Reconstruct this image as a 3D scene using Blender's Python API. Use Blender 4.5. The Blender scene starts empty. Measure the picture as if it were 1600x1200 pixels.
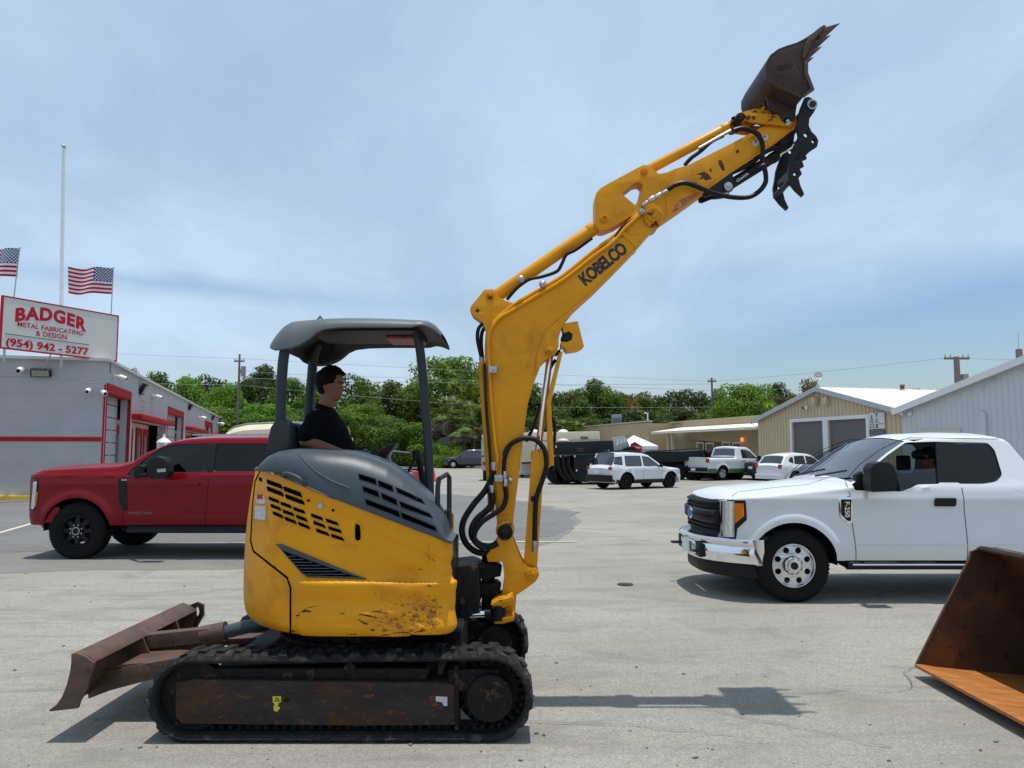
import bpy, bmesh, math, random
from mathutils import Vector, Matrix, noise
from mathutils.bvhtree import BVHTree
from mathutils.geometry import tessellate_polygon
R = math.radians
S = bpy.context.scene
COL = S.collection
# ---------------------------------------------------------------- camera
F = 1200.0; HC = 1.68; TH = math.atan(103/1200)
cd = bpy.data.cameras.new('camera'); cam = bpy.data.objects.new('camera', cd); COL.objects.link(cam)
cam.location = (0, 0, HC); cam.rotation_euler = (R(90)+TH, 0, 0)
cd.sensor_width = 36; cd.lens = 36*F/1600; cd.clip_start = .05; cd.clip_end = 3000
S.camera = cam
S.view_settings.view_transform = 'Standard'; S.view_settings.look = 'None'
S.view_settings.gamma = 1; S.view_settings.use_curve_mapping = False
S.view_settings.exposure = 0.17
# ---------------------------------------------------------------- sun + sky
SUN_DX, SUN_DY = -0.064, 0.008           # shadow shift per metre of height
sd = Vector((-SUN_DX, -SUN_DY, 1)).normalized()     # towards the sun
sl = bpy.data.lights.new('sun', 'SUN'); sl.energy = 3.6; sl.angle = R(.53); sl.color = (1, .965, .91)
so = bpy.data.objects.new('sun', sl); COL.objects.link(so)
so.rotation_euler = sd.to_track_quat('Z', 'Y').to_euler(); so.location = (0, 0, 30)
W = bpy.data.worlds.new('World'); S.world = W; W.use_nodes = True
def world():
    nt = W.node_tree; N = nt.nodes; L = nt.links; N.clear()
    out = N.new('ShaderNodeOutputWorld'); bg = N.new('ShaderNodeBackground'); L.new(bg.outputs[0], out.inputs[0])
    bg.inputs[1].default_value = .1
    sky = N.new('ShaderNodeTexSky'); sky.sky_type = 'NISHITA'; sky.sun_disc = False
    sky.sun_elevation = math.asin(sd.z); sky.sun_rotation = math.atan2(sd.x, sd.y); sky.altitude = 0
    sky.air_density = 1.3; sky.dust_density = 1.0; sky.ozone_density = 1.0
    tc = N.new('ShaderNodeTexCoord'); sx = N.new('ShaderNodeSeparateXYZ'); L.new(tc.outputs['Generated'], sx.inputs[0])
    def m(op, a, b=None, c=None, clamp=False):
        n = N.new('ShaderNodeMath'); n.operation = op; n.use_clamp = clamp
        for i, v in enumerate((a, b, c)):
            if v is None: continue
            if isinstance(v, (int, float)): n.inputs[i].default_value = v
            else: L.new(v, n.inputs[i])
        return n.outputs[0]
    X, Y, Z = sx.outputs[0], sx.outputs[1], sx.outputs[2]
    yy = m('MAXIMUM', Y, .05)
    az = m('DIVIDE', X, yy)          # tan azimuth
    el = m('DIVIDE', Z, yy)          # tan elevation
    # cloud layer coordinates: project on a high plane, softened near the horizon
    zz = m('ADD', m('MAXIMUM', Z, 0), .16)
    cx = m('DIVIDE', X, zz); cy = m('DIVIDE', Y, zz)
    cv = N.new('ShaderNodeCombineXYZ'); L.new(cx, cv.inputs[0]); L.new(cy, cv.inputs[1])
    def noi(vec, scale, det, rough, sxy=(1, 1, 1), loc=(0, 0, 0), rot=0, dist=0):
        mp = N.new('ShaderNodeMapping'); L.new(vec, mp.inputs[0]); mp.inputs['Scale'].default_value = sxy
        mp.inputs['Location'].default_value = loc; mp.inputs['Rotation'].default_value = (0, 0, rot)
        n = N.new('ShaderNodeTexNoise'); L.new(mp.outputs[0], n.inputs[0]); n.inputs['Scale'].default_value = scale
        n.inputs['Detail'].default_value = det; n.inputs['Roughness'].default_value = rough
        n.inputs['Distortion'].default_value = dist
        return n.outputs[0]
    n1 = noi(cv.outputs[0], .55, 5, .5, (1, .8, 1), (1.3, .4, 0), R(62), .5)
    n2 = noi(cv.outputs[0], 1.7, 8, .6, (1, .6, 1), (4.3, 2.4, 0), R(70), .7)
    nn = m('ADD', m('MULTIPLY', n1, .7), m('MULTIPLY', n2, .3))
    def band(v, c, w):   # 1 at c, 0 beyond w
        return m('SUBTRACT', 1, m('DIVIDE', m('ABSOLUTE', m('SUBTRACT', v, c)), w), clamp=True)
    # base cover: thin veil almost everywhere, opening low above the horizon
    cover = m('ADD', m('MULTIPLY', m('SUBTRACT', nn, .5), 1.6), .82)
    low = m('SUBTRACT', 1, m('DIVIDE', el, .17), clamp=True)
    cover = m('SUBTRACT', cover, m('MULTIPLY', m('POWER', low, .8), .62))
    # blue break at the right, low
    br = m('MULTIPLY', band(az, .66, .5), band(el, .13, .15)); cover = m('SUBTRACT', cover, m('MULTIPLY', br, 2.0))
    # thin blue streak at the left
    wob = m('MULTIPLY', m('SUBTRACT', n2, .5), .05)
    elc = m('ADD', m('ADD', el, m('MULTIPLY', az, .085)), wob)
    st = m('MULTIPLY', band(elc, .178, .022), band(az, -.42, .38)); cover = m('SUBTRACT', cover, m('MULTIPLY', st, .6))
    cover = m('MULTIPLY', cover, 1.0, clamp=True)
    cover = m('MINIMUM', cover, .95)
    n3 = noi(cv.outputs[0], 2.6, 9, .62, (1, .42, 1), (7.3, 1.4, 0), R(58), 1.1)
    wis = m('ADD', m('MULTIPLY', m('SUBTRACT', n1, .5), 1.5), m('MULTIPLY', m('SUBTRACT', n3, .5), 1.1))
    brt = m('ADD', m('MULTIPLY', wis, .30), 1.03)
    cc = N.new('ShaderNodeMix'); cc.data_type = 'RGBA'; L.new(low, cc.inputs[0])
    cc.inputs[6].default_value = (4.75, 6.1, 7.65, 1); cc.inputs[7].default_value = (6.0, 7.0, 8.0, 1)
    sk = N.new('ShaderNodeMix'); sk.data_type = 'RGBA'; sk.blend_type = 'MULTIPLY'; sk.inputs[0].default_value = 1
    cb = N.new('ShaderNodeVectorMath'); cb.operation = 'SCALE'; L.new(cc.outputs[2], cb.inputs[0]); L.new(brt, cb.inputs['Scale'])
    L.new(sky.outputs[0], sk.inputs[6]); sk.inputs[7].default_value = (.80, .93, 1.14, 1)
    mx = N.new('ShaderNodeMix'); mx.data_type = 'RGBA'; L.new(cover, mx.inputs[0]); L.new(sk.outputs[2], mx.inputs[6]); L.new(cb.outputs[0], mx.inputs[7])
    L.new(mx.outputs[2], bg.inputs[0])
world()
# ---------------------------------------------------------------- photo geometry helpers
def ray(px, py):
    u = (px-800)/F; v = (600-py)/F
    return Vector((u, math.cos(TH)-v*math.sin(TH), math.sin(TH)+v*math.cos(TH)))
def P(px, py, Y):
    d = ray(px, py); t = Y/d.y
    return Vector((d.x*t, Y, HC+d.z*t))
def G(px, py, z=0.0):
    d = ray(px, py); t = (z-HC)/d.z
    return Vector((d.x*t, d.y*t, z))
# ---------------------------------------------------------------- object helpers
OFF = {}
def tag(o, label=None, cat=None, group=None, kind=None):
    if label: o['label'] = label
    if cat: o['category'] = cat
    if group: o['group'] = group
    if kind: o['kind'] = kind
    return o
def thing(name, loc, label, cat, group=None, rz=0):
    o = bpy.data.objects.new(name, None); COL.objects.link(o); o.location = loc; o.rotation_euler = (0, 0, rz)
    o.empty_display_size = .2
    OFF[o.name] = Matrix.Translation(Vector(loc)) @ Matrix.Rotation(rz, 4, 'Z')
    return tag(o, label, cat, group)
class MB:
    def __init__(s): s.b = bmesh.new()
    def face(s, pts, mi=0):
        vs = [s.b.verts.new(p) for p in pts]
        f = s.b.faces.new(vs); f.material_index = mi; return f
    def box(s, lo, hi, mi=0, M=None):
        x0, y0, z0 = lo; x1, y1, z1 = hi
        c = [Vector(p) for p in ((x0,y0,z0),(x1,y0,z0),(x1,y1,z0),(x0,y1,z0),(x0,y0,z1),(x1,y0,z1),(x1,y1,z1),(x0,y1,z1))]
        if M: c = [M @ p for p in c]
        v = [s.b.verts.new(p) for p in c]
        for q in ((0,3,2,1),(4,5,6,7),(0,1,5,4),(1,2,6,5),(2,3,7,6),(3,0,4,7)):
            f = s.b.faces.new([v[i] for i in q]); f.material_index = mi
        return s
    def prism(s, loops, f0, f1, mi=0):
        """loops: list of 2-D outlines (first outer, rest holes); f0/f1 map a 2-D point to a 3-D point on the two caps"""
        idx = []; A = []; B = []
        for lp in loops:
            a = [s.b.verts.new(f0(p)) for p in lp]; b = [s.b.verts.new(f1(p)) for p in lp]
            n = len(lp)
            for i in range(n):
                j = (i+1) % n
                f = s.b.faces.new((a[i], a[j], b[j], b[i])); f.material_index = mi
            A += a; B += b
        tri = tessellate_polygon([[Vector((p[0], p[1], 0)) for p in lp] for lp in loops])
        for t in tri:
            for V in (A, B):
                try:
                    f = s.b.faces.new([V[i] for i in t]); f.material_index = mi
                except ValueError: pass
        return s
    def plate(s, px, Y0, Y1, holes=(), Yp=None, mi=0):
        """outline traced in the photo at depth Yp (default Y0), a plate between depths Y0 and Y1"""
        Yp = Y0 if Yp is None else Yp
        w = [[(lambda q: (q.x, q.z))(P(x, y, Yp)) for x, y in lp] for lp in [px]+list(holes)]
        return s.prism(w, lambda p: (p[0], Y0, p[1]), lambda p: (p[0], Y1, p[1]), mi)
    def cyl(s, p0, p1, r0, r1=None, seg=16, caps=True, mi=0):
        p0 = Vector(p0); p1 = Vector(p1); r1 = r0 if r1 is None else r1
        q = (p1-p0).to_track_quat('Z', 'Y').to_matrix()
        A = []; B = []
        for i in range(seg):
            a = 2*math.pi*i/seg; d = q @ Vector((math.cos(a), math.sin(a), 0))
            A.append(s.b.verts.new(p0+d*r0)); B.append(s.b.verts.new(p1+d*r1))
        for i in range(seg):
            j = (i+1) % seg; f = s.b.faces.new((A[i], A[j], B[j], B[i])); f.material_index = mi
        if caps:
            s.b.faces.new(A[::-1]).material_index = mi; s.b.faces.new(B).material_index = mi
        return s
    def lathe(s, prof, M, seg=32, mi=0):
        """prof: (r, h) pairs round local Z; M places it"""
        rings = []
        for r, h in prof:
            rings.append([s.b.verts.new(M @ Vector((r*math.cos(2*math.pi*i/seg), r*math.sin(2*math.pi*i/seg), h))) for i in range(seg)])
        for a, b in zip(rings, rings[1:]):
            for i in range(seg):
                j = (i+1) % seg; s.b.faces.new((a[i], a[j], b[j], b[i])).material_index = mi
        return s
    def tube(s, pts, r, seg=8, caps=True, smooth=0, mi=0, rz=None):
        pts = [Vector(p) for p in pts]
        if smooth: pts = spline(pts, smooth)
        n = len(pts); up = Vector((0, 1, .01)).normalized(); rings = []
        for i, p in enumerate(pts):
            t = (pts[min(i+1, n-1)]-pts[max(i-1, 0)]).normalized()
            if t.length < 1e-6: t = Vector((0, 0, 1))
            a = t.cross(up)
            if a.length < 1e-3: a = t.cross(Vector((1, 0, 0)))
            a.normalize(); b = t.cross(a); up = -b if (-b).dot(up) > 0 else b
            rr = r[i] if isinstance(r, (list, tuple)) and len(r) == n else (r if not isinstance(r, (list, tuple)) else r[0]+(r[1]-r[0])*i/(n-1))
            rings.append([s.b.verts.new(p+(a*math.cos(2*math.pi*k/seg)+up*math.sin(2*math.pi*k/seg))*rr) for k in range(seg)])
        for A, B in zip(rings, rings[1:]):
            for k in range(seg):
                j = (k+1) % seg; s.b.faces.new((A[k], A[j], B[j], B[k])).material_index = mi
        if caps:
            s.b.faces.new(rings[0][::-1]).material_index = mi; s.b.faces.new(rings[-1]).material_index = mi
        return s
    def grid(s, rows, closed_u=False, closed_v=False, mi=0):
        V = [[s.b.verts.new(p) for p in row] for row in rows]
        nr = len(V); nc = len(V[0])
        for i in range(nr if closed_v else nr-1):
            for j in range(nc if closed_u else nc-1):
                q = (V[i][j], V[i][(j+1) % nc], V[(i+1) % nr][(j+1) % nc], V[(i+1) % nr][j])
                try: s.b.faces.new(q).material_index = mi
                except ValueError: pass
        return V
    def ball(s, c, r, seg=12, rings=8, sc=(1, 1, 1), mi=0):
        c = Vector(c); rows = []
        for i in range(rings+1):
            t = math.pi*i/rings
            rows.append([c+Vector((r*sc[0]*math.sin(t)*math.cos(2*math.pi*k/seg), r*sc[1]*math.sin(t)*math.sin(2*math.pi*k/seg), r*sc[2]*math.cos(t))) for k in range(seg)])
        s.grid(rows, closed_u=True, mi=mi)
        return s
    def build(s, name, mat, parent=None, bevel=0, seg=2, angle=35, weld=True, local=False):
        b = s.b
        if weld: bmesh.ops.remove_doubles(b, verts=b.verts, dist=1e-5)
        bmesh.ops.recalc_face_normals(b, faces=b.faces)
        if bevel:
            b.normal_update()
            ed = [e for e in b.edges if len(e.link_faces) == 2 and e.calc_face_angle(0) > R(30)]
            try: bmesh.ops.bevel(b, geom=ed, offset=bevel, segments=seg, profile=.6, affect='EDGES', clamp_overlap=True)
            except Exception: pass
        b.normal_update()
        for f in b.faces: f.smooth = True
        for e in b.edges:
            if len(e.link_faces) != 2 or e.calc_face_angle(0) > R(angle): e.smooth = False
        me = bpy.data.meshes.new(name); 
        if parent is not None and not local:
            M = OFF[parent.name]; me_m = M.inverted(); b.transform(me_m)
        b.to_mesh(me); b.free()
        for mm in (mat if isinstance(mat, (list, tuple)) else [mat]): me.materials.append(mm)
        o = bpy.data.objects.new(name, me); COL.objects.link(o)
        if parent is not None:
            o.parent = parent; OFF[o.name] = OFF[parent.name]
        else: OFF[o.name] = Matrix.Identity(4)
        return o
def spline(pts, n=6):
    out = []
    for i in range(len(pts)-1):
        p0 = pts[max(i-1, 0)]; p1 = pts[i]; p2 = pts[i+1]; p3 = pts[min(i+2, len(pts)-1)]
        for k in range(n):
            t = k/n
            out.append(.5*((2*p1)+(-p0+p2)*t+(2*p0-5*p1+4*p2-p3)*t*t+(-p0+3*p1-3*p2+p3)*t**3))
    out.append(pts[-1]); return out
def recenter(o, loc):
    """give a single-mesh thing its origin at its base"""
    loc = Vector(loc); o.data.transform(Matrix.Translation(-loc)); o.location = loc; OFF[o.name] = Matrix.Translation(loc); return o
def copy_tree(o, parent=None):
    c = o.copy(); COL.objects.link(c)
    if parent is not None: c.parent = parent
    OFF[c.name] = OFF.get(o.name, Matrix.Identity(4))
    for ch in [x for x in bpy.data.objects if x.parent == o]: copy_tree(ch, c)
    return c
def bvh_of(o, M):
    me = o.data
    return BVHTree.FromPolygons([M @ v.co for v in me.vertices], [p.vertices[:] for p in me.polygons])
def hit(bvhs, px, py, fallbackY=5):
    d = ray(px, py).normalized(); best = None
    for t in bvhs:
        h = t.ray_cast(Vector((0, 0, HC)), d)
        if h[0] is not None and (best is None or h[3] < best[3]): best = h
    if best is None: return P(px, py, fallbackY), Vector((0, -1, 0))
    n = best[1]
    if n.dot(d) > 0: n = -n
    return best[0], n
def dens(poly, step=6, closed=True):
    out = []; n = len(poly)
    for i in range(n if closed else n-1):
        a = poly[i]; b = poly[(i+1) % n]; k = max(1, int(math.dist(a, b)/step))
        for j in range(k): out.append((a[0]+(b[0]-a[0])*j/k, a[1]+(b[1]-a[1])*j/k))
    if not closed: out.append(poly[-1])
    return out
def decal(bv, poly, mat, name, parent, up=.004, down=.01, step=6, holes=(), fb=5, bevel=0, mb=None, mi=0):
    """a thin plate laid on a built surface where the photo shows it"""
    m = mb or MB()
    lps = [dens(poly, step)]+[dens(h, step) for h in holes]
    cache = {}
    def g(p):
        if p not in cache: cache[p] = hit(bv, p[0], p[1], fb)
        return cache[p]
    m.prism(lps, lambda p: g(p)[0]+g(p)[1]*up, lambda p: g(p)[0]-g(p)[1]*down, mi)
    if mb is None: return m.build(name, mat, parent, bevel=bevel)
def seam(bv, pts, r, mat, name, parent, step=8, fb=5, mb=None, out=0.0):
    m = mb or MB(); q = []
    for p in dens(pts, step, False):
        h, n = hit(bv, p[0], p[1], fb); q.append(h+n*out)
    m.tube(q, r, seg=6)
    if mb is None: return m.build(name, mat, parent)
_txt = {}
def text(body, fmap, name, mat, parent, bold=.0, spacing=1, th=.004, font=None, mb=None):
    """lettering: u along the line 0..1, v up the letter height 0..1 (capitals), fmap(u, v, w) -> world point"""
    c = bpy.data.curves.new('lettering', 'FONT'); c.body = body; c.size = 1; c.offset = bold; c.extrude = .5; c.space_character = spacing
    c.resolution_u = 3
    o = bpy.data.objects.new('lettering', c); COL.objects.link(o)
    dg = bpy.context.evaluated_depsgraph_get(); me = bpy.data.meshes.new_from_object(o.evaluated_get(dg))
    bpy.data.objects.remove(o); bpy.data.curves.remove(c)
    xs = [v.co.x for v in me.vertices]; x0, x1 = min(xs), max(xs)
    b = bmesh.new(); b.from_mesh(me); bpy.data.meshes.remove(me)
    for v in b.verts: v.co = fmap((v.co.x-x0)/(x1-x0), v.co.y/.69, v.co.z*th)
    m = MB(); m.b.free(); m.b = b
    return m.build(name, mat, parent, weld=False)
# ---------------------------------------------------------------- materials
def mat(name, col, rough=.5, metal=0., var=.12, scale=4., bump=0., bscale=40., spots=None, coat=0., spec=.5, grad=None, alpha=None, aniso=(1, 1, 1), fine=0.):
    """spots: list of (colour, noise scale, threshold, softness, rough) layered patches with shapes of their own"""
    m = bpy.data.materials.new(name); m.use_nodes = True; nt = m.node_tree; N = nt.nodes; L = nt.links
    b = N['Principled BSDF']; b.inputs['Roughness'].default_value = rough; b.inputs['Metallic'].default_value = metal
    b.inputs['Coat Weight'].default_value = coat; b.inputs['Coat Roughness'].default_value = .06
    b.inputs['Specular IOR Level'].default_value = spec
    tc = N.new('ShaderNodeTexCoord'); mp = N.new('ShaderNodeMapping'); L.new(tc.outputs['Object'], mp.inputs[0]); mp.inputs['Scale'].default_value = aniso
    vec = mp.outputs[0]
    def noi(sc, det=5, ro=.6, dist=0.):
        n = N.new('ShaderNodeTexNoise'); L.new(vec, n.inputs[0]); n.inputs['Scale'].default_value = sc; n.inputs['Detail'].default_value = det
        n.inputs['Roughness'].default_value = ro; n.inputs['Distortion'].default_value = dist; return n.outputs[0]
    def rng(s, a, b_, c, d):
        n = N.new('ShaderNodeMapRange'); L.new(s, n.inputs[0]); n.inputs[1].default_value = a; n.inputs[2].default_value = b_
        n.inputs[3].default_value = c; n.inputs[4].default_value = d; n.clamp = True; return n.outputs[0]
    cur = None
    mx = N.new('ShaderNodeMix'); mx.data_type = 'RGBA'
    lo = [max(0, c*(1-var)) for c in col]; hi = [min(1, c*(1+var)) for c in col]
    mx.inputs[6].default_value = (*lo, 1); mx.inputs[7].default_value = (*hi, 1)
    L.new(rng(noi(scale), .3, .7, 0, 1), mx.inputs[0]); cur = mx.outputs[2]
    if fine:
        f = N.new('ShaderNodeMix'); f.data_type = 'RGBA'; f.blend_type = 'MULTIPLY'; f.inputs[0].default_value = 1; L.new(cur, f.inputs[6])
        g = rng(noi(90, 3), .3, .7, 1-fine, 1+fine); L.new(g, f.inputs[7]); cur = f.outputs[2]
    rg = None
    for (sc_, ns, th, soft, rr) in (spots or []):
        k = rng(noi(ns, 8, .62, .3), th, th+soft, 0, 1)
        x = N.new('ShaderNodeMix'); x.data_type = 'RGBA'; L.new(k, x.inputs[0]); L.new(cur, x.inputs[6]); x.inputs[7].default_value = (*sc_, 1); cur = x.outputs[2]
        r_ = N.new('ShaderNodeMix'); L.new(k, r_.inputs[0])
        if rg is None: r_.inputs[2].default_value = rough
        else: L.new(rg, r_.inputs[2])
        r_.inputs[3].default_value = rr; rg = r_.outputs[0]
    L.new(cur, b.inputs['Base Color'])
    if rg is not None: L.new(rg, b.inputs['Roughness'])
    if bump:
        bp = N.new('ShaderNodeBump'); bp.inputs['Strength'].default_value = bump; bp.inputs['Distance'].default_value = .01
        L.new(noi(bscale, 4), bp.inputs['Height']); L.new(bp.outputs[0], b.inputs['Normal'])
    return m
def glass_mat(name, tint, refl=.06, rough=.02):
    m = bpy.data.materials.new(name); m.use_nodes = True; nt = m.node_tree; N = nt.nodes; L = nt.links; N.remove(N['Principled BSDF'])
    out = N['Material Output']; t = N.new('ShaderNodeBsdfTransparent'); t.inputs[0].default_value = (*tint, 1)
    g = N.new('ShaderNodeBsdfGlossy'); g.inputs['Roughness'].default_value = rough
    fr = N.new('ShaderNodeFresnel'); fr.inputs[0].default_value = 1.5
    mth = N.new('ShaderNodeMath'); mth.operation = 'ADD'; L.new(fr.outputs[0], mth.inputs[0]); mth.inputs[1].default_value = refl
    mx = N.new('ShaderNodeMixShader'); L.new(mth.outputs[0], mx.inputs[0]); L.new(t.outputs[0], mx.inputs[1]); L.new(g.outputs[0], mx.inputs[2]); L.new(mx.outputs[0], out.inputs[0])
    return m
RUSTC = (.16, .055, .022)
M = dict(
 yellow=mat('yellow_paint', (.70, .292, .001), .42, var=.09, scale=3.5, bump=.08, bscale=16, spec=.3,
    spots=[((.50, .19, .008), 3, .54, .16, .6), ((.09, .035, .012), 17, .715, .015, .8), ((.10, .05, .02), 60, .70, .03, .8)]),
 yellow_worn=mat('worn_yellow_paint', (.62, .255, .002), .5, var=.1, scale=5, bump=.15, bscale=30, spec=.2,
    spots=[((.45, .18, .015), 9, .50, .1, .7), ((.10, .035, .015), 20, .565, .02, .85), ((.03, .02, .015), 50, .66, .03, .85)]),
 black=mat('black_plastic', (.012, .012, .013), .5, var=.2, scale=8, bump=.05, spec=.22),
 blackpaint=mat('black_steel', (.012, .012, .014), .45, var=.3, scale=5, bump=.08, spec=.25, spots=[((.06, .045, .035), 14, .63, .06, .8)]),
 grease=mat('greasy_black_steel', (.010, .009, .009), .6, var=.4, scale=12, bump=.3, spec=.15, spots=[((.07, .04, .025), 18, .58, .06, .8)]),
 grey=mat('dark_grey_plastic', (.050, .066, .078), .40, var=.10, scale=3, bump=.12, bscale=180, fine=.10, spec=.35),
 canopygrey=mat('lighter_grey_plastic', (.095, .108, .112), .42, var=.12, scale=3, bump=.1, bscale=180, fine=.08, spec=.4),  # canopy grey, a lighter tone than the engine cover
 greypost=mat('dark_grey_steel', (.024, .031, .038), .4, spec=.3, var=.1, scale=3, bump=.05),
 rubber=mat('track_rubber', (.020, .019, .019), .8, spec=.15, var=.25, scale=14, bump=.3, bscale=60, spots=[((.11, .10, .09), 7, .56, .14, .9), ((.07, .065, .06), 30, .6, .1, .9)]),
 tyre=mat('tyre_rubber', (.011, .011, .011), .85, spec=.12, var=.2, scale=10, bump=.2),
 hose=mat('black_rubber_hose', (.009, .009, .010), .45, var=.2, scale=20, bump=.1, spec=.2),
 chrome=mat('chrome', (.82, .82, .84), .09, 1., var=.03),
 steel=mat('galvanised_steel', (.42, .42, .43), .4, 1., var=.2, scale=30, bump=.1),
 alloy=mat('brushed_alloy', (.72, .72, .74), .3, 1., var=.06, scale=10),
 frame=mat('rusty_track_frame', (.036, .031, .029), .75, spec=.15, var=.3, scale=6, bump=.35, bscale=50, aniso=(.6, 1, 1.6),
    spots=[((.075, .036, .02), 5, .48, .18, .9), ((.15, .058, .022), 26, .58, .08, .9)]),
 rust=mat('rusty_steel', (.082, .044, .028), .62, var=.35, scale=5, bump=.35, bscale=50, spots=[((.13, .062, .034), 9, .54, .12, .8), ((.26, .24, .21), 30, .66, .05, .5), ((.03, .018, .014), 14, .58, .1, .6)]),
 rustdark=mat('dark_worn_steel', (.045, .027, .023), .5, spec=.25, var=.3, scale=6, bump=.25, bscale=60, spots=[((.13, .05, .025), 8, .58, .1, .8)]),
 bucketinside=mat('brown_rust_inside', (.075, .036, .022), .6, spec=.2, var=.3, scale=3, bump=.3, bscale=40, spots=[((.17, .065, .02), 3, .52, .2, .7), ((.03, .018, .014), 9, .58, .1, .6), ((.24, .16, .10), 26, .68, .05, .6)]),
 bucketpaint=mat('worn_orange_rust', (.36, .13, .025), .5, var=.3, scale=4, bump=.2, bscale=30, aniso=(1, 5, 1), spots=[((.50, .21, .04), 6, .54, .14, .5), ((.20, .17, .15), 14, .62, .05, .4), ((.16, .06, .03), 20, .66, .05, .8)]),
 red=mat('red_car_paint', (.185, .002, .007), .32, var=.04, coat=.4, spec=.08),
 white=mat('white_car_paint', (.66, .68, .70), .3, var=.02, coat=.5, spec=.3),
 darkcar=mat('dark_grey_car_paint', (.028, .03, .034), .3, var=.05, coat=1.),
 blackcar=mat('black_car_paint', (.012, .013, .018), .3, var=.05, coat=1.),
 maroon=mat('maroon_car_paint', (.09, .01, .015), .3, var=.05, coat=1.),
 silver=mat('silver_car_paint', (.36, .38, .40), .3, .4, var=.05, coat=.8),
 green=mat('green_lower_paint', (.03, .12, .025), .4, var=.1),
 cream=mat('cream_paint', (.62, .54, .40), .4, var=.05),
 interior=mat('dark_interior', (.012, .012, .013), .9, var=.2, spec=.08),
 seat=mat('grey_seat_cloth', (.06, .06, .065), .8, var=.2),
 glass=glass_mat('tinted_glass', (.30, .36, .38), .01),
 glassclear=glass_mat('clear_glass', (.62, .70, .70), .04),
 glassdark=mat('dark_window_glass', (.015, .02, .025), .06, var=.1, spec=.9, coat=.6),
 redlens=mat('red_lens', (.45, .01, .01), .15, var=.1, coat=1),
 amber=mat('amber_lens', (.75, .20, .01), .15, var=.1, coat=1),
 lens=mat('clear_lens', (.55, .58, .6), .12, .4, var=.25, scale=30, coat=1),
 skin=mat('skin', (.25, .115, .075), .65, spec=.12, var=.08, scale=20),
 hair=mat('black_hair', (.007, .006, .006), .85, var=.5, scale=60, bump=.8, bscale=160, spec=.1),
 shirt=mat('black_shirt_cloth', (.006, .006, .007), .9, spec=.06, var=.2, scale=20, bump=.1),
 trousers=mat('dark_trousers_cloth', (.02, .022, .03), .85, var=.2),
 whitepaint=mat('white_paint', (.75, .75, .74), .5, var=.05),
 redpaint=mat('red_trim_paint', (.42, .016, .022), .6, spec=.1, var=.1, scale=6),
 yellowline=mat('yellow_kerb_paint', (.72, .48, .05), .7, var=.15, scale=6),
 decaltext=mat('black_lettering', (.012, .014, .016), .5, var=.1),
 redtext=mat('red_lettering', (.48, .02, .045), .6, spec=.1, var=.05),
 wood=mat('weathered_pole_wood', (.16, .12, .10), .85, var=.25, scale=6, bump=.3, aniso=(4, 4, .4)),
 wire=mat('power_cable', (.25, .25, .24), .6, var=.1),
 blue=mat('blue_painted_steel', (.02, .16, .40), .5, var=.15),
 orange=mat('orange_plastic', (.75, .10, .03), .5, var=.1),
)
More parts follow.
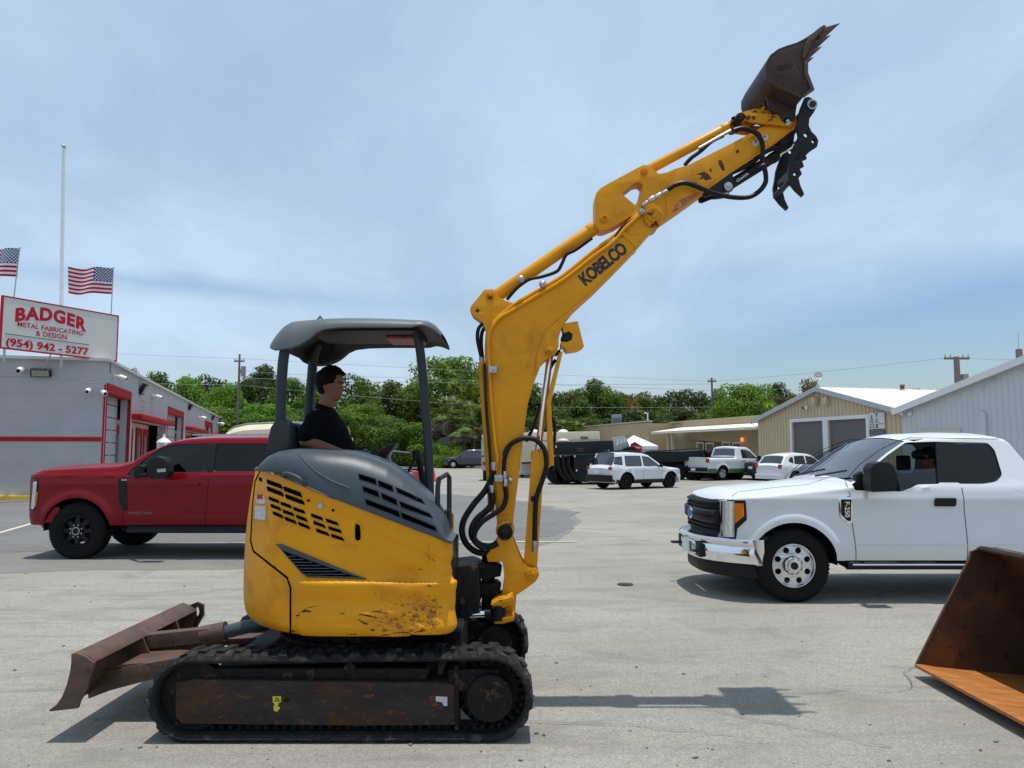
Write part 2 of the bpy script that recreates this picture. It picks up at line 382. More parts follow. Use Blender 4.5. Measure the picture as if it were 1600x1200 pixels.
# ================================================================ SETTING
def ground_mat(name, base, dark, light, speck, tint, streak=.5):
    m = bpy.data.materials.new(name); m.use_nodes = True; nt = m.node_tree; N = nt.nodes; L = nt.links; b = N['Principled BSDF']
    b.inputs['Roughness'].default_value = .88; b.inputs['Specular IOR Level'].default_value = .3
    tc = N.new('ShaderNodeTexCoord')
    def noi(sc, det=6, ro=.6, sxy=(1, 1, 1), rot=0, dist=0, loc=(0, 0, 0)):
        mp = N.new('ShaderNodeMapping'); L.new(tc.outputs['Object'], mp.inputs[0]); mp.inputs['Scale'].default_value = sxy; mp.inputs['Rotation'].default_value = (0, 0, rot)
        mp.inputs['Location'].default_value = loc
        n = N.new('ShaderNodeTexNoise'); L.new(mp.outputs[0], n.inputs[0]); n.inputs['Scale'].default_value = sc; n.inputs['Detail'].default_value = det
        n.inputs['Roughness'].default_value = ro; n.inputs['Distortion'].default_value = dist; return n.outputs[0]
    def rng(s, a, b_, c, d):
        n = N.new('ShaderNodeMapRange'); L.new(s, n.inputs[0])
        for i, v in enumerate((a, b_, c, d)): n.inputs[i+1].default_value = v
        return n.outputs[0]
    def mix(k, a, c, mode='MIX'):
        x = N.new('ShaderNodeMix'); x.data_type = 'RGBA'; x.blend_type = mode
        (L.new(k, x.inputs[0]) if not isinstance(k, (int, float)) else setattr(x.inputs[0], 'default_value', k))
        for i, v in ((6, a), (7, c)):
            if isinstance(v, tuple): x.inputs[i].default_value = (*v, 1)
            else: L.new(v, x.inputs[i])
        return x.outputs[2]
    c = mix(rng(noi(.35, 5, .55), .35, .65, 0, 1), base, light)
    c = mix(rng(noi(1.3, 7, .62, (1, 1.6, 1), R(10), .6), .52, .66, 0, .55), c, dark)                   # patchy stains
    c = mix(rng(noi(.9, 6, .6, (.35, 2.6, 1), R(9), .9, (3, 1, 0)), .54, .64, 0, streak), c, dark)     # tyre-swept streaks
    c = mix(rng(noi(.8, 6, .6, (.5, 2.0, 1), R(-24), 1.2, (9, 4, 0)), .56, .64, 0, streak*.8), c, tint)
    c = mix(rng(noi(5, 6, .7, (1, 1, 1), 0, .5), .60, .72, 0, .5), c, dark)
    c = mix(rng(noi(14, 5, .75), .42, .62, 0, .38), c, speck)
    c = mix(rng(noi(55, 4, .7), .42, .58, 0, .65), c, speck)
    v = N.new('ShaderNodeTexVoronoi'); L.new(tc.outputs['Object'], v.inputs[0]); v.inputs['Scale'].default_value = 42
    c = mix(rng(v.outputs['Distance'], .12, .20, .6, 0), c, light)
    v2 = N.new('ShaderNodeTexVoronoi'); L.new(tc.outputs['Object'], v2.inputs[0]); v2.inputs['Scale'].default_value = 11; v2.inputs['Randomness'].default_value = 1
    c = mix(rng(v2.outputs['Distance'], .05, .085, .7, 0), c, (dark[0]*.4, dark[1]*.38, dark[2]*.36))
    L.new(c, b.inputs['Base Color'])
    bp = N.new('ShaderNodeBump'); bp.inputs['Strength'].default_value = .7; bp.inputs['Distance'].default_value = .010
    L.new(noi(70, 5, .7), bp.inputs['Height']); L.new(bp.outputs[0], b.inputs['Normal'])
    return m
conc = ground_mat('worn_concrete', (.298, .284, .243), (.178, .167, .145), (.41, .388, .332), (.175, .165, .145), (.26, .225, .175), .42)
asph = ground_mat('grey_asphalt', (.215, .208, .188), (.135, .130, .12), (.27, .26, .235), (.14, .135, .125), (.15, .14, .12), .3)
mb = MB(); mb.face([(-400, -60, 0), (400, -60, 0), (400, 900, 0), (-400, 900, 0)]); o = mb.build('ground', conc); tag(o, kind='structure')
# darker asphalt apron where the red truck stands
pl = [(-500, 902), (0, 896), (180, 890), (380, 889), (560, 884), (700, 874), (790, 864), (850, 850), (890, 832), (903, 815), (890, 800), (850, 788), (800, 780), (740, 775), (700, 772), (600, 768), (400, 764), (200, 762), (-500, 762)]
pts = []
random.seed(5)
for p in dens(pl, 10):
    q = G(p[0], p[1], .004); w = noise.noise(q*.9)*.12*(q.y/10); pts.append((q.x+w*1.5, q.y+w))
mb = MB(); mb.prism([pts], lambda p: (p[0], p[1], .004), lambda p: (p[0], p[1], -.05)); o = mb.build('asphalt_apron', asph); tag(o, kind='structure')
asph2 = ground_mat('dark_asphalt', (.178, .175, .167), (.120, .118, .114), (.22, .215, .20), (.11, .109, .106), (.14, .13, .115), .3)
pl2 = [(-500, 868), (0, 862), (180, 858), (380, 857), (560, 856), (700, 852), (790, 846), (850, 838), (886, 826), (898, 815), (886, 801), (848, 790), (800, 782), (740, 777), (700, 774), (600, 770), (400, 766), (200, 764), (-500, 764)]
pts = []
for p in dens(pl2, 8):
    q = G(p[0], p[1], .008); w = noise.noise(q*.8)*.25*(q.y/10)+noise.noise(q*3.1)*.06; pts.append((q.x+w*1.5, q.y+w))
mb = MB(); mb.prism([pts], lambda p: (p[0], p[1], .008), lambda p: (p[0], p[1], -.04)); o = mb.build('asphalt_patch', asph2); tag(o, kind='structure')
# painted lines
mb = MB()
def gline(a, b, w):
    a = G(*a, .012); b = G(*b, .012); d = (b-a).normalized(); n = Vector((-d.y, d.x, 0))*w/2
    mb.face([a-n, b-n, b+n, a+n])
gline((-260, 905), (46, 819), .11); gline((46, 819), (160, 783), .11); gline((180, 849), (900, 846), .10)
o = mb.build('painted_lines', mat('pale_line_paint', (.55, .49, .36), .8, var=.2, scale=8)); tag(o, kind='structure')
# hairline cracks in the slab
rnd = random.Random(77); mb = MB()
for k in range(22):
    q = G(rnd.uniform(-50, 1650), rnd.choice([790, 830, 870, 900, 930, 960, 1000, 1050, 1100, 1160])+rnd.uniform(-20, 20)); a = rnd.uniform(-.35, .35)+(math.pi/2 if rnd.random() < .25 else 0); a0 = a; p = Vector((q.x, q.y, 0)); L_ = []
    for i in range(int(rnd.uniform(18, 60))):
        L_.append((p.copy(), rnd.uniform(.0012, .0035))); a = a0+(a-a0)*.8+rnd.gauss(0, .30); p += Vector((math.cos(a), math.sin(a), 0))*rnd.uniform(.03, .09)
    for (p0, w0), (p1, w1) in zip(L_, L_[1:]):
        d = (p1-p0).normalized(); n = Vector((-d.y, d.x, 0)); z = Vector((0, 0, .0125)); mb.face([p0-n*w0+z, p1-n*w1+z, p1+n*w1+z, p0+n*w0+z])
o = mb.build('slab_cracks', mat('crack_dirt', (.13, .12, .10), .95, var=.2, spec=.05)); tag(o, kind='structure')
# manhole lid and loose debris
q = G(977, 913, .006); mb = MB(); mb.cyl((q.x, q.y, .0), (q.x, q.y, .012), .10, seg=20); mb.cyl((q.x, q.y, .012), (q.x, q.y, .016), .07, seg=20)
o = mb.build('utility_cover', M['rustdark']); recenter(o, (q.x, q.y, 0)); tag(o, 'small round dark metal utility cover set in the concrete', 'utility cover')
mb = MB(); random.seed(11)
for i in range(170):
    px = random.uniform(-40, 1640); py = random.uniform(860, 1200)**1; q = G(px, py)
    r = random.choice([.004, .005, .006, .008, .012]); 
    a = random.random()*3; mm = Matrix.Translation(q) @ Matrix.Rotation(a, 4, 'Z')
    mb.box((-r, -r*.6, 0), (r, r*.6, r*.7), M=mm)
o = mb.build('loose_grit', mat('grit', (.17, .15, .13), .9, var=.4, scale=9)); tag(o, kind='stuff')

# ------------------------------------------------ left building
C0 = Vector((-14.33, 27, 0)); LA = math.atan(.2975); LM = Matrix.Translation(C0) @ Matrix.Rotation(LA, 4, 'Z')   # local x: outward from side wall, local y: along it
def LB(px):
    r = (px-800)/1200; return (27*r+14.33)/(-.285-r*.958)
mwall = mat('grey_painted_block', (.40, .40, .41), .85, var=.06, scale=.8, bump=.15, bscale=12, spots=[((.46, .45, .46), 1.4, .56, .2, .85)])
mwhite2 = mat('pale_trim_paint', (.55, .54, .53), .8, var=.08)
mdoor = mat('pale_roll_door', (.42, .42, .42), .6, var=.05)
lb = thing('grey_workshop', C0, 'long grey block workshop with red trimmed bays and doors on the left', 'building')
mb = MB(); HB = 4.80
fw = [(-.0, 0), (78, 0), (78, HB), (0, HB)]
bays = [(.25, 4.6), (15.4, 22.2), (36.2, 43.0), (56.5, 63)]; ents = [(5.2, 14.9), (23.6, 35.0), (44.3, 55.5), (64.2, 76)]
holes = [[(a, .0+.02), (b, .02), (b, 4.02), (a, 4.02)] for a, b in bays]+[[(a, .02), (b, .02), (b, 2.95), (a, 2.95)] for a, b in ents]
mb.prism([fw]+holes, lambda p: LM @ Vector((0, p[0], p[1])), lambda p: LM @ Vector((-.35, p[0], p[1])))
mb.box((-22, 0, 0), (-.35, .3, HB+.0), M=LM); mb.box((-22, 77.7, 0), (-.35, 78, HB), M=LM); mb.box((-22.3, 0, 0), (-22, 78, HB), M=LM)
for i in range(1, 8):   # shallow block courses on the front face
    mb.box((-22, -.006, i*.6), (-.0, -.0005, i*.6+.012), M=LM)
mb.build('wall', mwall, lb)
mb = MB(); mb.box((-22.2, -.12, HB), (.12, 78.1, HB+.10), M=LM); mb.build('roof_edge', mwhite2, lb)
mb = MB(); mb.box((-22, .3, HB-.4), (-.4, 77.7, HB-.3), M=LM); mb.build('roof', mwhite2, lb)
mb = MB(); mb.box((-22, -.03, 1.98), (-.07, -.008, 2.13), M=LM); mb.build('red_band', M['redpaint'], lb)
mb = MB(); mb.box((-.05, -.012, 0), (.012, -.001, 3.98), M=LM); mb.build('corner_trim', M['redpaint'], lb)
mb = MB(); mb.box((-22, -.32, 0), (-.1, -.0, .14), M=LM); mb.build('kerb', M['yellowline'], lb)
for k, (a, b) in enumerate(bays):
    mb = MB()
    for i in range(8):
        z = i*.49; mb.box((-.52+(.008 if i % 2 else 0), a, z+.02), (-.46, b, z+.475), M=LM)
    mb.build('bay_door', mdoor, lb)
    mb = MB(); mb.box((-.36, a-.12, 3.72), (.03, b+.12, 4.05), M=LM); mb.box((-.1, a-.1, 0), (.025, a, 3.72), M=LM); mb.box((-.1, b, 0), (.025, b+.1, 3.72), M=LM)
    mb.build('bay_trim', M['redpaint'], lb)
for k, (a, b) in enumerate(ents):
    mb = MB(); mb.box((-.9, a-.2, 2.96), (.42, b+.2, 3.18), M=LM); mb.build('canopy', M['redpaint'], lb, bevel=.02)
    mb = MB()
    L_ = b-a; ops = [(a+.06*L_, a+.22*L_, .5, 2.4), (a+.36*L_, a+.50*L_, .05, 2.35), (a+.62*L_, a+.76*L_, .5, 2.4), (a+.84*L_, a+.95*L_, .5, 2.4)]
    mb.prism([[(a, .0), (b, .0), (b, 3.0), (a, 3.0)]]+[[(p, r), (q, r), (q, s), (p, s)] for p, q, r, s in ops], lambda p: LM @ Vector((-.85, p[0], p[1])), lambda p: LM @ Vector((-1.0, p[0], p[1])))
    mb.build('entrance_wall', mwhite2, lb)
    for j, (p, q, r, s) in enumerate(ops):
        mb = MB(); mb.box((-.84, p-.12, s), (-.78, q+.12, s+.34), M=LM); mb.box((-.84, p-.12, r), (-.78, p, s), M=LM); mb.box((-.84, q, r), (-.78, q+.12, s), M=LM)
        w = mb.build('door' if j == 1 else 'window', M['redpaint'], lb)
        mb = MB(); mb.box((-.95, p, r), (-.92, q, s), M=LM); mb.build('pane', M['glassdark'], w)
# faded lettering panels above the first entrance
mfad = mat('faded_sign_paint', (.36, .32, .31), .8, var=.3, scale=9)
for (b0, z0, n) in ((9.6, 3.42, 4), (7.0, 3.35, 3)):
    for i in range(n):
        mb = MB(); mb.box((.002, b0, z0+i*.22), (.006, b0+1.0, z0+i*.22+.10), M=LM); mb.build('faded_mark', mfad, lb)
def wall_camera(bx, by, z, label, facing=(0, -1, 0), s=1.0):
    c = LM @ Vector((bx, by, z)); n = (LM.to_3x3() @ Vector(facing)).normalized()
    t = thing('security_camera', c, label, 'security camera', 'white security cameras on the grey workshop')
    mb = MB(); mb.cyl(c, c+n*.05*s, .07*s, seg=12); mb.tube([c+n*.03, c+n*.14*s, c+n*.16*s+Vector((0, 0, -.03))], .025*s, seg=6); mb.build('bracket', M['whitepaint'], t)
    mb = MB(); mb.ball(c+n*.2*s+Vector((0, 0, -.05)), .085*s, 12, 8, (1, 1, 1)); mb.cyl(c+n*.2*s+Vector((0, 0, -.05)), c+n*.34*s+Vector((0, 0, -.10)), .075*s, .07*s, 12); mb.build('housing', M['whitepaint'], t)
    mb = MB(); mb.cyl(c+n*.34*s+Vector((0, 0, -.10)), c+n*.35*s+Vector((0, 0, -.104)), .05*s, seg=10); mb.build('lens', M['black'], t)
def lb_front(px, py):   # point on the front wall
    r = (px-800)/1200; t = (-14.33-27*r)/(1+.2975*-r) if False else None
    # (-14.33-t)/(27-.2975t)=r
    t = (-14.33-27*r)/(1-.2975*r); Y = 27-.2975*t; return -t*1.0433, HC+(703-py)*Y/1200
a, z = lb_front(31, 577); wall_camera(a, 0, z, 'white dome camera on the front wall, left of the floodlight', (0, -1, 0), 1.3)
a, z = lb_front(138, 609); wall_camera(a, 0, z, 'white camera at the front wall end beside the corner trim', (0, -1, 0), 1.1)
a, z = lb_front(158, 612); wall_camera(a, 0, z, 'white camera hanging in front of the first bay trim', (.5, -1, 0), 1.1)
wall_camera(0, LB(174), HC+(703-588)*28.3/1200, 'white camera above the first red bay lintel', (1, 0, 0), 1.3)
wall_camera(0, LB(236), HC+(703-617)*36/1200, 'white camera above the first entrance canopy', (1, 0, 0), 1.3)
wall_camera(0, LB(310), HC+(703-652)*57/1200, 'white camera above the second entrance canopy', (1, 0, 0), 1.6)
wall_camera(0, LB(340), HC+(703-662)*75/1200, 'small white camera above the third entrance canopy', (1, 0, 0), 1.8)
def flood(c, n, w, h, label):
    t = thing('floodlight', c, label, 'floodlight', 'floodlights on the grey workshop')
    u = Vector((-n.y, n.x, 0)); q = Matrix((( u.x, n.x, 0, 0), (u.y, n.y, 0, 0), (0, 0, 1, 0), (0, 0, 0, 1))); Mx = Matrix.Translation(c) @ q @ Matrix.Rotation(R(-25), 4, 'X')
    mb = MB(); mb.box((-w/2, .05, -h/2), (w/2, .22, h/2), M=Mx); mb.box((-w*.1, 0, -.05), (w*.1, .08, .05), M=Mx); mb.build('housing', M['blackpaint'], t, bevel=.02)
    mb = MB(); mb.box((-w*.42, .221, -h*.38), (w*.42, .235, h*.38), M=Mx); mb.build('lens', mat('dusty_glass', (.32, .31, .26), .3), t)
fn = (LM.to_3x3() @ Vector((0, -1, 0))); sn = (LM.to_3x3() @ Vector((1, 0, 0)))
a, z = lb_front(62, 580); flood(LM @ Vector((a, 0, z)), fn, .62, .27, 'wide black floodlight with dusty lens on the front wall')
flood(LM @ Vector((0, LB(217), HC+(703-606)*33.5/1200)), sn, .6, .5, 'dark floodlight above the first entrance, nearest the corner')
flood(LM @ Vector((0, LB(294), HC+(703-634)*50/1200)), sn, .7, .4, 'dark floodlight high on the side wall by the second entrance')
flood(LM @ Vector((0, LB(331), HC+(703-652)*68/1200)), sn, .8, .45, 'small dark floodlight farthest along the side wall')
mb = MB(); cp = []
for (x, y) in ((-30, 585), (30, 587), (60, 588), (118, 591), (130, 598), (160, 597)):
    a, z = lb_front(x, y); cp.append(LM @ Vector((a, -.02, z)))
mb.tube(cp, .018, seg=6); o = mb.build('conduit', mwhite2); recenter(o, cp[2]); tag(o, 'thin pale conduit running along the front wall under the floodlight', 'conduit')
# small white lantern shaped ornament and a low shrub pot by the first entrance
q = LM @ Vector((1.2, LB(222)-2, 0)); t = thing('garden_lantern', q, 'white pagoda shaped lantern on a post outside the first entrance', 'lantern')
mb = MB(); mb.cyl(q, q+Vector((0, 0, 1.45)), .09, seg=10); mb.build('post', M['whitepaint'], t)
mb = MB(); mb.box((q.x-.2, q.y-.2, 1.45), (q.x+.2, q.y+.2, 2.0)); mb.lathe([(.33, 2.0), (.2, 2.12), (.06, 2.2), (.05, 2.3), (.001, 2.38)], Matrix.Translation((q.x, q.y, 0)), 4); mb.build('housing', M['whitepaint'], t, bevel=.02)
# ---- roof sign
SP = [P(5, 462, 24), P(185, 496, 27.7), P(182, 568, 27.7), P(0, 541, 24)]
sgo = SP[3].copy(); su = (P(185, 496, 27.7)-P(5, 462, 24)); su.z = 0; SW = su.length; su.normalize(); SH = 1.66; sz0 = P(5, 462, 24).z-SH
sp0 = P(5, 462, 24); sno = Vector((su.y, -su.x, 0))
def SPt(u, v, w=0): return Vector((sp0.x, sp0.y, sz0))+su*(u*SW)+Vector((0, 0, v*SH))+sno*w
sg = thing('roof_sign', SPt(.5, 0), 'white roof sign with red BADGER METAL FABRICATING lettering on the grey workshop', 'sign')
mb = MB(); mb.prism([[(0, 0), (1, 0), (1, 1), (0, 1)]], lambda p: SPt(p[0], p[1], 0), lambda p: SPt(p[0], p[1], -.08)); mb.build('panel', mat('white_sign_face', (.62, .61, .57), .5, var=.03, scale=1), sg)
mb = MB(); e = .006; e2 = .016
mb.prism([[(-.004, -.01), (1.004, -.01), (1.004, 1.01), (-.004, 1.01)], [(e, e2), (1-e, e2), (1-e, 1-e2), (e, 1-e2)]], lambda p: SPt(p[0], p[1], .012), lambda p: SPt(p[0], p[1], -.09)); mb.build('border', M['redtext'], sg)
def arch(u0, u1, v0, v1, bend, tilt=0):
    def f(u, v, w):
        s = (u-.5)*2; return SPt(u0+(u1-u0)*u, v0+(v1-v0)*v*(1+.0*s)-bend*s*s+tilt*s, .006+w)
    return f
text('BADGER', arch(.10, .70, .66, .90, .11), 'lettering', M['redtext'], sg, bold=.045, spacing=1.1)
text('METAL FABRICATING', arch(.12, .67, .455, .545, .0), 'lettering', M['redtext'], sg, bold=.012)
text('& DESIGN', arch(.27, .53, .325, .42, .0), 'lettering', M['redtext'], sg, bold=.012)
text('(954) 942 - 5277', arch(.04, .73, .06, .20, 0), 'lettering', M['redtext'], sg, bold=.03)
mb = MB(); mb.prism([[(.03, .275), (.73, .275), (.73, .285), (.03, .285)]], lambda p: SPt(p[0], p[1], .008), lambda p: SPt(p[0], p[1], -.01)); mb.build('rule', M['decaltext'], sg)
mb = MB()
for u in (.04, .5, .96): 
    b = SPt(u, 0, -.05); mb.tube([b+Vector((0, 0, .2)), Vector((b.x, b.y, HB-.35))], .04, seg=6); mb.tube([b+Vector((0, 0, .9)), b+Vector((-.9*sno.x, -.9*sno.y, -b.z+HB-.35))], .025, seg=6)
mb.build('stand', M['steel'], sg)
# ---- flags
mfr = mat('flag_red', (.45, .012, .04), .9, var=.05, spec=.05); mfw = mat('flag_white', (.72, .72, .74), .8, var=.03); mfb = mat('flag_blue', (.012, .035, .19), .9, var=.05, spec=.05)
def flag(base, ztop, px_w, label, seed, lean=0, flagh=.95, flagw=1.75):
    t = thing('flag', base, label, 'flag', 'national flags on the roof sign')
    top = Vector((base.x+lean, base.y, ztop)); mb = MB(); mb.cyl(base, top, .02, .016, 8); mb.ball(top, .03, 8, 6); mb.build('pole', M['silver'], t)
    def f(u, v, w=0):   # u from the pole (0) to the free end (1)
        sag = .05*u+.035*math.sin(u*7+seed)*u; wave = .11*math.sin(u*8.5+seed+v*1.2)*min(1, u*3)
        return top+Vector((-u*flagw*.97+lean*-(1-v)*.2, wave+w, -(1-v)*flagh-.03+sag*.9+.05*math.sin(u*5+seed)*u))
    mb = MB(); nu = 40
    for i in range(13):
        v0, v1 = 1-i/13, 1-(i+1)/13
        for j in range(nu):
            u0, u1 = j/nu, (j+1)/nu
            blue = i < 7 and u1 <= .401
            mb.face([f(u0, v1), f(u1, v1), f(u1, v0), f(u0, v0)], 2 if blue else (0 if i % 2 == 0 else 1))
    for r in range(9):
        for c in range(6 if r % 2 == 0 else 5):
            uc = .4*(c+.5+(.5 if r % 2 else 0))/6; vc = 1-(7/13)*(r+.8)/9.6
            for side in (-.006, .006):
                pts = []
                for k in range(10):
                    a = math.pi/2+k*math.pi/5; rr = .044 if k % 2 == 0 else .018
                    pts.append(f(uc+rr*math.cos(a)/flagw, vc+rr*math.sin(a)/flagh, side))
                mb.face(pts, 1)
    mb.build('cloth', [mfr, mfw, mfb], t, angle=80)
b = SPt(.932, 1, -.04); flag(Vector((b.x, b.y, b.z-.5)), P(173, 418, b.y).z, 1, 'national flag blowing left of its thin pole above the sign right end', .6, .02, flagh=.95, flagw=1.66)
b = SPt(.08, 1, -.04); flag(Vector((b.x, b.y, b.z-.5)), P(27, 387, b.y).z, 1, 'national flag cut by the photo edge above the sign left end', 2.2, .13, flagh=.92, flagw=1.6)
bp = P(95, 693, 30); b = Vector((bp.x, 30, 0)); t = thing('flagpole', b, 'tall bare white flagpole with ball top behind the roof sign', 'flagpole')
tp = P(99.5, 232, 30); mb = MB(); mb.cyl(b, Vector((tp.x, 30, tp.z)), .09, .062, 12); mb.build('pole', M['whitepaint'], t)
mb = MB(); mb.ball(Vector((tp.x, 30, tp.z+.08)), .085, 12, 8); mb.build('finial', M['silver'], t)

# ------------------------------------------------ right hand buildings
CR = Vector((19.3, 38, 0)); RA = math.atan2(.265, .964); RM = Matrix.Translation(CR) @ Matrix.Rotation(RA, 4, 'Z')  # local x away from facade (e), local y along facade (d)
def RB(px, a=0.):
    r = (px-800)/1200; X0 = CR.x+.964*a; Y0 = CR.y+.265*a; return (X0-r*Y0)/(.265+r*.964)
def RZ(px, py, a=0.):
    b = RB(px, a); Y = CR.y+.265*a+.964*b; return HC+(703-py)*Y/1200
mtan = mat('tan_metal_siding', (.58, .45, .29), .7, var=.05, scale=.6); mgreyw = mat('pale_grey_metal_siding', (.54, .56, .58), .6, var=.04, scale=.5, spots=[((.34, .36, .38), .7, .6, .2, .7)])
mroof = mat('white_metal_roof', (.66, .65, .62), .5, var=.05, scale=.7, spots=[((.40, .36, .30), 1.2, .56, .16, .8)])
mshut = mat('grey_roller_shutter', (.13, .13, .125), .6, var=.05)
tb = thing('tan_workshop', CR, 'tan gabled metal workshop with two grey roller doors and white roof', 'building')
ze, zp, wd = 3.62, 5.20, 12.45
def gable(mb, b0, b1, bp, z0a, z1, z0b, holes=(), th=.15):
    mb.prism([[(b0, 0), (b1, 0), (b1, z0b), (bp, z1), (b0, z0a)]]+list(holes), lambda p: RM @ Vector((0, p[0], p[1])), lambda p: RM @ Vector((th, p[0], p[1])))
d1 = (RB(1286), RB(1238)); d2 = (RB(1354), RB(1294)); zt = RZ(1287, 656)-.05
mb = MB(); gable(mb, 0, wd, wd/2, ze, zp, ze, [[(a, .02), (b, .02), (b, zt), (a, zt)] for a, b in (d1, d2)])
n = 0; y = .15
while y < wd:
    zz = ze+(zp-ze)*(1-abs(y-wd/2)/(wd/2))
    z0 = 0
    for a, b in (d1, d2):
        if a-.18 < y < b+.18: z0 = zt+.16
    mb.box((-.035, y-.03, z0), (-.001, y+.03, zz-.06), M=RM); y += .3
mb.box((.15, 0, 0), (9, .15, ze-.05), M=RM); mb.box((.15, wd-.15, 0), (16, wd, ze-.05), M=RM)
mb.build('wall', mtan, tb)
mb = MB()
for s, b0 in ((1, 0), (-1, wd)):
    mb.prism([[(b0-s*.35, ze-.09), (wd/2, zp), (wd/2, zp+.08), (b0-s*.35, ze-.01)]], lambda p: RM @ Vector((-.25, p[0], p[1])), lambda p: RM @ Vector((16, p[0], p[1])))
mb.build('roof', mroof, tb)
mb = MB()
for s, b0 in ((1, 0), (-1, wd)):
    mb.prism([[(b0-s*.38, ze-.27), (wd/2, zp-.17), (wd/2, zp+.10), (b0-s*.38, ze+.0)]], lambda p: RM @ Vector((-.30, p[0], p[1])), lambda p: RM @ Vector((-.255, p[0], p[1])))
mb.build('gable_trim', mat('pale_blue_trim', (.45, .48, .52), .5), tb)
for a, b in (d1, d2):
    mb = MB(); nn_ = 26
    for i in range(nn_): z = zt*i/nn_; mb.box((.10+(.012 if i % 2 else 0), a, z+.02), (.14, b, z+zt/nn_+.015), M=RM)
    o = mb.build('roller_door', mshut, tb)
mb = MB(); mb.box((-.07, min(d2)-.22, zt), (-.002, max(d1)+.22, zt+.2), M=RM)
for y0, y1 in ((min(d2)-.22, min(d2)), (max(d2), min(d1)), (max(d1), max(d1)+.22)): mb.box((-.07, y0, 0), (-.002, y1, zt), M=RM)
mb.build('door_frame', M['whitepaint'], tb)
# sign board
sa, sb = RB(1385), RB(1361); z0, z1 = RZ(1373, 670), RZ(1373, 645)
sgn = thing('wall_sign', RM @ Vector((-.1, (sa+sb)/2, z0)), 'white TCS sign with derrick drawing right of the roller doors', 'sign')
mb = MB(); mb.box((-.14, sa, z0), (-.09, sb, z1), M=RM); mb.build('panel', mat('sign_white', (.6, .62, .64), .5), sgn)
def rmap(b_left, b_right, zb, zt_, a=-.142):
    return lambda u, v, w: RM @ Vector((a-w, b_left+(b_right-b_left)*u, zb+(zt_-zb)*v))
wS = sb-sa; hS = z1-z0
for i, ch in enumerate('TCS'):
    text(ch, rmap(sb-wS*.42, sb-wS*.62, z1-hS*(.33*(i+1)-.05), z1-hS*(.33*i+.06)), 'lettering', M['decaltext'], sgn, bold=.03)
mb = MB()
for i in range(5):
    k = i/5; mb.tube([RM @ Vector((-.15, sb-wS*(.10+.06*k), z0+hS*(.1+.17*i))), RM @ Vector((-.15, sb-wS*(.30-.06*k), z0+hS*(.1+.17*i)))], .012, seg=4)
mb.tube([RM @ Vector((-.15, sb-wS*.08, z0+.05)), RM @ Vector((-.15, sb-wS*.2, z1-.1))], .018, seg=4); mb.tube([RM @ Vector((-.15, sb-wS*.32, z0+.05)), RM @ Vector((-.15, sb-wS*.2, z1-.1))], .018, seg=4)
mb.tube([RM @ Vector((-.15, sb-wS*.65, z0+hS*.30)), RM @ Vector((-.15, sb-wS*.95, z0+hS*.30))], .015, seg=4); mb.build('derrick_drawing', mat('grey_ink', (.15, .16, .18), .6), sgn)
mb = MB(); mb.box((-.14, sa, z0-.34), (-.09, sb, z0-.08), M=RM); o = mb.build('lower_panel', mat('sign_dark', (.12, .12, .13), .5), sgn)
# pole with dish on the gable
b_ = RM @ Vector((-.12, wd/2, RZ(1287, 632))); t = thing('dish_antenna', b_, 'round pale dish on a pole at the tan gable peak', 'antenna')
tp = RM @ Vector((-.12, wd/2, RZ(1287, 590))); mb = MB(); mb.cyl(b_, tp, .035, seg=8); mb.build('pole', M['steel'], t)
mb = MB(); Mx = Matrix.Translation(tp+Vector((0, -.05, .1))) @ Matrix.Rotation(R(80), 4, 'X'); mb.lathe([(.001, 0), (.12, .02), (.22, .07), (.26, .12), (.25, .14), (.2, .10), (.001, .04)], Mx, 20); mb.ball(tp+Vector((0, -.22, .1)), .05, 8, 6); mb.build('dish', mat('dish_beige', (.5, .47, .42), .5), t)
for (px, nm) in ((1278, 'square beige lamp left of the dish pole on the gable'), (1296, 'square beige lamp right of the dish pole on the gable')):
    c = RM @ Vector((-.05, RB(px), RZ(px, 627))); mb = MB(); mb.box((-.34, RB(px)-.17, RZ(px, 633)), (-.03, RB(px)+.17, RZ(px, 622)), M=RM); o = mb.build('gable_lamp', mat('lamp_beige', (.55, .42, .28), .5), bevel=.03); recenter(o, c); tag(o, nm, 'lamp', 'lamps on the tan gable')
c = RM @ Vector((-.05, RB(1264), RZ(1264, 637))); mb = MB(); mb.ball(c+Vector((-.1, 0, 0)), .13, 10, 8); mb.ball(c+Vector((-.1, .4, 0)), .09, 10, 8, mi=1); mb.box((c.x-.1, c.y-.1, c.z-.04), (c.x-.02, c.y+.5, c.z+.04)); o = mb.build('spotlight', [M['whitepaint'], M['black']]); recenter(o, c); tag(o, 'small twin spotlight under the left slope of the tan gable', 'spotlight')
c = RM @ Vector((5.5, wd/2-.3, zp+.05)); mb = MB(); mb.cyl(c, c+Vector((0, 0, .2)), .12, seg=10); mb.cyl(c+Vector((0, 0, .2)), c+Vector((0, 0, .28)), .2, .1, seg=10); o = mb.build('roof_vent', M['rust']); recenter(o, c); tag(o, 'small rusty vent on the white roof ridge', 'roof vent')
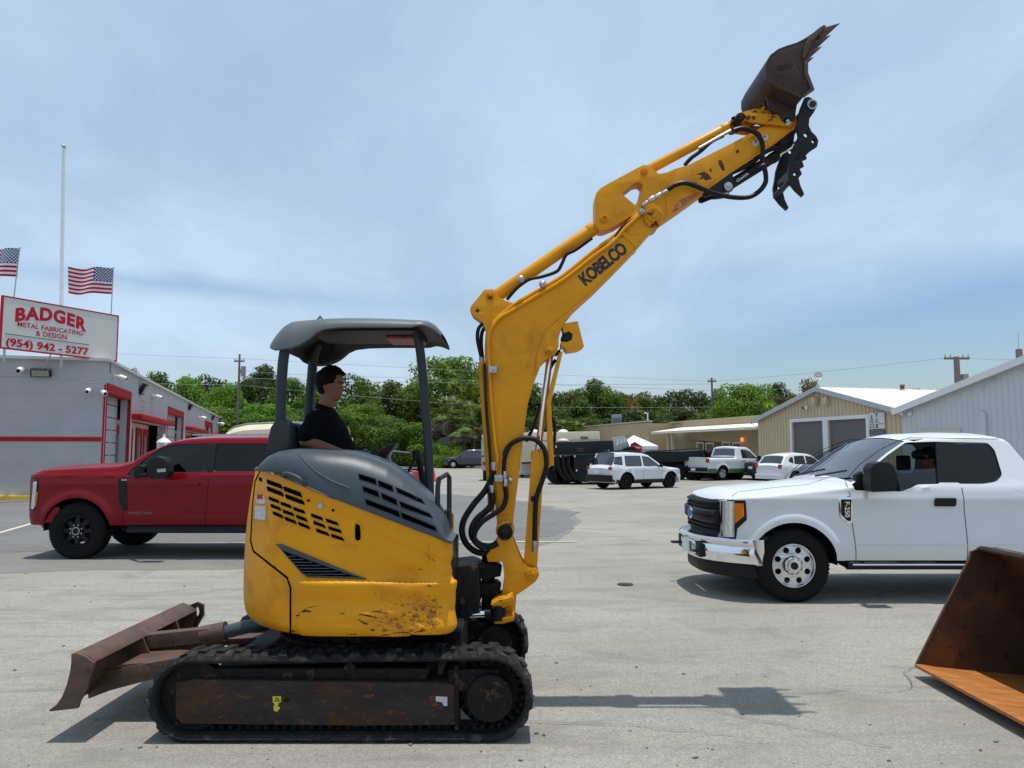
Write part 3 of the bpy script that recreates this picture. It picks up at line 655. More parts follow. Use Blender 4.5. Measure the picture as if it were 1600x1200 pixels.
# grey metal building
gb = thing('grey_metal_building', RM @ Vector((0, -.02, 0)), 'pale grey ribbed metal building at the right edge', 'building')
gs = .245; bpk = -9.0
mb = MB(); mb.prism([[(-.02, 0), (-.02, ze+.04), (bpk, ze+.04-bpk*gs), (-18, ze+.04), (-18, 0)]], lambda p: RM @ Vector((-.02, p[0], p[1])), lambda p: RM @ Vector((.13, p[0], p[1])))
y = -.3
while y > -12:
    mb.box((-.034, y-.015, 0), (-.021, y+.015, ze-y*gs-.1 if y > bpk else ze-(-18-y)*-gs), M=RM) if y > bpk else None; y -= .3
mb.box((.13, -18, 0), (24, -17.85, ze), M=RM); mb.build('wall', mgreyw, gb)
mb = MB()
mb.prism([[(.30, ze-.05), (bpk, ze+.04-bpk*gs+.02), (bpk, ze-bpk*gs+.16), (.30, ze+.07)]], lambda p: RM @ Vector((-.30, p[0], p[1])), lambda p: RM @ Vector((24, p[0], p[1])))
mb.prism([[(-18.3, ze-.05), (bpk, ze+.04-bpk*gs+.02), (bpk, ze-bpk*gs+.16), (-18.3, ze+.07)]], lambda p: RM @ Vector((-.30, p[0], p[1])), lambda p: RM @ Vector((24, p[0], p[1])))
mb.build('roof', mroof, gb)
mb = MB(); mb.prism([[(.3, ze-.22), (bpk, ze-bpk*gs-.13), (bpk, ze-bpk*gs+.17), (.3, ze+.08)]], lambda p: RM @ Vector((-.36, p[0], p[1])), lambda p: RM @ Vector((-.305, p[0], p[1])))
mb.build('gable_trim', M['whitepaint'], gb)
vb = RB(1538); mb = MB(); mb.box((-.16, vb-.17, RZ(1538, 683)), (-.03, vb+.17, RZ(1538, 647)), M=RM); mb.prism([[(vb-.17, RZ(1538, 647)), (vb+.17, RZ(1538, 647)), (vb, RZ(1538, 641))]], lambda p: RM @ Vector((-.16, p[0], p[1])), lambda p: RM @ Vector((-.03, p[0], p[1]))); mb.build('wall_duct', mgreyw, gb)
mb = MB(); mb.box((-.10, RB(1502), RZ(1470, 678)), (-.03, RB(1437), RZ(1470, 672)), M=RM); mb.build('wall_vent', M['cream'], gb)
c = RM @ Vector((-.05, RB(1426), RZ(1426, 647))); mb = MB(); mb.ball(c+Vector((-.08, 0, 0)), .09, 10, 8); mb.box((c.x-.1, c.y-.05, c.z), (c.x, c.y+.05, c.z+.1)); o = mb.build('security_camera', M['whitepaint']); recenter(o, c); tag(o, 'small white camera on the grey metal building near the tan corner', 'security camera')
# awning building and flat roofed block
ab = thing('beige_shopfront', RM @ Vector((3, wd, 0)), 'beige low shopfront under a long cream awning', 'building')
mbe = mat('beige_stucco', (.46, .38, .25), .85, var=.08, scale=.6, bump=.1); A = 3.0
def wh(px0, px1, z0, z1): 
    b0, b1 = RB(px1, A), RB(px0, A); return [(b0, z0), (b1, z0), (b1, z1), (b0, z1)]
ops = [wh(1053, 1078, .02, 2.9), wh(1089, 1098, .02, 2.2), wh(1103, 1114, .9, 2.15), wh(1129, 1139, .05, 2.2), wh(1145, 1157, .9, 2.15), wh(1022, 1034, .02, 2.8)]
mb = MB(); mb.prism([[(wd+.05, 0), (31, 0), (31, 4.0), (wd+.05, 4.0)]]+ops, lambda p: RM @ Vector((A, p[0], p[1])), lambda p: RM @ Vector((A+.25, p[0], p[1]))); mb.box((A+.25, wd+.2, 3.5), (A+9, 31, 3.6), M=RM); mb.build('wall', mbe, ab)
mb = MB(); mb.box((A-.12, wd+.05, 4.0), (A+.4, 31, 4.16), M=RM); mb.build('parapet_cap', mat('beige_cap', (.40, .33, .20), .8), ab)
for i, q in enumerate(ops):
    (b0, z0), _, (b1, z1), _ = q; mb = MB()
    if i in (0, 5): mb.box((A+.18, b0, z0), (A+.22, b1, z1), M=RM); mb.build('roller_door', mshut, ab); continue
    mb.box((A-.05, b0-.1, z0), (A-.002, b0, z1), M=RM); mb.box((A-.05, b1, z0), (A-.002, b1+.1, z1), M=RM); mb.box((A-.05, b0-.1, z1), (A-.002, b1+.1, z1+.12), M=RM)
    w = mb.build('door' if i in (1, 3) else 'window', M['whitepaint'], ab); mb = MB(); mb.box((A+.1, b0, z0), (A+.14, b1, z1), M=RM); mb.build('pane', M['glassdark'], w)
mb = MB(); mb.prism([[(0., 3.02), (0., 3.20), (A, 3.62), (A, 3.52)]], lambda p: RM @ Vector((p[0], wd+.06, p[1])), lambda p: RM @ Vector((p[0], 28.3, p[1]))); mb.build('awning', mat('cream_awning', (.72, .68, .55), .7, var=.03), ab)
mb = MB()
for px in (1042, 1049): b_ = RB(px, 1.0); mb.box((1.0, b_-.1, 0), (1.2, b_+.1, 3.2), M=RM)
mb.build('post', M['cream'], ab)
b_ = RB(1162, A); c = RM @ Vector((A-.05, b_, RZ(1162, 687, A))); mb = MB(); mb.ball(c+Vector((-.12, 0, 0)), .14, 10, 8, (1, 1, 1.3)); o = mb.build('wall_lantern', None or bpy.data.materials.new('lit_lamp')); lm = o.data.materials[0]; lm.use_nodes = True
bb = lm.node_tree.nodes['Principled BSDF']; bb.inputs['Base Color'].default_value = (.9, .25, .03, 1); bb.inputs['Emission Color'].default_value = (1, .3, .05, 1); bb.inputs['Emission Strength'].default_value = .9
recenter(o, c); tag(o, 'lit orange wall lantern under the cream awning', 'lamp')
fb_ = thing('flat_roofed_block', RM @ Vector((1.0, 31, 0)), 'plain beige flat roofed block left of the awning', 'building')
mb = MB(); b0, b1 = 30.0, 46
mb.prism([[(b0, 0), (b1, 0), (b1, 4.15), (b0, 4.05)], wh(1012, 1022, .02, 3.0)], lambda p: RM @ Vector((.6, p[0], p[1])), lambda p: RM @ Vector((.9, p[0], p[1]))); mb.box((.9, b1-.3, 0), (10, b1, 4.12), M=RM); mb.box((.9, b0, 0), (3.2, b0+.3, 4.0), M=RM); mb.build('wall', mat('warm_beige_stucco', (.50, .38, .22), .85, var=.1, scale=.4, spots=[((.46, .30, .17), .8, .55, .2, .9)]), fb_)
mb = MB(); mb.box((.5, b0, 4.12), (1.0, b1, 4.24), M=RM); mb.build('parapet_cap', mat('pale_cap', (.5, .47, .4), .8), fb_)
c = RM @ Vector((3.5, RB(963, 3.5), 4.2)); t = thing('rooftop_air_conditioner', c, 'grey box air conditioner on the beige flat roof', 'air conditioner')
mb = MB(); mb.box((c.x-.5, c.y-.5, 4.1), (c.x+.5, c.y+.5, HC+(703-648)*c.y/1200)); mb.build('housing', mat('ac_grey', (.25, .27, .29), .5, var=.1), t, bevel=.03)
mb = MB(); mb.cyl((c.x, c.y, 5.2), (c.x, c.y, 5.3), .3, seg=16)
for i in range(8): mb.box((c.x-.45, c.y-.52, 4.3+i*.1), (c.x+.45, c.y-.505, 4.33+i*.1))
mb.build('grille', M['blackpaint'], t)
c = RM @ Vector((.8, 30.6, 4.2)); mb = MB(); mb.tube([c, c+Vector((0, 0, .7)), c+Vector((-.3, 0, .72))], .06, seg=6); o = mb.build('roof_pipe', M['whitepaint']); recenter(o, c); tag(o, 'bent white pipe at the corner of the beige flat roof', 'pipe')
# ------------------------------------------------ poles and wires
def upole(px, Y, ytop, label, r=.15, arms=(), lean=0, xf=True):
    x = (px-800)/1200*Y; zt = HC+(703-ytop)*Y/1200; t = thing('utility_pole', (x, Y, 0), label, 'utility pole')
    mb = MB(); mb.cyl((x, Y, 0), (x+lean, Y, zt), r*1.25, r*.8, 10); mb.build('pole', M['wood'], t)
    for (dz, w) in arms:
        mb = MB(); mb.box((x-w/2, Y-.1, zt-dz-.07), (x+w/2, Y+.02, zt-dz+.07)); a = mb.build('crossarm', M['wood'], t)
        for k in (-.46, -.25, .25, .46):
            mb = MB(); mb.cyl((x+k*w, Y-.04, zt-dz+.07), (x+k*w, Y-.04, zt-dz+.28), .05, .03, 8); mb.build('insulator', M['wire'], a)
    if xf:
        mb = MB(); mb.cyl((x+r+.28, Y, zt-2.2), (x+r+.28, Y, zt-1.2), .24, seg=12); mb.box((x, Y-.05, zt-1.9), (x+r+.2, Y+.05, zt-1.5)); mb.build('transformer', mat('transformer_grey', (.2, .21, .22), .5), t)
    return Vector((x, Y, zt))
A1 = upole(371.5, 75, 553, 'weathered utility pole with a small top bracket among the trees left of the canopy', .12, [(.7, 1.0)])
A2 = upole(1113.5, 82, 590, 'grey utility pole in front of the trees above the awning', .12, [(.4, .9)])
A3 = upole(1499, 52, 557, 'brown utility pole with a long crossarm behind the white roof', .22, [(.12, 1.7)])
A4 = upole(1598, 45, 545, 'thick pole top at the right edge above the grey roof', .22, [], xf=False)
mb = MB(); mb.tube([A4, A4+Vector((0, 0, .9))], .02, seg=5); o = mb.build('lightning_rod', M['steel']); recenter(o, A4); tag(o, 'thin rod on the pole at the right edge', 'rod')
def wire(pts, label, r=.015):
    v = [P(x, y, Y) for x, y, Y in pts]; out = []
    for a, b in zip(v, v[1:]):
        for k in range(12):
            t = k/12; q = a.lerp(b, t); q.z -= .12*math.sin(math.pi*t); out.append(q)
    out.append(v[-1]); mb = MB(); mb.tube(out, r, seg=5); o = mb.build('power_line', M['wire']); recenter(o, v[0]); tag(o, label, 'power line', 'overhead power lines')
wire([(180, 596, 76), (372, 601, 75), (755, 634, 76), (1113, 636, 82)], 'pale cable sagging across the trees at the height of the operator chin')
wire([(372, 580, 75), (640, 590, 79), (1113, 610, 82)], 'cable crossing the bright tree above the canopy post')
wire([(372, 590, 75), (640, 597, 79), (1113, 600, 82)], 'cable just below the upper line behind the boom', .02)
wire([(-20, 541, 72), (372, 560, 75), (1113, 596, 82)], 'faint cable high over the left trees from the roof sign', .015)
wire([(1518, 559, 52), (1600, 560, 45), (1700, 560, 44)], 'thin cable from the crossarm to the right edge', .012)
wire([(1113, 596, 82), (1480, 559, 52)], 'faint cable from the grey pole to the brown crossarm pole', .012)

# ------------------------------------------------ vegetation
def leafmat(name, a, b, c, tr=.42):
    m = bpy.data.materials.new(name); m.use_nodes = True; nt = m.node_tree; N = nt.nodes; L = nt.links; p = N['Principled BSDF']; p.inputs['Roughness'].default_value = .55; p.inputs['Specular IOR Level'].default_value = .25
    tc = N.new('ShaderNodeTexCoord'); n = N.new('ShaderNodeTexNoise'); L.new(tc.outputs['Object'], n.inputs[0]); n.inputs['Scale'].default_value = 3.2; n.inputs['Detail'].default_value = 4
    r = N.new('ShaderNodeValToRGB'); e = r.color_ramp.elements; e[0].position = .32; e[0].color = (*a, 1); e[1].position = .68; e[1].color = (*c, 1); k = e.new(.5); k.color = (*b, 1); L.new(n.outputs[0], r.inputs[0])
    oi = N.new('ShaderNodeObjectInfo'); hs = N.new('ShaderNodeHueSaturation'); L.new(r.outputs[0], hs.inputs['Color'])
    mr = N.new('ShaderNodeMapRange'); L.new(oi.outputs['Random'], mr.inputs[0]); mr.inputs[3].default_value = .475; mr.inputs[4].default_value = .505; L.new(mr.outputs[0], hs.inputs['Hue'])
    mv = N.new('ShaderNodeMapRange'); L.new(oi.outputs['Random'], mv.inputs[0]); mv.inputs[3].default_value = 1.05; mv.inputs[4].default_value = 1.5; L.new(mv.outputs[0], hs.inputs['Value'])
    L.new(hs.outputs[0], p.inputs['Base Color'])
    t = N.new('ShaderNodeBsdfTranslucent'); L.new(hs.outputs[0], t.inputs[0]); mx = N.new('ShaderNodeMixShader'); mx.inputs[0].default_value = tr; L.new(p.outputs[0], mx.inputs[1]); L.new(t.outputs[0], mx.inputs[2]); L.new(mx.outputs[0], N['Material Output'].inputs[0])
    return m
LF = [leafmat('leaf_green', (.030, .068, .010), (.060, .125, .016), (.13, .20, .025)), leafmat('leaf_bright', (.045, .11, .012), (.09, .20, .02), (.17, .29, .03)),
      leafmat('leaf_dark', (.022, .048, .012), (.045, .085, .018), (.085, .13, .025)), leafmat('leaf_olive', (.07, .075, .015), (.13, .12, .022), (.20, .16, .035))]
mbark = mat('bark', (.10, .075, .055), .9, var=.3, scale=3, bump=.4)
def crown_mesh(seed, n_cl, n_lf, lsz, shape=(1, 1, .8), open_=.0):
    rnd = random.Random(seed); verts = []; faces = []; cl = []
    for i in range(n_cl):
        for _ in range(50):
            v = Vector((rnd.gauss(0, 1), rnd.gauss(0, 1), rnd.gauss(0, 1))).normalized(); rr = rnd.uniform(.35, 1)**.5*.82
            p = Vector((v.x*rr*shape[0], v.y*rr*shape[1], v.z*rr*shape[2]))
            if p.z > -shape[2]*.75: break
        cl.append((p, rnd.uniform(.2, .38)))
    for c, r in cl:
        for j in range(int(n_lf*1.35*(r/.26)**2)):
            d = Vector((rnd.gauss(0, 1), rnd.gauss(0, 1), rnd.gauss(.25, 1))).normalized()
            p = c+Vector((d.x, d.y, d.z*.75))*r*rnd.uniform(.6, 1.12)
            nrm = (d+Vector((rnd.gauss(0, .6), rnd.gauss(0, .6), rnd.gauss(.35, .6)))).normalized()
            a = nrm.orthogonal().normalized(); a = Matrix.Rotation(rnd.random()*6.28, 3, nrm) @ a; b = nrm.cross(a)
            s = lsz*rnd.uniform(.9, 1.9); k = len(verts); w = s*rnd.uniform(.35, .6)
            verts += [p-a*s, p+b*w-nrm*s*.15, p+a*s, p-b*w-nrm*s*.15]; faces.append((k, k+1, k+2, k+3))
    me = bpy.data.meshes.new('crown'); me.from_pydata(verts, [], faces); 
    return me, cl
CRN = [crown_mesh(s, n, k, l, sh) for s, n, k, l, sh in ((1, 44, 120, .034, (1, 1, .8)), (2, 40, 120, .038, (1, 1, .95)), (3, 34, 95, .036, (1, 1, .75)), (4, 52, 120, .030, (1, 1, .85)), (5, 26, 80, .040, (1, 1, .9)), (6, 48, 130, .032, (1, 1, .7)))]
CM = {}
TK = {}
def trunk_mesh(v):
    if v in TK: return TK[v]
    rnd = random.Random(v+50); mb = MB()
    mb.tube([(0, 0, -1.9), (.03, .02, -1.2), (-.02, .03, -.55), (.02, 0, -.1)], (.075, .04), seg=8)
    for c, r in CRN[v][1][:16]:
        s = Vector((0, 0, rnd.uniform(-.9, -.3))); mb.tube([s, s.lerp(c, .5)+Vector((0, 0, -.06)), c], (.025, .007), seg=5)
    bmesh.ops.recalc_face_normals(mb.b, faces=mb.b.faces)
    me = bpy.data.meshes.new('trunk'); mb.b.to_mesh(me); mb.b.free(); me.materials.append(mbark)
    for p in me.polygons: p.use_smooth = True
    TK[v] = me; return me
def tree(px, ytop, wpx, Y, v, lf, label, cat='tree', name='broadleaf_tree', group='trees along the back of the yard', hz=None):
    x = (px-800)/1200*Y; zt = HC+(703-ytop)*Y/1200; rx = wpx/2/1200*Y*1.2
    rz = hz if hz else zt*.44; key = (v, lf)
    sh = (.8, .95, .75, .85, .9, .7)[v]
    if key not in CM:
        me = CRN[v][0].copy(); me.materials.append(LF[lf]); CM[key] = me
    t = thing(name, (x, Y, 0), label, cat, group, rz=random.uniform(0, 6.28))
    c = bpy.data.objects.new('crown', CM[key]); COL.objects.link(c); c.parent = t; c.location = (0, 0, zt-rz*sh*1.02); c.scale = (rx, rx, rz)
    if name != 'shrub':
        k = bpy.data.objects.new('trunk', trunk_mesh(v)); COL.objects.link(k); k.parent = t; k.location = c.location
        k.scale = (rx, rx, max((zt-rz*sh*1.02)/1.9, rz*.55))
    return t
random.seed(21)
TR = [ # px, top, width, Y, variant, leaf, label
 (205, 573, 60, 96, 2, 2, 'dark tree just showing over the grey workshop roof'),
 (245, 584, 70, 92, 0, 0, 'green tree above the middle of the workshop roof'),
 (296, 580, 80, 90, 1, 1, 'bright bushy tree left of the weathered utility pole'),
 (338, 571, 62, 95, 4, 2, 'spiky dark tree just left of the weathered utility pole'),
 (352, 598, 60, 84, 5, 1, 'yellowish tree in front of the weathered utility pole'),
 (412, 573, 78, 90, 0, 2, 'dark tree between the weathered pole and the rear canopy posts'),
 (455, 585, 70, 86, 3, 0, 'tree behind the rear canopy posts'),
 (505, 590, 80, 94, 1, 0, 'tree behind the operator head'),
 (568, 570, 66, 92, 4, 0, 'open crowned tree right of the operator face'),
 (612, 597, 80, 86, 0, 0, 'rounded tree between the operator and the front canopy post'),
 (700, 551, 120, 88, 3, 1, 'tallest bright green tree left of the boom'),
 (655, 585, 60, 92, 1, 1, 'bright tree right behind the front canopy post'),
 (752, 562, 70, 98, 2, 0, 'tree whose left side shows beside the boom'),
 (800, 580, 90, 92, 0, 2, 'tree hidden mostly behind the boom'),
 (858, 603, 70, 90, 4, 2, 'dark tree between boom and boom cylinder guard'),
 (888, 603, 62, 95, 1, 3, 'olive tree just right of the boom cylinder guard'),
 (930, 595, 78, 90, 0, 0, 'rounded tree with a high dark top above the cream camper'),
 (970, 612, 64, 93, 5, 3, 'olive tree above the rooftop air conditioner'),
 (1012, 610, 62, 95, 2, 0, 'tree above the white tent'),
 (1044, 601, 60, 97, 4, 2, 'spiky tree with a thin leader above the awning left end'),
 (1082, 603, 76, 92, 1, 2, 'dark tree left of the grey utility pole'),
 (1130, 612, 50, 96, 5, 0, 'low tree right behind the grey utility pole'),
 (1166, 595, 98, 78, 3, 1, 'large bright dense tree right of the grey utility pole'),
 (1216, 600, 60, 98, 0, 2, 'hazy green tree behind the dense bright one'),
 (1236, 616, 60, 84, 5, 3, 'low rusty olive tree beside the tan roof slope'),
 (1262, 589, 56, 84, 2, 3, 'brownish tree just left of the dish pole'),
 (1440, 607, 70, 120, 5, 0, 'distant tree top peeking over the white roof'),
]
for a in TR: tree(*a)
SH = [(225, 640, 110, 82, 0, 0, 'shrub mass under the trees beside the workshop roof line'), (300, 632, 90, 80, 3, 1, 'green shrub above the red truck windscreen'), (355, 632, 80, 78, 1, 1, 'yellow green shrub above the red truck roof'),
 (420, 628, 80, 78, 3, 1, 'light green shrub behind the left rear canopy post'), (480, 640, 80, 77, 0, 0, 'shrub behind the operator back'), (560, 628, 84, 77, 3, 1, 'green shrub in front of the operator chest'),
 (600, 648, 80, 74, 5, 0, 'low spreading shrub above the blue bins'), (640, 655, 70, 74, 1, 1, 'bright shrub left of the front canopy post base'), (700, 690, 60, 73, 5, 1, 'small bright shrub above the dark suv'), (735, 660, 60, 80, 0, 2, 'dark shrub beside the boom'),
 (800, 640, 90, 84, 1, 2, 'dark shrub behind the lower boom'), (865, 640, 80, 84, 0, 0, 'shrub behind the boom cylinder rod'), (915, 650, 80, 86, 3, 0, 'shrub above the cream camper roof'), (985, 640, 100, 88, 5, 2, 'shrub behind the beige flat roof'), (1070, 640, 110, 88, 0, 2, 'dark shrub behind the awning building'), (1150, 640, 100, 86, 5, 0, 'shrub low behind the awning roof right end'), (1225, 630, 70, 82, 1, 3, 'rusty shrub at the tan roof eave')]
for a in SH: tree(*a, cat='shrub', name='shrub', group='shrubs under the tree line', hz=2.6)
def palm(px, ytop, Y, label, seed, n=26, drop=True, R0=1.9):
    rnd = random.Random(seed); x = (px-800)/1200*Y; zt = HC+(703-ytop)*Y/1200-.9; t = thing('palm_tree', (x, Y, 0), label, 'palm tree', 'palms in the tree line')
    mb = MB(); mb.tube([(x, Y, 0), (x+.1, Y, zt*.5), (x, Y, zt)], (.24, .2), seg=8); mb.build('trunk', mbark, t)
    mb = MB()
    for i in range(n):
        a = rnd.uniform(0, 6.28); el = rnd.uniform(-.9, 1.25) if drop else rnd.uniform(.1, 1.3); L_ = R0*rnd.uniform(.8, 1.15)
        d = Vector((math.cos(a)*math.cos(el), math.sin(a)*math.cos(el), math.sin(el))); p0 = Vector((x, Y, zt)); mid = p0+d*L_*.55
        for k in range(16):
            b = (k/15-.5)*2.3; side = d.cross(Vector((0, 0, 1))).normalized(); dd = (d*math.cos(b)+side*math.sin(b)).normalized()
            e = mid+dd*L_*.55+Vector((0, 0, -.28*L_*abs(1-abs(b)*.3))); w = dd.cross(Vector((0, 0, 1))).normalized()*.045
            mb.face([mid-w, mid+w, e+w*.3, e-w*.3], 1 if el < -.35 else 0)
        w = d.cross(Vector((0, 0, 1))).normalized()*.03; mb.face([p0-w, p0+w, mid+w, mid-w], 0)
    mb.build('crown', [leafmat('palm_leaf%d' % seed, (.06, .09, .02), (.12, .16, .04), (.22, .25, .08), .3), mat('dry_frond%d' % seed, (.13, .10, .06), .9, var=.3)], t, weld=False)
palm(705, 632, 76, 'tall fan palm with drooping dry fronds left of the boom', 1, 46, R0=2.3); palm(738, 640, 75, 'thick skirted fan palm touching the boom edge', 2, 46, R0=2.2); palm(722, 655, 74, 'short fan palm between the two taller palms', 3, 34, R0=1.7)
palm(672, 648, 79, 'fan palm behind the front canopy post', 4, 30, R0=1.7)
palm(880, 660, 78, 'small fan palm above the camper left of the skylights', 5, 26, False, 1.5); palm(905, 663, 78, 'small fan palm above the camper right of the skylights', 6, 26, False, 1.5); palm(1060, 660, 84, 'low palm behind the beige shopfront roof', 7, 22, False, 1.4)
# dense undergrowth that closes the gaps low down
rnd = random.Random(9); vs = []; fs = []
for i in range(42000):
    X = rnd.uniform(-60, 48); Y = 90+rnd.uniform(-1.5, 5); h = 6.2+1.3*noise.noise(Vector((X*.13, 0, 2))); z = rnd.random()*h; s = rnd.uniform(.22, .5)
    nrm = Vector((rnd.gauss(0, .7), rnd.gauss(-.8, .5), rnd.gauss(.5, .6))).normalized(); a = nrm.orthogonal().normalized(); a = Matrix.Rotation(rnd.random()*6.28, 3, nrm) @ a; b = nrm.cross(a); p = Vector((X, Y, z)); k = len(vs)
    vs += [p-a*s, p+b*s*.5, p+a*s, p-b*s*.5]; fs.append((k, k+1, k+2, k+3))
me = bpy.data.meshes.new('undergrowth'); me.from_pydata(vs, [], fs); me.materials.append(LF[0]); o = bpy.data.objects.new('undergrowth', me); COL.objects.link(o); tag(o, kind='stuff')
# grey shed roof in the bushes
q = (704-800)/1200*82; t = thing('shed', (q, 82, 0), 'small shed with a pale grey roof half hidden under the palms', 'shed')
mb = MB(); mb.box((q-1.6, 82, 0), (q+1.6, 85, 2.3)); mb.build('wall', mat('shed_wall', (.2, .19, .17), .8), t)
mb = MB(); mb.prism([[(q-1.9, 2.25), (q-.9, 3.0), (q+.9, 3.0), (q+1.9, 2.25)]], lambda p: (p[0], 81.6, p[1]), lambda p: (p[0], 85.3, p[1])); mb.build('roof', mat('shed_roof', (.22, .25, .25), .7, var=.15), t)
# ================================================================ EXCAVATOR
YN = 4.56; YB = 5.30                      # outer face of the near track; centre plane of the boom
EX = thing('mini_excavator', (-1.0, 5.30, 0), 'yellow tracked mini excavator with raised boom, rusty bucket and grey canopy', 'excavator')
def pw(x, y, Y): return P(x, y, Y)
# ---------------- undercarriage
def track(Ynear, name='rubber_track'):
    w = .30; cl, rl = (-1.862, .243), .222; cr, rr = (-.128, .252), .229
    path = []
    n = 16
    for i in range(n+1):
        a = R(90+180*i/n); path.append((cl[0]+rl*math.cos(a), cl[1]+rl*math.sin(a)))
    for i in range(n+1):
        a = R(270+180*i/n); path.append((cr[0]+rr*math.cos(a), cr[1]+rr*math.sin(a)))
    # close along the top with a slight sag
    path.append((-.7, cr[1]+rr-.004)); path.append((-1.3, cl[1]+rl+.002)); path.append(path[0])
    seg = [math.dist(a, b) for a, b in zip(path, path[1:])]; tot = sum(seg)
    def at(s):
        s %= tot
        for k, l in enumerate(seg):
            if s <= l: break
            s -= l
        a, b = path[k], path[k+1]; t = s/l; d = Vector((b[0]-a[0], b[1]-a[1])).normalized()
        return Vector((a[0]+(b[0]-a[0])*t, a[1]+(b[1]-a[1])*t)), d
    mb = MB(); N = 220; rows = []
    for i in range(N):
        p, d = at(tot*i/N); nrm = Vector((d.y, -d.x))      # path runs counter-clockwise seen from the camera: outward is left... fixed below
        c = Vector(((cl[0]+cr[0])/2, .24)); 
        if nrm.dot(p-c) < 0: nrm = -nrm
        y0, y1 = Ynear, Ynear+w
        def q(o, y): return Vector((p.x+nrm.x*o, y, p.y+nrm.y*o))
        rows.append([q(-.022, y0+.02), q(-.004, y0), q(.004, y0+.004), q(.008, y0+.03), q(.008, y1-.03), q(.004, y1-.004), q(-.004, y1), q(-.022, y1-.02)])
    mb.grid(rows, closed_u=True, closed_v=True)
    # tread lugs: two staggered rows of slanted blocks
    NL = 46; pitch = tot/NL
    for i in range(NL):
        for side in (0, 1):
            s0 = i*pitch+(pitch/2 if side else 0)
            def q(s, o, y):
                p, d = at(s); nrm = Vector((d.y, -d.x))
                if nrm.dot(p-Vector(((cl[0]+cr[0])/2, .24))) < 0: nrm = -nrm
                return Vector((p.x+nrm.x*o, y, p.y+nrm.y*o))
            ya, yb = (Ynear+.002, Ynear+.17) if side == 0 else (Ynear+.298, Ynear+.13)
            wd = pitch*.40; sk = pitch*.30
            o1 = .023
            b = [q(s0-wd, .003, ya), q(s0+wd, .003, ya), q(s0+wd*.7+sk, .003, yb), q(s0-wd*.5+sk, .003, yb)]
            t = [q(s0-wd*.6, o1, ya+(.012 if side == 0 else -.012)), q(s0+wd*.6, o1, ya+(.012 if side == 0 else -.012)), q(s0+wd*.45+sk, o1, yb), q(s0-wd*.3+sk, o1, yb)]
            V = [mb.b.verts.new(p) for p in b+t]
            for f in ((0, 1, 2, 3), (4, 5, 6, 7), (0, 1, 5, 4), (1, 2, 6, 5), (2, 3, 7, 6), (3, 0, 4, 7)): mb.b.faces.new([V[k] for k in f])
    # inner drive lugs
    for i in range(NL*2):
        p, d = at(i*tot/(NL*2)); nrm = Vector((d.y, -d.x))
        if nrm.dot(p-Vector(((cl[0]+cr[0])/2, .24))) < 0: nrm = -nrm
        q = Vector((p.x-nrm.x*.035, Ynear+.15, p.y-nrm.y*.035)); mb.box((q.x-.012, Ynear+.11, q.z-.012), (q.x+.012, Ynear+.19, q.z+.012))
    t = mb.build(name, M['rubber'], EX, weld=False, angle=40)
    # sprocket (right) and idler (left)
    def Mx(c, y): return Matrix.Translation((c[0], y, c[1])) @ Matrix.Rotation(R(90), 4, 'X')
    mb = MB()
    lp = []
    for i in range(21*4):
        a = 2*math.pi*i/(21*4); r = .195 if i % 4 in (0, 1) else .165; lp.append((cr[0]+r*math.cos(a), cr[1]+r*math.sin(a)))
    mb.prism([lp], lambda p: (p[0], Ynear+.13, p[1]), lambda p: (p[0], Ynear+.17, p[1]))
    mb.lathe([(.001, -.02), (.09, -.02), (.10, 0), (.10, .06), (.13, .07), (.13, .14), (.001, .14)], Matrix.Translation((cr[0], Ynear+.14, cr[1])) @ Matrix.Rotation(R(90), 4, 'X') @ Matrix.Scale(1, 4), 28)
    for i in range(9):
        a = 2*math.pi*i/9; mb.cyl((cr[0]+.112*math.cos(a), Ynear+.06, cr[1]+.112*math.sin(a)), (cr[0]+.112*math.cos(a), Ynear+.075, cr[1]+.112*math.sin(a)), .010, seg=6)
    mb.cyl((cr[0], Ynear+.19, cr[1]), (cr[0], Ynear+.2, cr[1]), .212, seg=40)
    mb.build('sprocket', M['grease'], EX)
    mb = MB(); mb.lathe([(.001, .0), (.05, .0), (.055, .02), (.12, .035), (.185, .02), (.195, .03), (.195, .11), (.001, .11)], Matrix.Translation((cl[0], Ynear+.19, cl[1])) @ Matrix.Rotation(R(90), 4, 'X'), 28)
    mb.build('idler_wheel', M['grease'], EX)
    for x in (-1.52, -1.22, -.93, -.64, -.42):
        mb = MB(); mb.lathe([(.001, .0), (.045, 0), (.05, .01), (.075, .02), (.075, .16), (.05, .17), (.001, .17)], Matrix.Translation((x, Ynear+.285, .092)) @ Matrix.Rotation(R(90), 4, 'X'), 20); mb.build('track_roller', M['grease'], EX)
    mb = MB(); mb.cyl((-.95, Ynear+.06, .405), (-.95, Ynear+.22, .405), .034, seg=14); mb.build('carrier_roller', M['grease'], EX)
track(YN); track(YN+1.24)
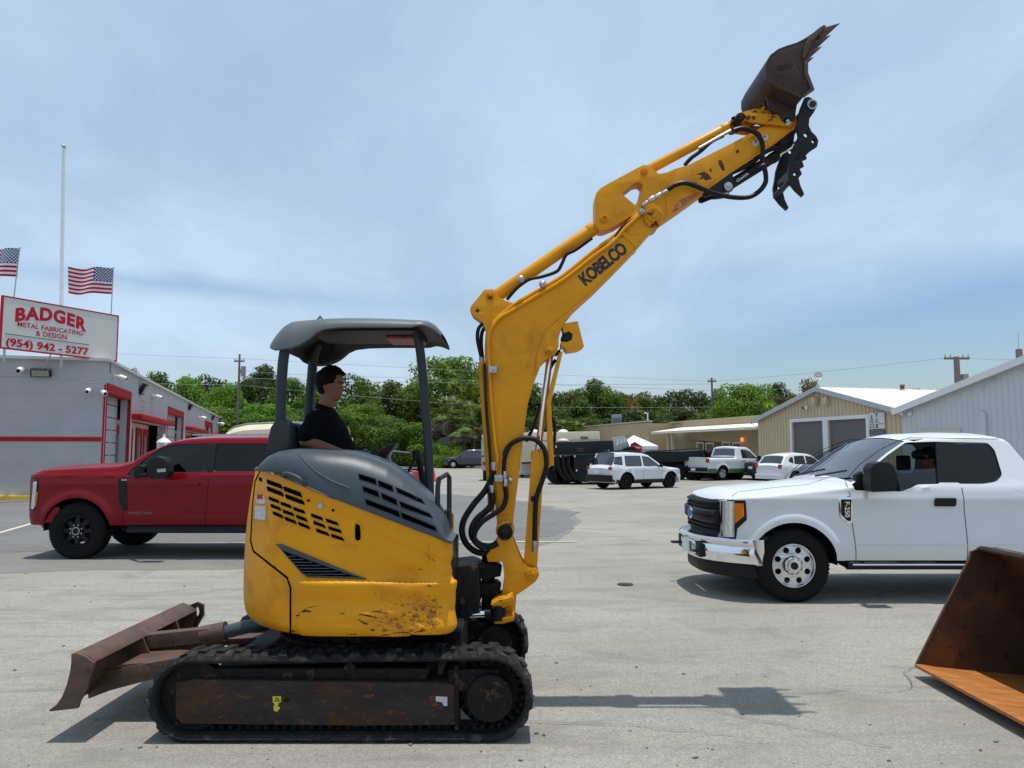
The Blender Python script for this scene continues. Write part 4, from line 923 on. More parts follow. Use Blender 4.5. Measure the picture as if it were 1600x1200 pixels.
for y0, sgn in ((YN+.055, 1), (YN+1.24+.30-.055, -1)):
    a = y0; b = y0+.19*sgn
    mb = MB(); fr = [(275, 1066), (300, 1062), (700, 1068), (711, 1072), (711, 1133), (560, 1134), (284, 1131), (274, 1120)]
    w = [(lambda q: (q.x, q.z))(P(x, y, YN+.055)) for x, y in fr]
    hx = P(448, 1094, YN+.055); hole = [(hx.x+.017*math.cos(i*.628), hx.z+.014*math.sin(i*.628)) for i in range(10)]
    mb.prism([w, hole], lambda p: (p[0], a, p[1]), lambda p: (p[0], a+.012*sgn, p[1]))
    mb.prism([w], lambda p: (p[0], a+.014*sgn, p[1]), lambda p: (p[0], b, p[1]))
    mb.build('track_frame', M['frame'], EX, bevel=.006)
    mb = MB(); x0 = P(700, 1066, a).x; mb.box((x0, min(a+.01*sgn, b), .27), (x0+.30, max(a+.01*sgn, b), .40)) ; mb.box((-1.75, min(a+.03*sgn, b), .33), (-.5, max(a+.03*sgn, b), .40)); mb.build('frame_upper_rail', M['grease'], EX, bevel=.01)
    mb = MB(); xs = P(716, 1044, a).x; mb.plate([(709, 1040), (717, 1040), (717, 1140), (711, 1140)], a-.005*sgn if sgn > 0 else a, a+.2*sgn, Yp=YN+.055); mb.build('motor_guard', M['grease'], EX)
def sticker(poly, Y, matl, name='sticker', parent=EX, t=.002):
    mb = MB(); mb.plate(poly, Y-t, Y); return mb.build(name, matl, parent)
mys = mat('yellow_sticker', (.62, .48, .03), .5, var=.3, scale=80)
mws = mat('pale_sticker', (.50, .50, .48), .5, var=.4, scale=90)
YF = YN+.0545
sticker([(426, 1088), (439, 1088), (439, 1097), (436, 1098), (434, 1103), (438, 1106), (433, 1112), (428, 1111), (427, 1105), (429, 1100), (426, 1097)], YF, mys)
mb = MB(); mb.plate([(432.5, 1089.5), (437, 1096), (428, 1096)], YF-.004, YF-.0025, holes=[[(432.5, 1091.5), (435, 1095), (430, 1095)]]); mb.build('warning_triangle', M['decaltext'], EX)
sticker([(681, 1088), (699, 1089), (699, 1103), (693, 1103), (690, 1097), (681, 1096)], YF, mws)
# centre frame, turntable, deck
mb = MB(); mb.box((-1.5, YN+.28, .22), (-.45, YN+1.26, .48)); mb.box((-1.75, YN+.3, .25), (-1.5, YN+1.2, .40)); mb.build('centre_frame', M['grease'], EX, bevel=.02)
mb = MB(); mb.cyl((-1.02, YB, .46), (-1.02, YB, .60), .47, seg=40); mb.cyl((-1.02, YB, .44), (-1.02, YB, .50), .52, seg=40)
for i in range(28):
    a = i*2*math.pi/28; mb.cyl((-1.02+.49*math.cos(a), YB+.49*math.sin(a), .50), (-1.02+.49*math.cos(a), YB+.49*math.sin(a), .52), .014, seg=6)
mb.build('slew_ring', M['grease'], EX)
mb = MB(); mb.box((-1.4, YN+.18, .585), (-.30, YN+1.35, .62)); mb.build('deck_plate', M['blackpaint'], EX, bevel=.01)
# ---------------- dozer blade
mb = MB()
bp = [(111, 1022), (118, 1020), (135, 1027), (146, 1036), (146, 1043), (140, 1060), (135, 1078), (124, 1097), (121, 1107), (78, 1112), (76, 1110), (88, 1101), (97, 1088), (104, 1070), (109, 1050), (111, 1035)]
back = [(lambda q: (q.x, q.z))(P(x, y, YN+.02)) for x, y in bp]
shell = [(111, 1022), (118, 1020), (138, 1028), (146, 1036), (143, 1037), (122, 1032), (118, 1050), (112, 1075), (100, 1098), (93, 1110), (78, 1112), (76, 1110), (88, 1101), (97, 1088), (104, 1070), (109, 1050), (111, 1035)]
shw = [(lambda q: (q.x, q.z))(P(x, y, YN+.02)) for x, y in shell]
mb.prism([shw], lambda p: (p[0], YN+.045, p[1]), lambda p: (p[0], YN+1.47, p[1]))
mb.build('blade', M['rust'], EX, bevel=.004)
for y in (YN+.02, YN+1.47):
    mb = MB(); hc = back[0]; hp = (P(121, 1040, YN+.02)); mb.prism([back], lambda p: (p[0], y, p[1]), lambda p: (p[0], y+.024, p[1])); mb.build('blade_end_plate', M['rust'], EX, bevel=.003)
for y in (YN+.62, YN+1.12):
    mb = MB(); rp = [(122, 1032), (146, 1036), (150, 1048), (160, 1068), (175, 1075), (118, 1075), (118, 1050)]
    w = [(lambda q: (q.x, q.z))(P(x, yy, YN+.02)) for x, yy in rp]; mb.prism([w], lambda p: (p[0], y, p[1]), lambda p: (p[0], y+.014, p[1])); mb.build('blade_rib', M['rust'], EX)
tp = P(121, 1040, YN+.02)
mb = MB(); ec = P(302, 960, YN+1.49); 
ear = [(ec.x-.05, ec.z-.12), (ec.x-.03, ec.z+.07), (ec.x+.02, ec.z+.09), (ec.x+.07, ec.z+.07), (ec.x+.075, ec.z-.01), (ec.x+.03, ec.z-.09), (ec.x+.02, ec.z-.2)]
mb.prism([ear, [(ec.x+.025+.018*math.cos(i*.7), ec.z+.02+.038*math.sin(i*.7)) for i in range(9)]], lambda p: (p[0], YN+1.495, p[1]), lambda p: (p[0], YN+1.525, p[1])); mb.build('lifting_eye', M['rustdark'], EX)
# push arms: boxes narrowing to the chassis
def beam(a, b, wa, ha, wb, hb, name, mt, bev=.004):
    a = Vector(a); b = Vector(b); d = (b-a).normalized(); s = d.cross(Vector((0, 0, 1))).normalized(); u = s.cross(d)
    mb = MB(); V = []
    for p, w, h in ((a, wa, ha), (b, wb, hb)):
        V.append([mb.b.verts.new(p+s*x*w/2+u*z*h/2) for x, z in ((-1, -1), (1, -1), (1, 1), (-1, 1))])
    for i in range(4): j = (i+1) % 4; mb.b.faces.new((V[0][i], V[0][j], V[1][j], V[1][i]))
    mb.b.faces.new(V[0][::-1]); mb.b.faces.new(V[1]); return mb.build(name, mt, EX, bevel=bev)
xb = P(140, 1050, YN+.1).x
armp = [(lambda q: (q.x, q.z))(P(x, y, 4.92)) for x, y in ((151, 1050), (290, 1026), (330, 1026), (330, 1050), (296, 1052), (240, 1061), (172, 1079), (138, 1092), (136, 1078))]
for y in (4.92, 5.62):
    mb = MB(); mb.prism([armp], lambda p: (p[0], y, p[1]), lambda p: (p[0], y+.035, p[1])); mb.build('blade_arm', M['rust'], EX, bevel=.004)
mb = MB(); z_ = armp[1][1]; mb.prism([[(xb+.03, 4.92), (xb+.45, 4.96), (-1.55, 5.01), (-1.55, 5.17), (xb+.5, 5.15), (xb+.05, 5.32)]], lambda p: (p[0], p[1], z_-.03+(p[0]+1.87)*.06), lambda p: (p[0], p[1], z_-.016+(p[0]+1.87)*.06)); mb.build('blade_arm_plate', M['rust'], EX)
mb = MB(); mb.prism([[(xb+.03, 5.67), (xb+.45, 5.62), (-1.55, 5.57), (-1.55, 5.45), (xb+.5, 5.46), (xb+.05, 5.37)]], lambda p: (p[0], p[1], z_-.03+(p[0]+1.87)*.06), lambda p: (p[0], p[1], z_-.016+(p[0]+1.87)*.06)); mb.build('blade_arm_plate', M['rust'], EX)
beam((xb-.02, YB-.02, .40), (-2.02, YB-.02, .45), .10, .09, .10, .09, 'cylinder_mount', M['rust'])
mb = MB(); mb.cyl((-2.08, YB-.02, .44), (-1.92, YB-.02, .47), .062, seg=18); mb.build('cylinder_knuckle', M['rust'], EX)
mb = MB(); mb.cyl((-1.93, YB-.02, .46), (-1.42, YB-.02, .585), .045, seg=20); mb.cyl((-1.62, YB-.02, .535), (-1.42, YB-.02, .585), .058, seg=20); mb.build('blade_cylinder', M['grey'], EX)
# ---------------- house shell
XF = -.352; YH = 4.58; HW = .72; XS = -1.06; NE = 2.0; XR = 1.778
def yrear(X):
    t = min(1, max(0, (XS-X)/(XR+XS)))
    return YH+HW-HW*(max(0, 1-t**NE))**(1/NE)
def zsplit(X): return 1.572-.378*(max(X, -1.47)+1.476)
plan = []
for i in range(9):
    a = R(-90*i/8); plan.append((XF-.10+.10*math.cos(a), YH+.10+.10*math.sin(a)))
x = XF-.10
while x > XS+.011: x -= .0115; plan.append((x, YH))
nr = 90
for i in range(1, nr):
    ph = math.pi*i/nr; s, c = math.sin(ph), math.cos(ph)
    plan.append((XS-(XR+XS)*abs(s)**(2/NE), YB-.0+(-1 if c > 0 else 1)*HW*abs(c)**(2/NE)+(YH+HW-YB)))
for i in range(1, 30): plan.append((XS+(XF-.1-XS)*i/29, YH+2*HW))
def relief(X, Z, Y):
    o = 0.0
    near = 1 if Y < YB else .3
    zc = .925-.012*(X+1.2)
    k = 1/(1+math.exp(-(zc-Z)/.007)); e = 1/(1+math.exp(-(X+1.255)/.006)); o += .026*k*e*near            # lower box stands proud
    if Z < .66: o -= .05*((.66-Z)/.06)**2*.6
    # shallow raised rib under the grey cover
    zt_ = zsplit(X)-.085-(.045 if X > -.9 else 0); o -= .010*near/(1+math.exp(-(zt_-Z)/.006))*(1 if X > -1.42 else 0)*(1 if Z > zc-.01 else .0)
    # dents
    d = noise.noise(Vector((X*6, Z*6, 3.1)))*.020+noise.noise(Vector((X*15, Z*15, 7.7)))*.010
    wgt = max(0, min(1, (X+1.0)/.5))*(1 if Z < 1.1 else .3); o += d*wgt*near
    for (cx, cz, rx, rz, am) in ((-.86, .79, .26, .05, -.014), (-.62, .95, .10, .05, -.016), (-.42, .80, .06, .10, -.02), (-1.1, .80, .12, .03, -.008), (-.48, 1.02, .05, .07, -.012), (-.7, .68, .2, .03, -.008)):
        o += 1.5*am*math.exp(-((X-cx)/rx)**2-((Z-cz)/rz)**2)*near
    return o
mb = MB(); rows = []; nz = 130
for j in range(nz+1):
    row = []
    for i, (X, Y) in enumerate(plan):
        a = plan[max(0, i-1)]; b = plan[min(len(plan)-1, i+1)]; t = Vector((b[0]-a[0], b[1]-a[1])).normalized(); nrm = Vector((-t.y, t.x)); 
        if nrm.dot(Vector((X+1.0, Y-YB))) < 0: nrm = -nrm
        z0 = .597+(.012 if X > -.6 else 0); Z = z0+(zsplit(X)-z0)*j/nz
        o = relief(X, Z, Y)
        # silhouette at the back leans in towards the top and the bottom
        if X < -1.2: o -= (.06*max(0, (Z-.95)/.62)**2+.03*max(0, (.8-Z)/.2)**2)*min(1, (-1.2-X)/.4)
        row.append(Vector((X+nrm.x*o, Y+nrm.y*o, Z)))
    rows.append(row)
mb.grid(rows)
HOUSE = mb.build('side_panel', M['yellow'], EX, angle=60)
# front wall and lid inside
mb = MB(); mb.box((XF-.02, YH+.10, .63), (XF-.004, YH+.62, 1.12)); mb.box((XF-.02, YH+.62, .63), (XF-.004, YH+2*HW-.1, .72)); mb.build('front_panel', M['blackpaint'], EX)
mb = MB(); mb.box((-1.3, YH+.06, .61), (XF-.03, YH+2*HW-.06, .64)); mb.build('inner_floor', M['interior'], EX)
mb = MB(); mb.box((-1.2, YH+.06, .66), (XF-.06, YH+.34, 1.13)); mb.box((-1.2, YH+.06, 1.12), (-.8, YH+.34, 1.28)); mb.build('engine_block', M['interior'], EX)
# ---------------- grey engine cover
topl = [(398, 733), (404, 724), (418, 713), (436, 705), (455, 702), (500, 702), (540, 705), (560, 708), (585, 715), (610, 725), (635, 741), (655, 757), (672, 775), (686, 793), (695, 810), (700, 828), (703, 846)]
tw = [P(x, y, 4.77) for x, y in topl]; tz = [(q.x, q.z) for q in tw]
def ztop(X):
    if X <= tz[0][0]: return tz[0][1]
    for a, b in zip(tz, tz[1:]):
        if X <= b[0]: t = (X-a[0])/(b[0]-a[0]); return a[1]+(b[1]-a[1])*t
    return tz[-1][1]
mb = MB(); rows = []; NX = 150
X0, X1 = -1.61, XF+.004
for i in range(NX+1):
    X = X0+(X1-X0)*i/NX
    yn = yrear(X) if X < XS else YH; z0 = zsplit(X)-.004; z1 = max(ztop(min(X, tz[-1][0])), z0+.004); h = z1-z0
    ridge = max(yn+.06, 4.79); row = [Vector((X, yn+.02, z0-.02)), Vector((X, yn-.012, z0-.012)), Vector((X, yn-.014, z0))]
    for k in range(1, 19):
        a = R(90*k/18); row.append(Vector((X, yn-.012+(ridge-yn)*(1-math.cos(a)**1.0)**1.15, z0+h*math.sin(a)**.9)))
    bk = YB-.02 if X < -1.35 else 5.01
    for k in range(1, 9): row.append(Vector((X, ridge+(bk-ridge)*k/8, z1+.02*math.sin(math.pi*k/8*.5)-.05*(k/8)**3)))
    row.append(Vector((X, bk+.005, z1-.25))); row.append(Vector((X, bk+.005, 1.0 if X > -1.5 else 1.4)))
    if X < -1.35:
        for r in row[3:]: r.y = min(r.y, YB+.4)
    rows.append(row)
mb.grid(rows); 
COVER = mb.build('engine_cover', M['grey'], EX, angle=45)
mb = MB(); rows2 = []
for i in range(12):   # rear hump over the counterweight on the far side
    a = R(180*i/11); r = HW; row = []
    for k in range(7):
        t = R(90*k/6); row.append(Vector((XS-(1.70+XS)*math.sin(a)*(.4+.6*math.cos(t)), YB+.01+math.cos(a)*-.93*r*(.4+.6*math.cos(t)), 1.57+.10*math.sin(t))))
    rows2.append(row)
mb.grid(rows2); mb.build('rear_cowl', M['grey'], EX)
def slabs(poly, w):
    out = []; xs = [p[0] for p in poly]; x = min(xs)
    def clip(pl, c, sg):
        r = []
        for i in range(len(pl)):
            a, b = pl[i], pl[(i+1) % len(pl)]; ia, ib = (a[0]-c)*sg >= 0, (b[0]-c)*sg >= 0
            if ia: r.append(a)
            if ia != ib: t = (c-a[0])/(b[0]-a[0]); r.append((c, a[1]+(b[1]-a[1])*t))
        return r
    while x < max(xs)-.01:
        q = clip(clip(poly, x, 1), x+w, -1) if len(poly) > 2 else []
        if len(q) > 2: out.append(q)
        x += w
    return out
def wrap(bv, poly, mt, name, up, w=9, down=.01):
    mb = MB()
    for q in slabs(poly, w): decal(bv, q, None, '', EX, up=up, down=down, step=30, mb=mb)
    return mb.build(name, mt, EX, weld=False)
BV = [bvh_of(HOUSE, OFF[EX.name])]; BC = [bvh_of(COVER, OFF[EX.name])]
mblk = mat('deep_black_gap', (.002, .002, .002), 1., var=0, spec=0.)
# seams
seam(BV, [(408, 733), (399, 752), (395, 790), (392, 845), (396, 861), (420, 880), (449, 903), (454, 918), (454, 993)], .0065, mblk, 'panel_gap', EX, 5)
# vents on the panel: rows in zoom coordinates -> photo
def z4(u, v): return (360+u/3.75, 690+v/3.75)
def slot(u0, v0, u1, v1, h, sl=10):
    return [z4(u0, v0), z4(u1, v1), z4(u1+sl, v1+h), z4(u0+sl*.5, v0+h)]
vents = [(218, 222, 298, 252, 26), (218, 262, 305, 297, 26), (315, 262, 412, 298, 26), (325, 307, 426, 345, 26), (228, 322, 280, 342, 20), (298, 352, 352, 372, 20), (372, 383, 430, 403, 20), (240, 365, 290, 385, 20), (310, 398, 366, 418, 20), (387, 428, 444, 450, 20),
         (252, 408, 303, 430, 20), (322, 440, 380, 463, 20), (400, 470, 460, 494, 20), (473, 420, 535, 443, 20), (560, 450, 625, 472, 20), (487, 463, 550, 487, 20), (574, 495, 645, 517, 20), (503, 508, 572, 534, 20), (590, 540, 658, 562, 20)]
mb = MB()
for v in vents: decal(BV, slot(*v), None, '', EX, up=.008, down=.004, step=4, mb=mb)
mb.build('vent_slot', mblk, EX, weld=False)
for (u, v) in ((168, 208),):
    decal(BV, [z4(u, v), z4(u+16, v+4), z4(u+18, v+28), z4(u+2, v+22)], mblk, 'latch_hole', EX, .002)
def oval(cx, cy, rx, ry, n=14, rot=0): return [(cx+rx*math.cos(2*math.pi*i/n), cy+ry*math.sin(2*math.pi*i/n)) for i in range(n)]
decal(BV, oval(*z4(529, 373), 5.2, 5.2), M['steel'], 'lock', EX, .006, bevel=.001)
decal(BV, oval(*z4(529, 373), 3, 3), mws, 'lock_face', EX, .008)
for q in ((458, 345), (602, 402)): decal(BV, oval(*z4(*q), 2.2, 2.4), M['grease'], 'plug', EX, .003)
a, b = z4(748, 478), z4(748, 578)
capsule = [(a[0]+4.2*math.cos(R(180+180*i/8)), a[1]+4+4.2*math.sin(R(180+180*i/8))) for i in range(9)]+[(b[0]+4.2*math.cos(R(180*i/8)), b[1]-4+4.2*math.sin(R(180*i/8))) for i in range(9)]
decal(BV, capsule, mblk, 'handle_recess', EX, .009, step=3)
rim = [(x+(x-a[0])*.35, y+(1.5 if y > (a[1]+b[1])/2 else -1.5)) for x, y in capsule]
decal(BV, rim, M['yellow'], 'handle_rim', EX, .005, step=3)
# louvred triangle
tri = [z4(275, 600), z4(300, 600), z4(797, 806), z4(780, 808), z4(450, 795), z4(420, 768)]
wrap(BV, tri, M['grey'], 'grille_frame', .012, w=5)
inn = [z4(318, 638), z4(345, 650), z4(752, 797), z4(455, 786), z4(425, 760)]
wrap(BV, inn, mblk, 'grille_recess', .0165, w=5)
mb = MB()
for k in range(1, 8):
    t = k/8; v = 650+140*t; ul = 330+ (450-330)*t; ur = 345+(v-650)/(797-650)*(752-345)
    if ur-ul < 25: continue
    pl = [z4(ul+4, v), z4(ur-6, v), z4(ur-2, v+5), z4(ul+8, v+5)]; [decal(BV, q_, None, '', EX, up=.0215, down=-.014, step=30, mb=mb) for q_ in slabs(pl, 5)]
mb.build('grille_louvre', M['grey'], EX, weld=False)
# stickers on the rear edge
decal(BV, [z4(153, 335), z4(160, 312), z4(196, 308), z4(208, 340), z4(204, 366), z4(160, 362)], mws, 'sticker', EX, .007)
decal(BV, [z4(164, 312), z4(194, 310), z4(196, 336), z4(162, 338)], M['redtext'], 'sticker_print', EX, .009)
decal(BV, [z4(152, 376), z4(212, 380), z4(208, 462), z4(148, 452)], mws, 'sticker', EX, .008)
# scrapes: dark irregular gouges on the lower right, drawn as thin flakes
rnd = random.Random(4); mb = MB(); mscr = mat('bare_rust_scratch', (.06, .022, .012), .85, var=.4, scale=60)
def gouge(pts, w):
    global mb
    if w > .69: mb = MB()
    L_ = dens(pts, 2.5, False); top = []; bot = []
    for i, p in enumerate(L_):
        ww = w*(.3+.9*rnd.random())*math.sin(math.pi*(i+.6)/(len(L_)+.2))+.15; top.append((p[0]+rnd.uniform(-.6, .6), p[1]-ww)); bot.append((p[0], p[1]+ww*rnd.uniform(.4, 1)))
    try: decal(BV, top+bot[::-1], None, '', EX, up=.0012, down=.003, step=50, mb=mb)
    except Exception: pass
    if w > .69 and not speck: mb.build('scratch', mscr, EX, weld=False)
speck = False
for pts, w in (([z4(385, 1022), z4(405, 1016)], 2.3), ([z4(412, 1002), z4(440, 992), z4(476, 998)], 2), ([z4(400, 1008), z4(450, 975), z4(520, 960)], .7), ([z4(750, 1010), z4(800, 1020), z4(870, 1035)], 1.8), ([z4(820, 1000), z4(850, 995), z4(930, 1008)], 1.3), ([z4(750, 1040), z4(775, 1062), z4(808, 1072)], 1.6), ([z4(640, 1010), z4(668, 1006)], 1.3),
               ([z4(822, 1102), z4(846, 1106)], 1.5), ([z4(1150, 650), z4(1170, 690), z4(1160, 720)], 1.2), ([z4(1180, 690), z4(1200, 700)], .9), ([z4(1165, 600), z4(1160, 640)], 1.0), ([z4(1100, 745), z4(1125, 752)], .9), ([z4(1150, 840), z4(1180, 850)], 1.1), ([z4(1210, 940), z4(1205, 985), z4(1190, 1030)], 1.6), ([z4(1170, 995), z4(1200, 1000)], 1.2),
               ([z4(1060, 1020), z4(1110, 1030)], 1), ([z4(940, 1125), z4(1000, 1118), z4(1060, 1122)], .9), ([z4(1090, 1115), z4(1150, 1105)], 1.2), ([z4(700, 1130), z4(740, 1127)], .8), ([z4(880, 1135), z4(930, 1130)], .8)): gouge(pts, w)
speck = True; mb = MB()
for i in range(150):
    u = rnd.triangular(640, 1240, 1180); v = rnd.triangular(840, 1135, 1060); q = z4(u, v); gouge([q, (q[0]+rnd.uniform(.6, 3.0), q[1]+rnd.uniform(-1.2, 1.2))], rnd.uniform(.25, .68))
tag(mb.build('paint_chips', mscr, EX, weld=False), kind='stuff')
# rust bleed patches, thinner
mb = MB()
for i in range(34):
    u = rnd.triangular(820, 1240, 1210); v = rnd.triangular(920, 1135, 1080); q = z4(u, v); n_ = 12; r1 = rnd.uniform(1, 4.5)
    pl = [(q[0]+r1*rnd.uniform(.4, 1.2)*math.cos(2*math.pi*k/n_)*1.5, q[1]+r1*rnd.uniform(.4, 1.2)*math.sin(2*math.pi*k/n_)) for k in range(n_)]
    decal(BV, pl, None, '', EX, up=.0008, down=.003, step=50, mb=mb)
mb.build('rust_patch', mat('thin_rust_stain', (.34, .12, .015), .7, var=.3, scale=40), EX, weld=False)
# cover: vents with raised frame, handle, shiny crease
def cslot(u0, v0, u1, v1, h0, h1, sl): return [z4(u0, v0), z4(u1, v1), z4(u1+sl, v1+h1), z4(u0+sl*.6, v0+h0)]
CV = [(752, 190, 850, 222, 28, 30, 6), (866, 228, 948, 262, 30, 32, 8), (968, 268, 1118, 338, 30, 28, 20), (776, 262, 864, 294, 28, 32, 8), (886, 302, 970, 340, 30, 34, 8), (990, 350, 1165, 422, 32, 26, 20), (792, 338, 985, 410, 28, 34, 10), (1000, 415, 1195, 498, 34, 28, 16)]
mb = MB()
for v in CV: decal(BC, cslot(*v), None, '', EX, up=.0025, down=.006, step=4, mb=mb)
mb.build('cover_vent_slot', mblk, EX, weld=False)
mb = MB()
for v in CV:
    q = cslot(*v); q2 = [(q[0][0]-1.6, q[0][1]-1.6), (q[1][0]+1.2, q[1][1]-1.6), (q[2][0]+1.8, q[2][1]+1.5), (q[3][0]-1.2, q[3][1]+1.5)]; decal(BC, q2, None, '', EX, up=.0015, down=.004, step=4, mb=mb)
mb.build('cover_vent_rim', M['greypost'], EX, weld=False)
hd = [hit(BC, *z4(*q))[0]+Vector((0, -o, 0)) for q, o in (((318, 205), 0), ((322, 190), .03), ((350, 186), .04), ((400, 205), .04), ((425, 225), .035), ((436, 255), 0))]
mb = MB(); mb.tube(hd, .012, seg=8, smooth=5); mb.build('cover_handle', M['grey'], EX)
seam(BC, [z4(165, 155), z4(300, 205), z4(440, 262), z4(700, 375), z4(870, 445), z4(1080, 545), z4(1240, 608)], .004, M['greypost'], 'cover_lip', EX, 6, fb=YH)
seam(BC, [z4(395, 75), z4(440, 120), z4(500, 175), z4(580, 225), z4(700, 275)], .0045, M['grey'], 'cover_crease', EX, 5)
# ---------------- boom foot: chassis nose, swing post, cylinders
mb = MB(); mb.plate([(700, 882), (735, 878), (748, 882), (750, 945), (700, 990), (693, 960)], YB-.34, YB+.1, Yp=YB-.2); mb.plate([(694, 985), (722, 975), (724, 1035), (700, 1030)], YB-.34, YB+.34, Yp=YB-.2); mb.build('chassis_nose', M['grease'], EX, bevel=.01)
for y0, y1, px in ((YB-.09, YB+.09, [(728, 878), (745, 880), (778, 884), (784, 890), (782, 902), (760, 906), (735, 905), (728, 900)]), (YB-.09, YB+.09, [(735, 917), (745, 915), (776, 912), (783, 918), (780, 930), (765, 936), (742, 937), (734, 930)])):
    mb = MB(); mb.plate(px, y0, y1, Yp=YB-.12); mb.build('swing_lug', M['grease'], EX, bevel=.008)
mb = MB(); q = P(763, 900, YB); mb.cyl((q.x, YB, .60), (q.x, YB, 1.0), .045, seg=16); mb.build('swing_pin', M['grease'], EX)
for i, (a, b, r) in enumerate((((694, 962), (745, 959), .026),)):
    mb = MB(); mb.cyl(P(688, 962, YB-.26), P(768, 958.5, YB-.26), .022, seg=18); mb.build('swing_cylinder_rod', M['chrome'], EX)
    mb = MB(); mb.cyl(P(757, 959, YB-.26), P(768, 958.5, YB-.26), .027, seg=16); mb.cyl(P(778, 945, YB-.26), P(778, 968, YB-.26), .05, seg=18); mb.build('rod_eye', M['grease'], EX)
br = [(760, 868), (776, 846), (779, 826), (784, 819), (794, 819), (801, 826), (802, 842), (811, 866), (818, 881), (828, 886), (838, 888), (843, 897), (837, 909), (822, 920), (807, 930), (804, 966), (798, 971), (786, 969), (783, 944), (786, 920), (788, 905), (787, 890), (785, 878), (762, 878)]
mb = MB()
for y in (YB-.135, YB+.095): mb.plate(br, y, y+.04, Yp=YB-.135)
mb.plate([(783, 850), (800, 850), (815, 885), (806, 925), (803, 966), (786, 966), (790, 920), (792, 890)], YB-.094, YB+.094, Yp=YB-.135)
mb.build('swing_bracket', M['yellow'], EX, bevel=.005)
mb = MB(); mb.plate([(767, 945), (778, 938), (795, 934), (801, 932), (803, 938), (800, 945), (786, 950), (770, 951)], YB-.30, YB+.05, Yp=YB-.3); mb.plate([(772, 968), (790, 964), (803, 962), (803, 970), (785, 975), (773, 975)], YB-.30, YB+.05, Yp=YB-.3); mb.build('swing_arm', M['yellow_worn'], EX, bevel=.004)
def pin(px, py, Y0, Y1, r, name='pivot_pin', mt='yellow_worn', rim=None, seg=18, Yp=None):
    q = P(px, py, Yp or Y0); mb = MB(); mb.cyl((q.x, Y0, q.z), (q.x, Y1, q.z), r, seg=seg)
    if rim: mb.cyl((q.x, Y0-.006, q.z), (q.x, Y0, q.z), r*.55, seg=6)
    return mb.build(name, M[mt], EX, bevel=min(.003, r*.2))
pin(789, 832, YB-.165, YB+.17, .052, mt='grease', rim=1); pin(789, 829, YB-.150, YB+.15, .062, mt='yellow_worn'); pin(832, 898, YB-.16, YB+.16, .042, mt='yellow_worn', rim=1)
# ---------------- boom
bm_ = [(757, 540), (759, 517), (754, 503), (738, 491), (734, 484), (736, 477), (741, 471), (751, 459), (756, 452), (770, 451), (776, 456), (779, 463), (790, 469), (803, 473), (830, 457), (880, 429), (938, 386), (970, 365), (992, 330), (1002, 320), (1020, 316), (1034, 324), (1038, 336), (1034, 345), (1027, 351), (1011, 369), (992, 391), (955, 429), (929, 455), (910, 472), (897, 484), (884, 500), (877, 514), (873, 528), (873, 540), (870, 550), (863, 557), (852, 562), (846, 568), (838, 588), (831, 608), (825, 630), (819, 672), (812, 735), (806, 780), (802, 815), (801, 830), (796, 840), (784, 840), (778, 832), (776, 812), (771, 765), (766, 716), (760, 630), (757, 567)]
mb = MB(); hole = oval(746, 485, 3.2, 3.2, 10); mb.plate(bm_, YB-.088, YB+.088, Yp=YB-.10, holes=[hole]); mb.build('boom', M['yellow'], EX, bevel=.008, seg=2)
# raised reinforcing plates
rp = [(763, 530), (775, 500), (795, 484), (835, 462), (883, 434), (940, 391), (968, 371), (1008, 366), (990, 388), (953, 426), (927, 452), (905, 470), (880, 492), (857, 512), (846, 530), (838, 555), (829, 600), (822, 630), (816, 672), (809, 735), (800, 805), (779, 805), (771, 716), (765, 630)]
mb = MB()
for s in (-1, 1): mb.plate(rp, YB+s*.088, YB+s*.096, Yp=YB-.10)
mb.build('boom_side_plate', M['yellow'], EX, bevel=.004)
mb = MB()
for s in (-1, 1): mb.plate([(838, 555), (846, 530), (857, 512), (872, 500), (876, 512), (873, 528), (873, 540), (870, 550), (863, 557), (852, 562), (846, 568), (838, 586)], YB+s*.088, YB+s*.100, Yp=YB-.10)
mb.build('cylinder_lug', M['yellow'], EX, bevel=.004)
mb = MB()
for s in (-1, 1): mb.plate([(969, 365), (975, 361), (1001, 382), (995, 388)], YB+s*.096, YB+s*.102, Yp=YB-.10)
mb.build('boom_weld_strap', M['yellow'], EX, bevel=.003)
for (x, y, r) in ((766, 461, .026), (860, 549, .034), (1021, 337, .048)): pin(x, y, YB-.125, YB+.125, r, rim=1, Yp=YB-.11)
pin(1021, 341, YB-.115, YB+.115, .062, mt='yellow_worn', Yp=YB-.11)
# lettering
bl = Vector((914.5, 446.5)); br_ = Vector((982, 391.5)); up_ = Vector((-11.8, -14.4))
def klet(u, v, w):
    q = bl+(br_-bl)*u+up_*v; p = P(q.x, q.y, YB-.0975); p.y = YB-.0975-w*.3; return p
text('KOBELCO', klet, 'lettering', M['decaltext'], EX, bold=.045, spacing=.92, th=.002)
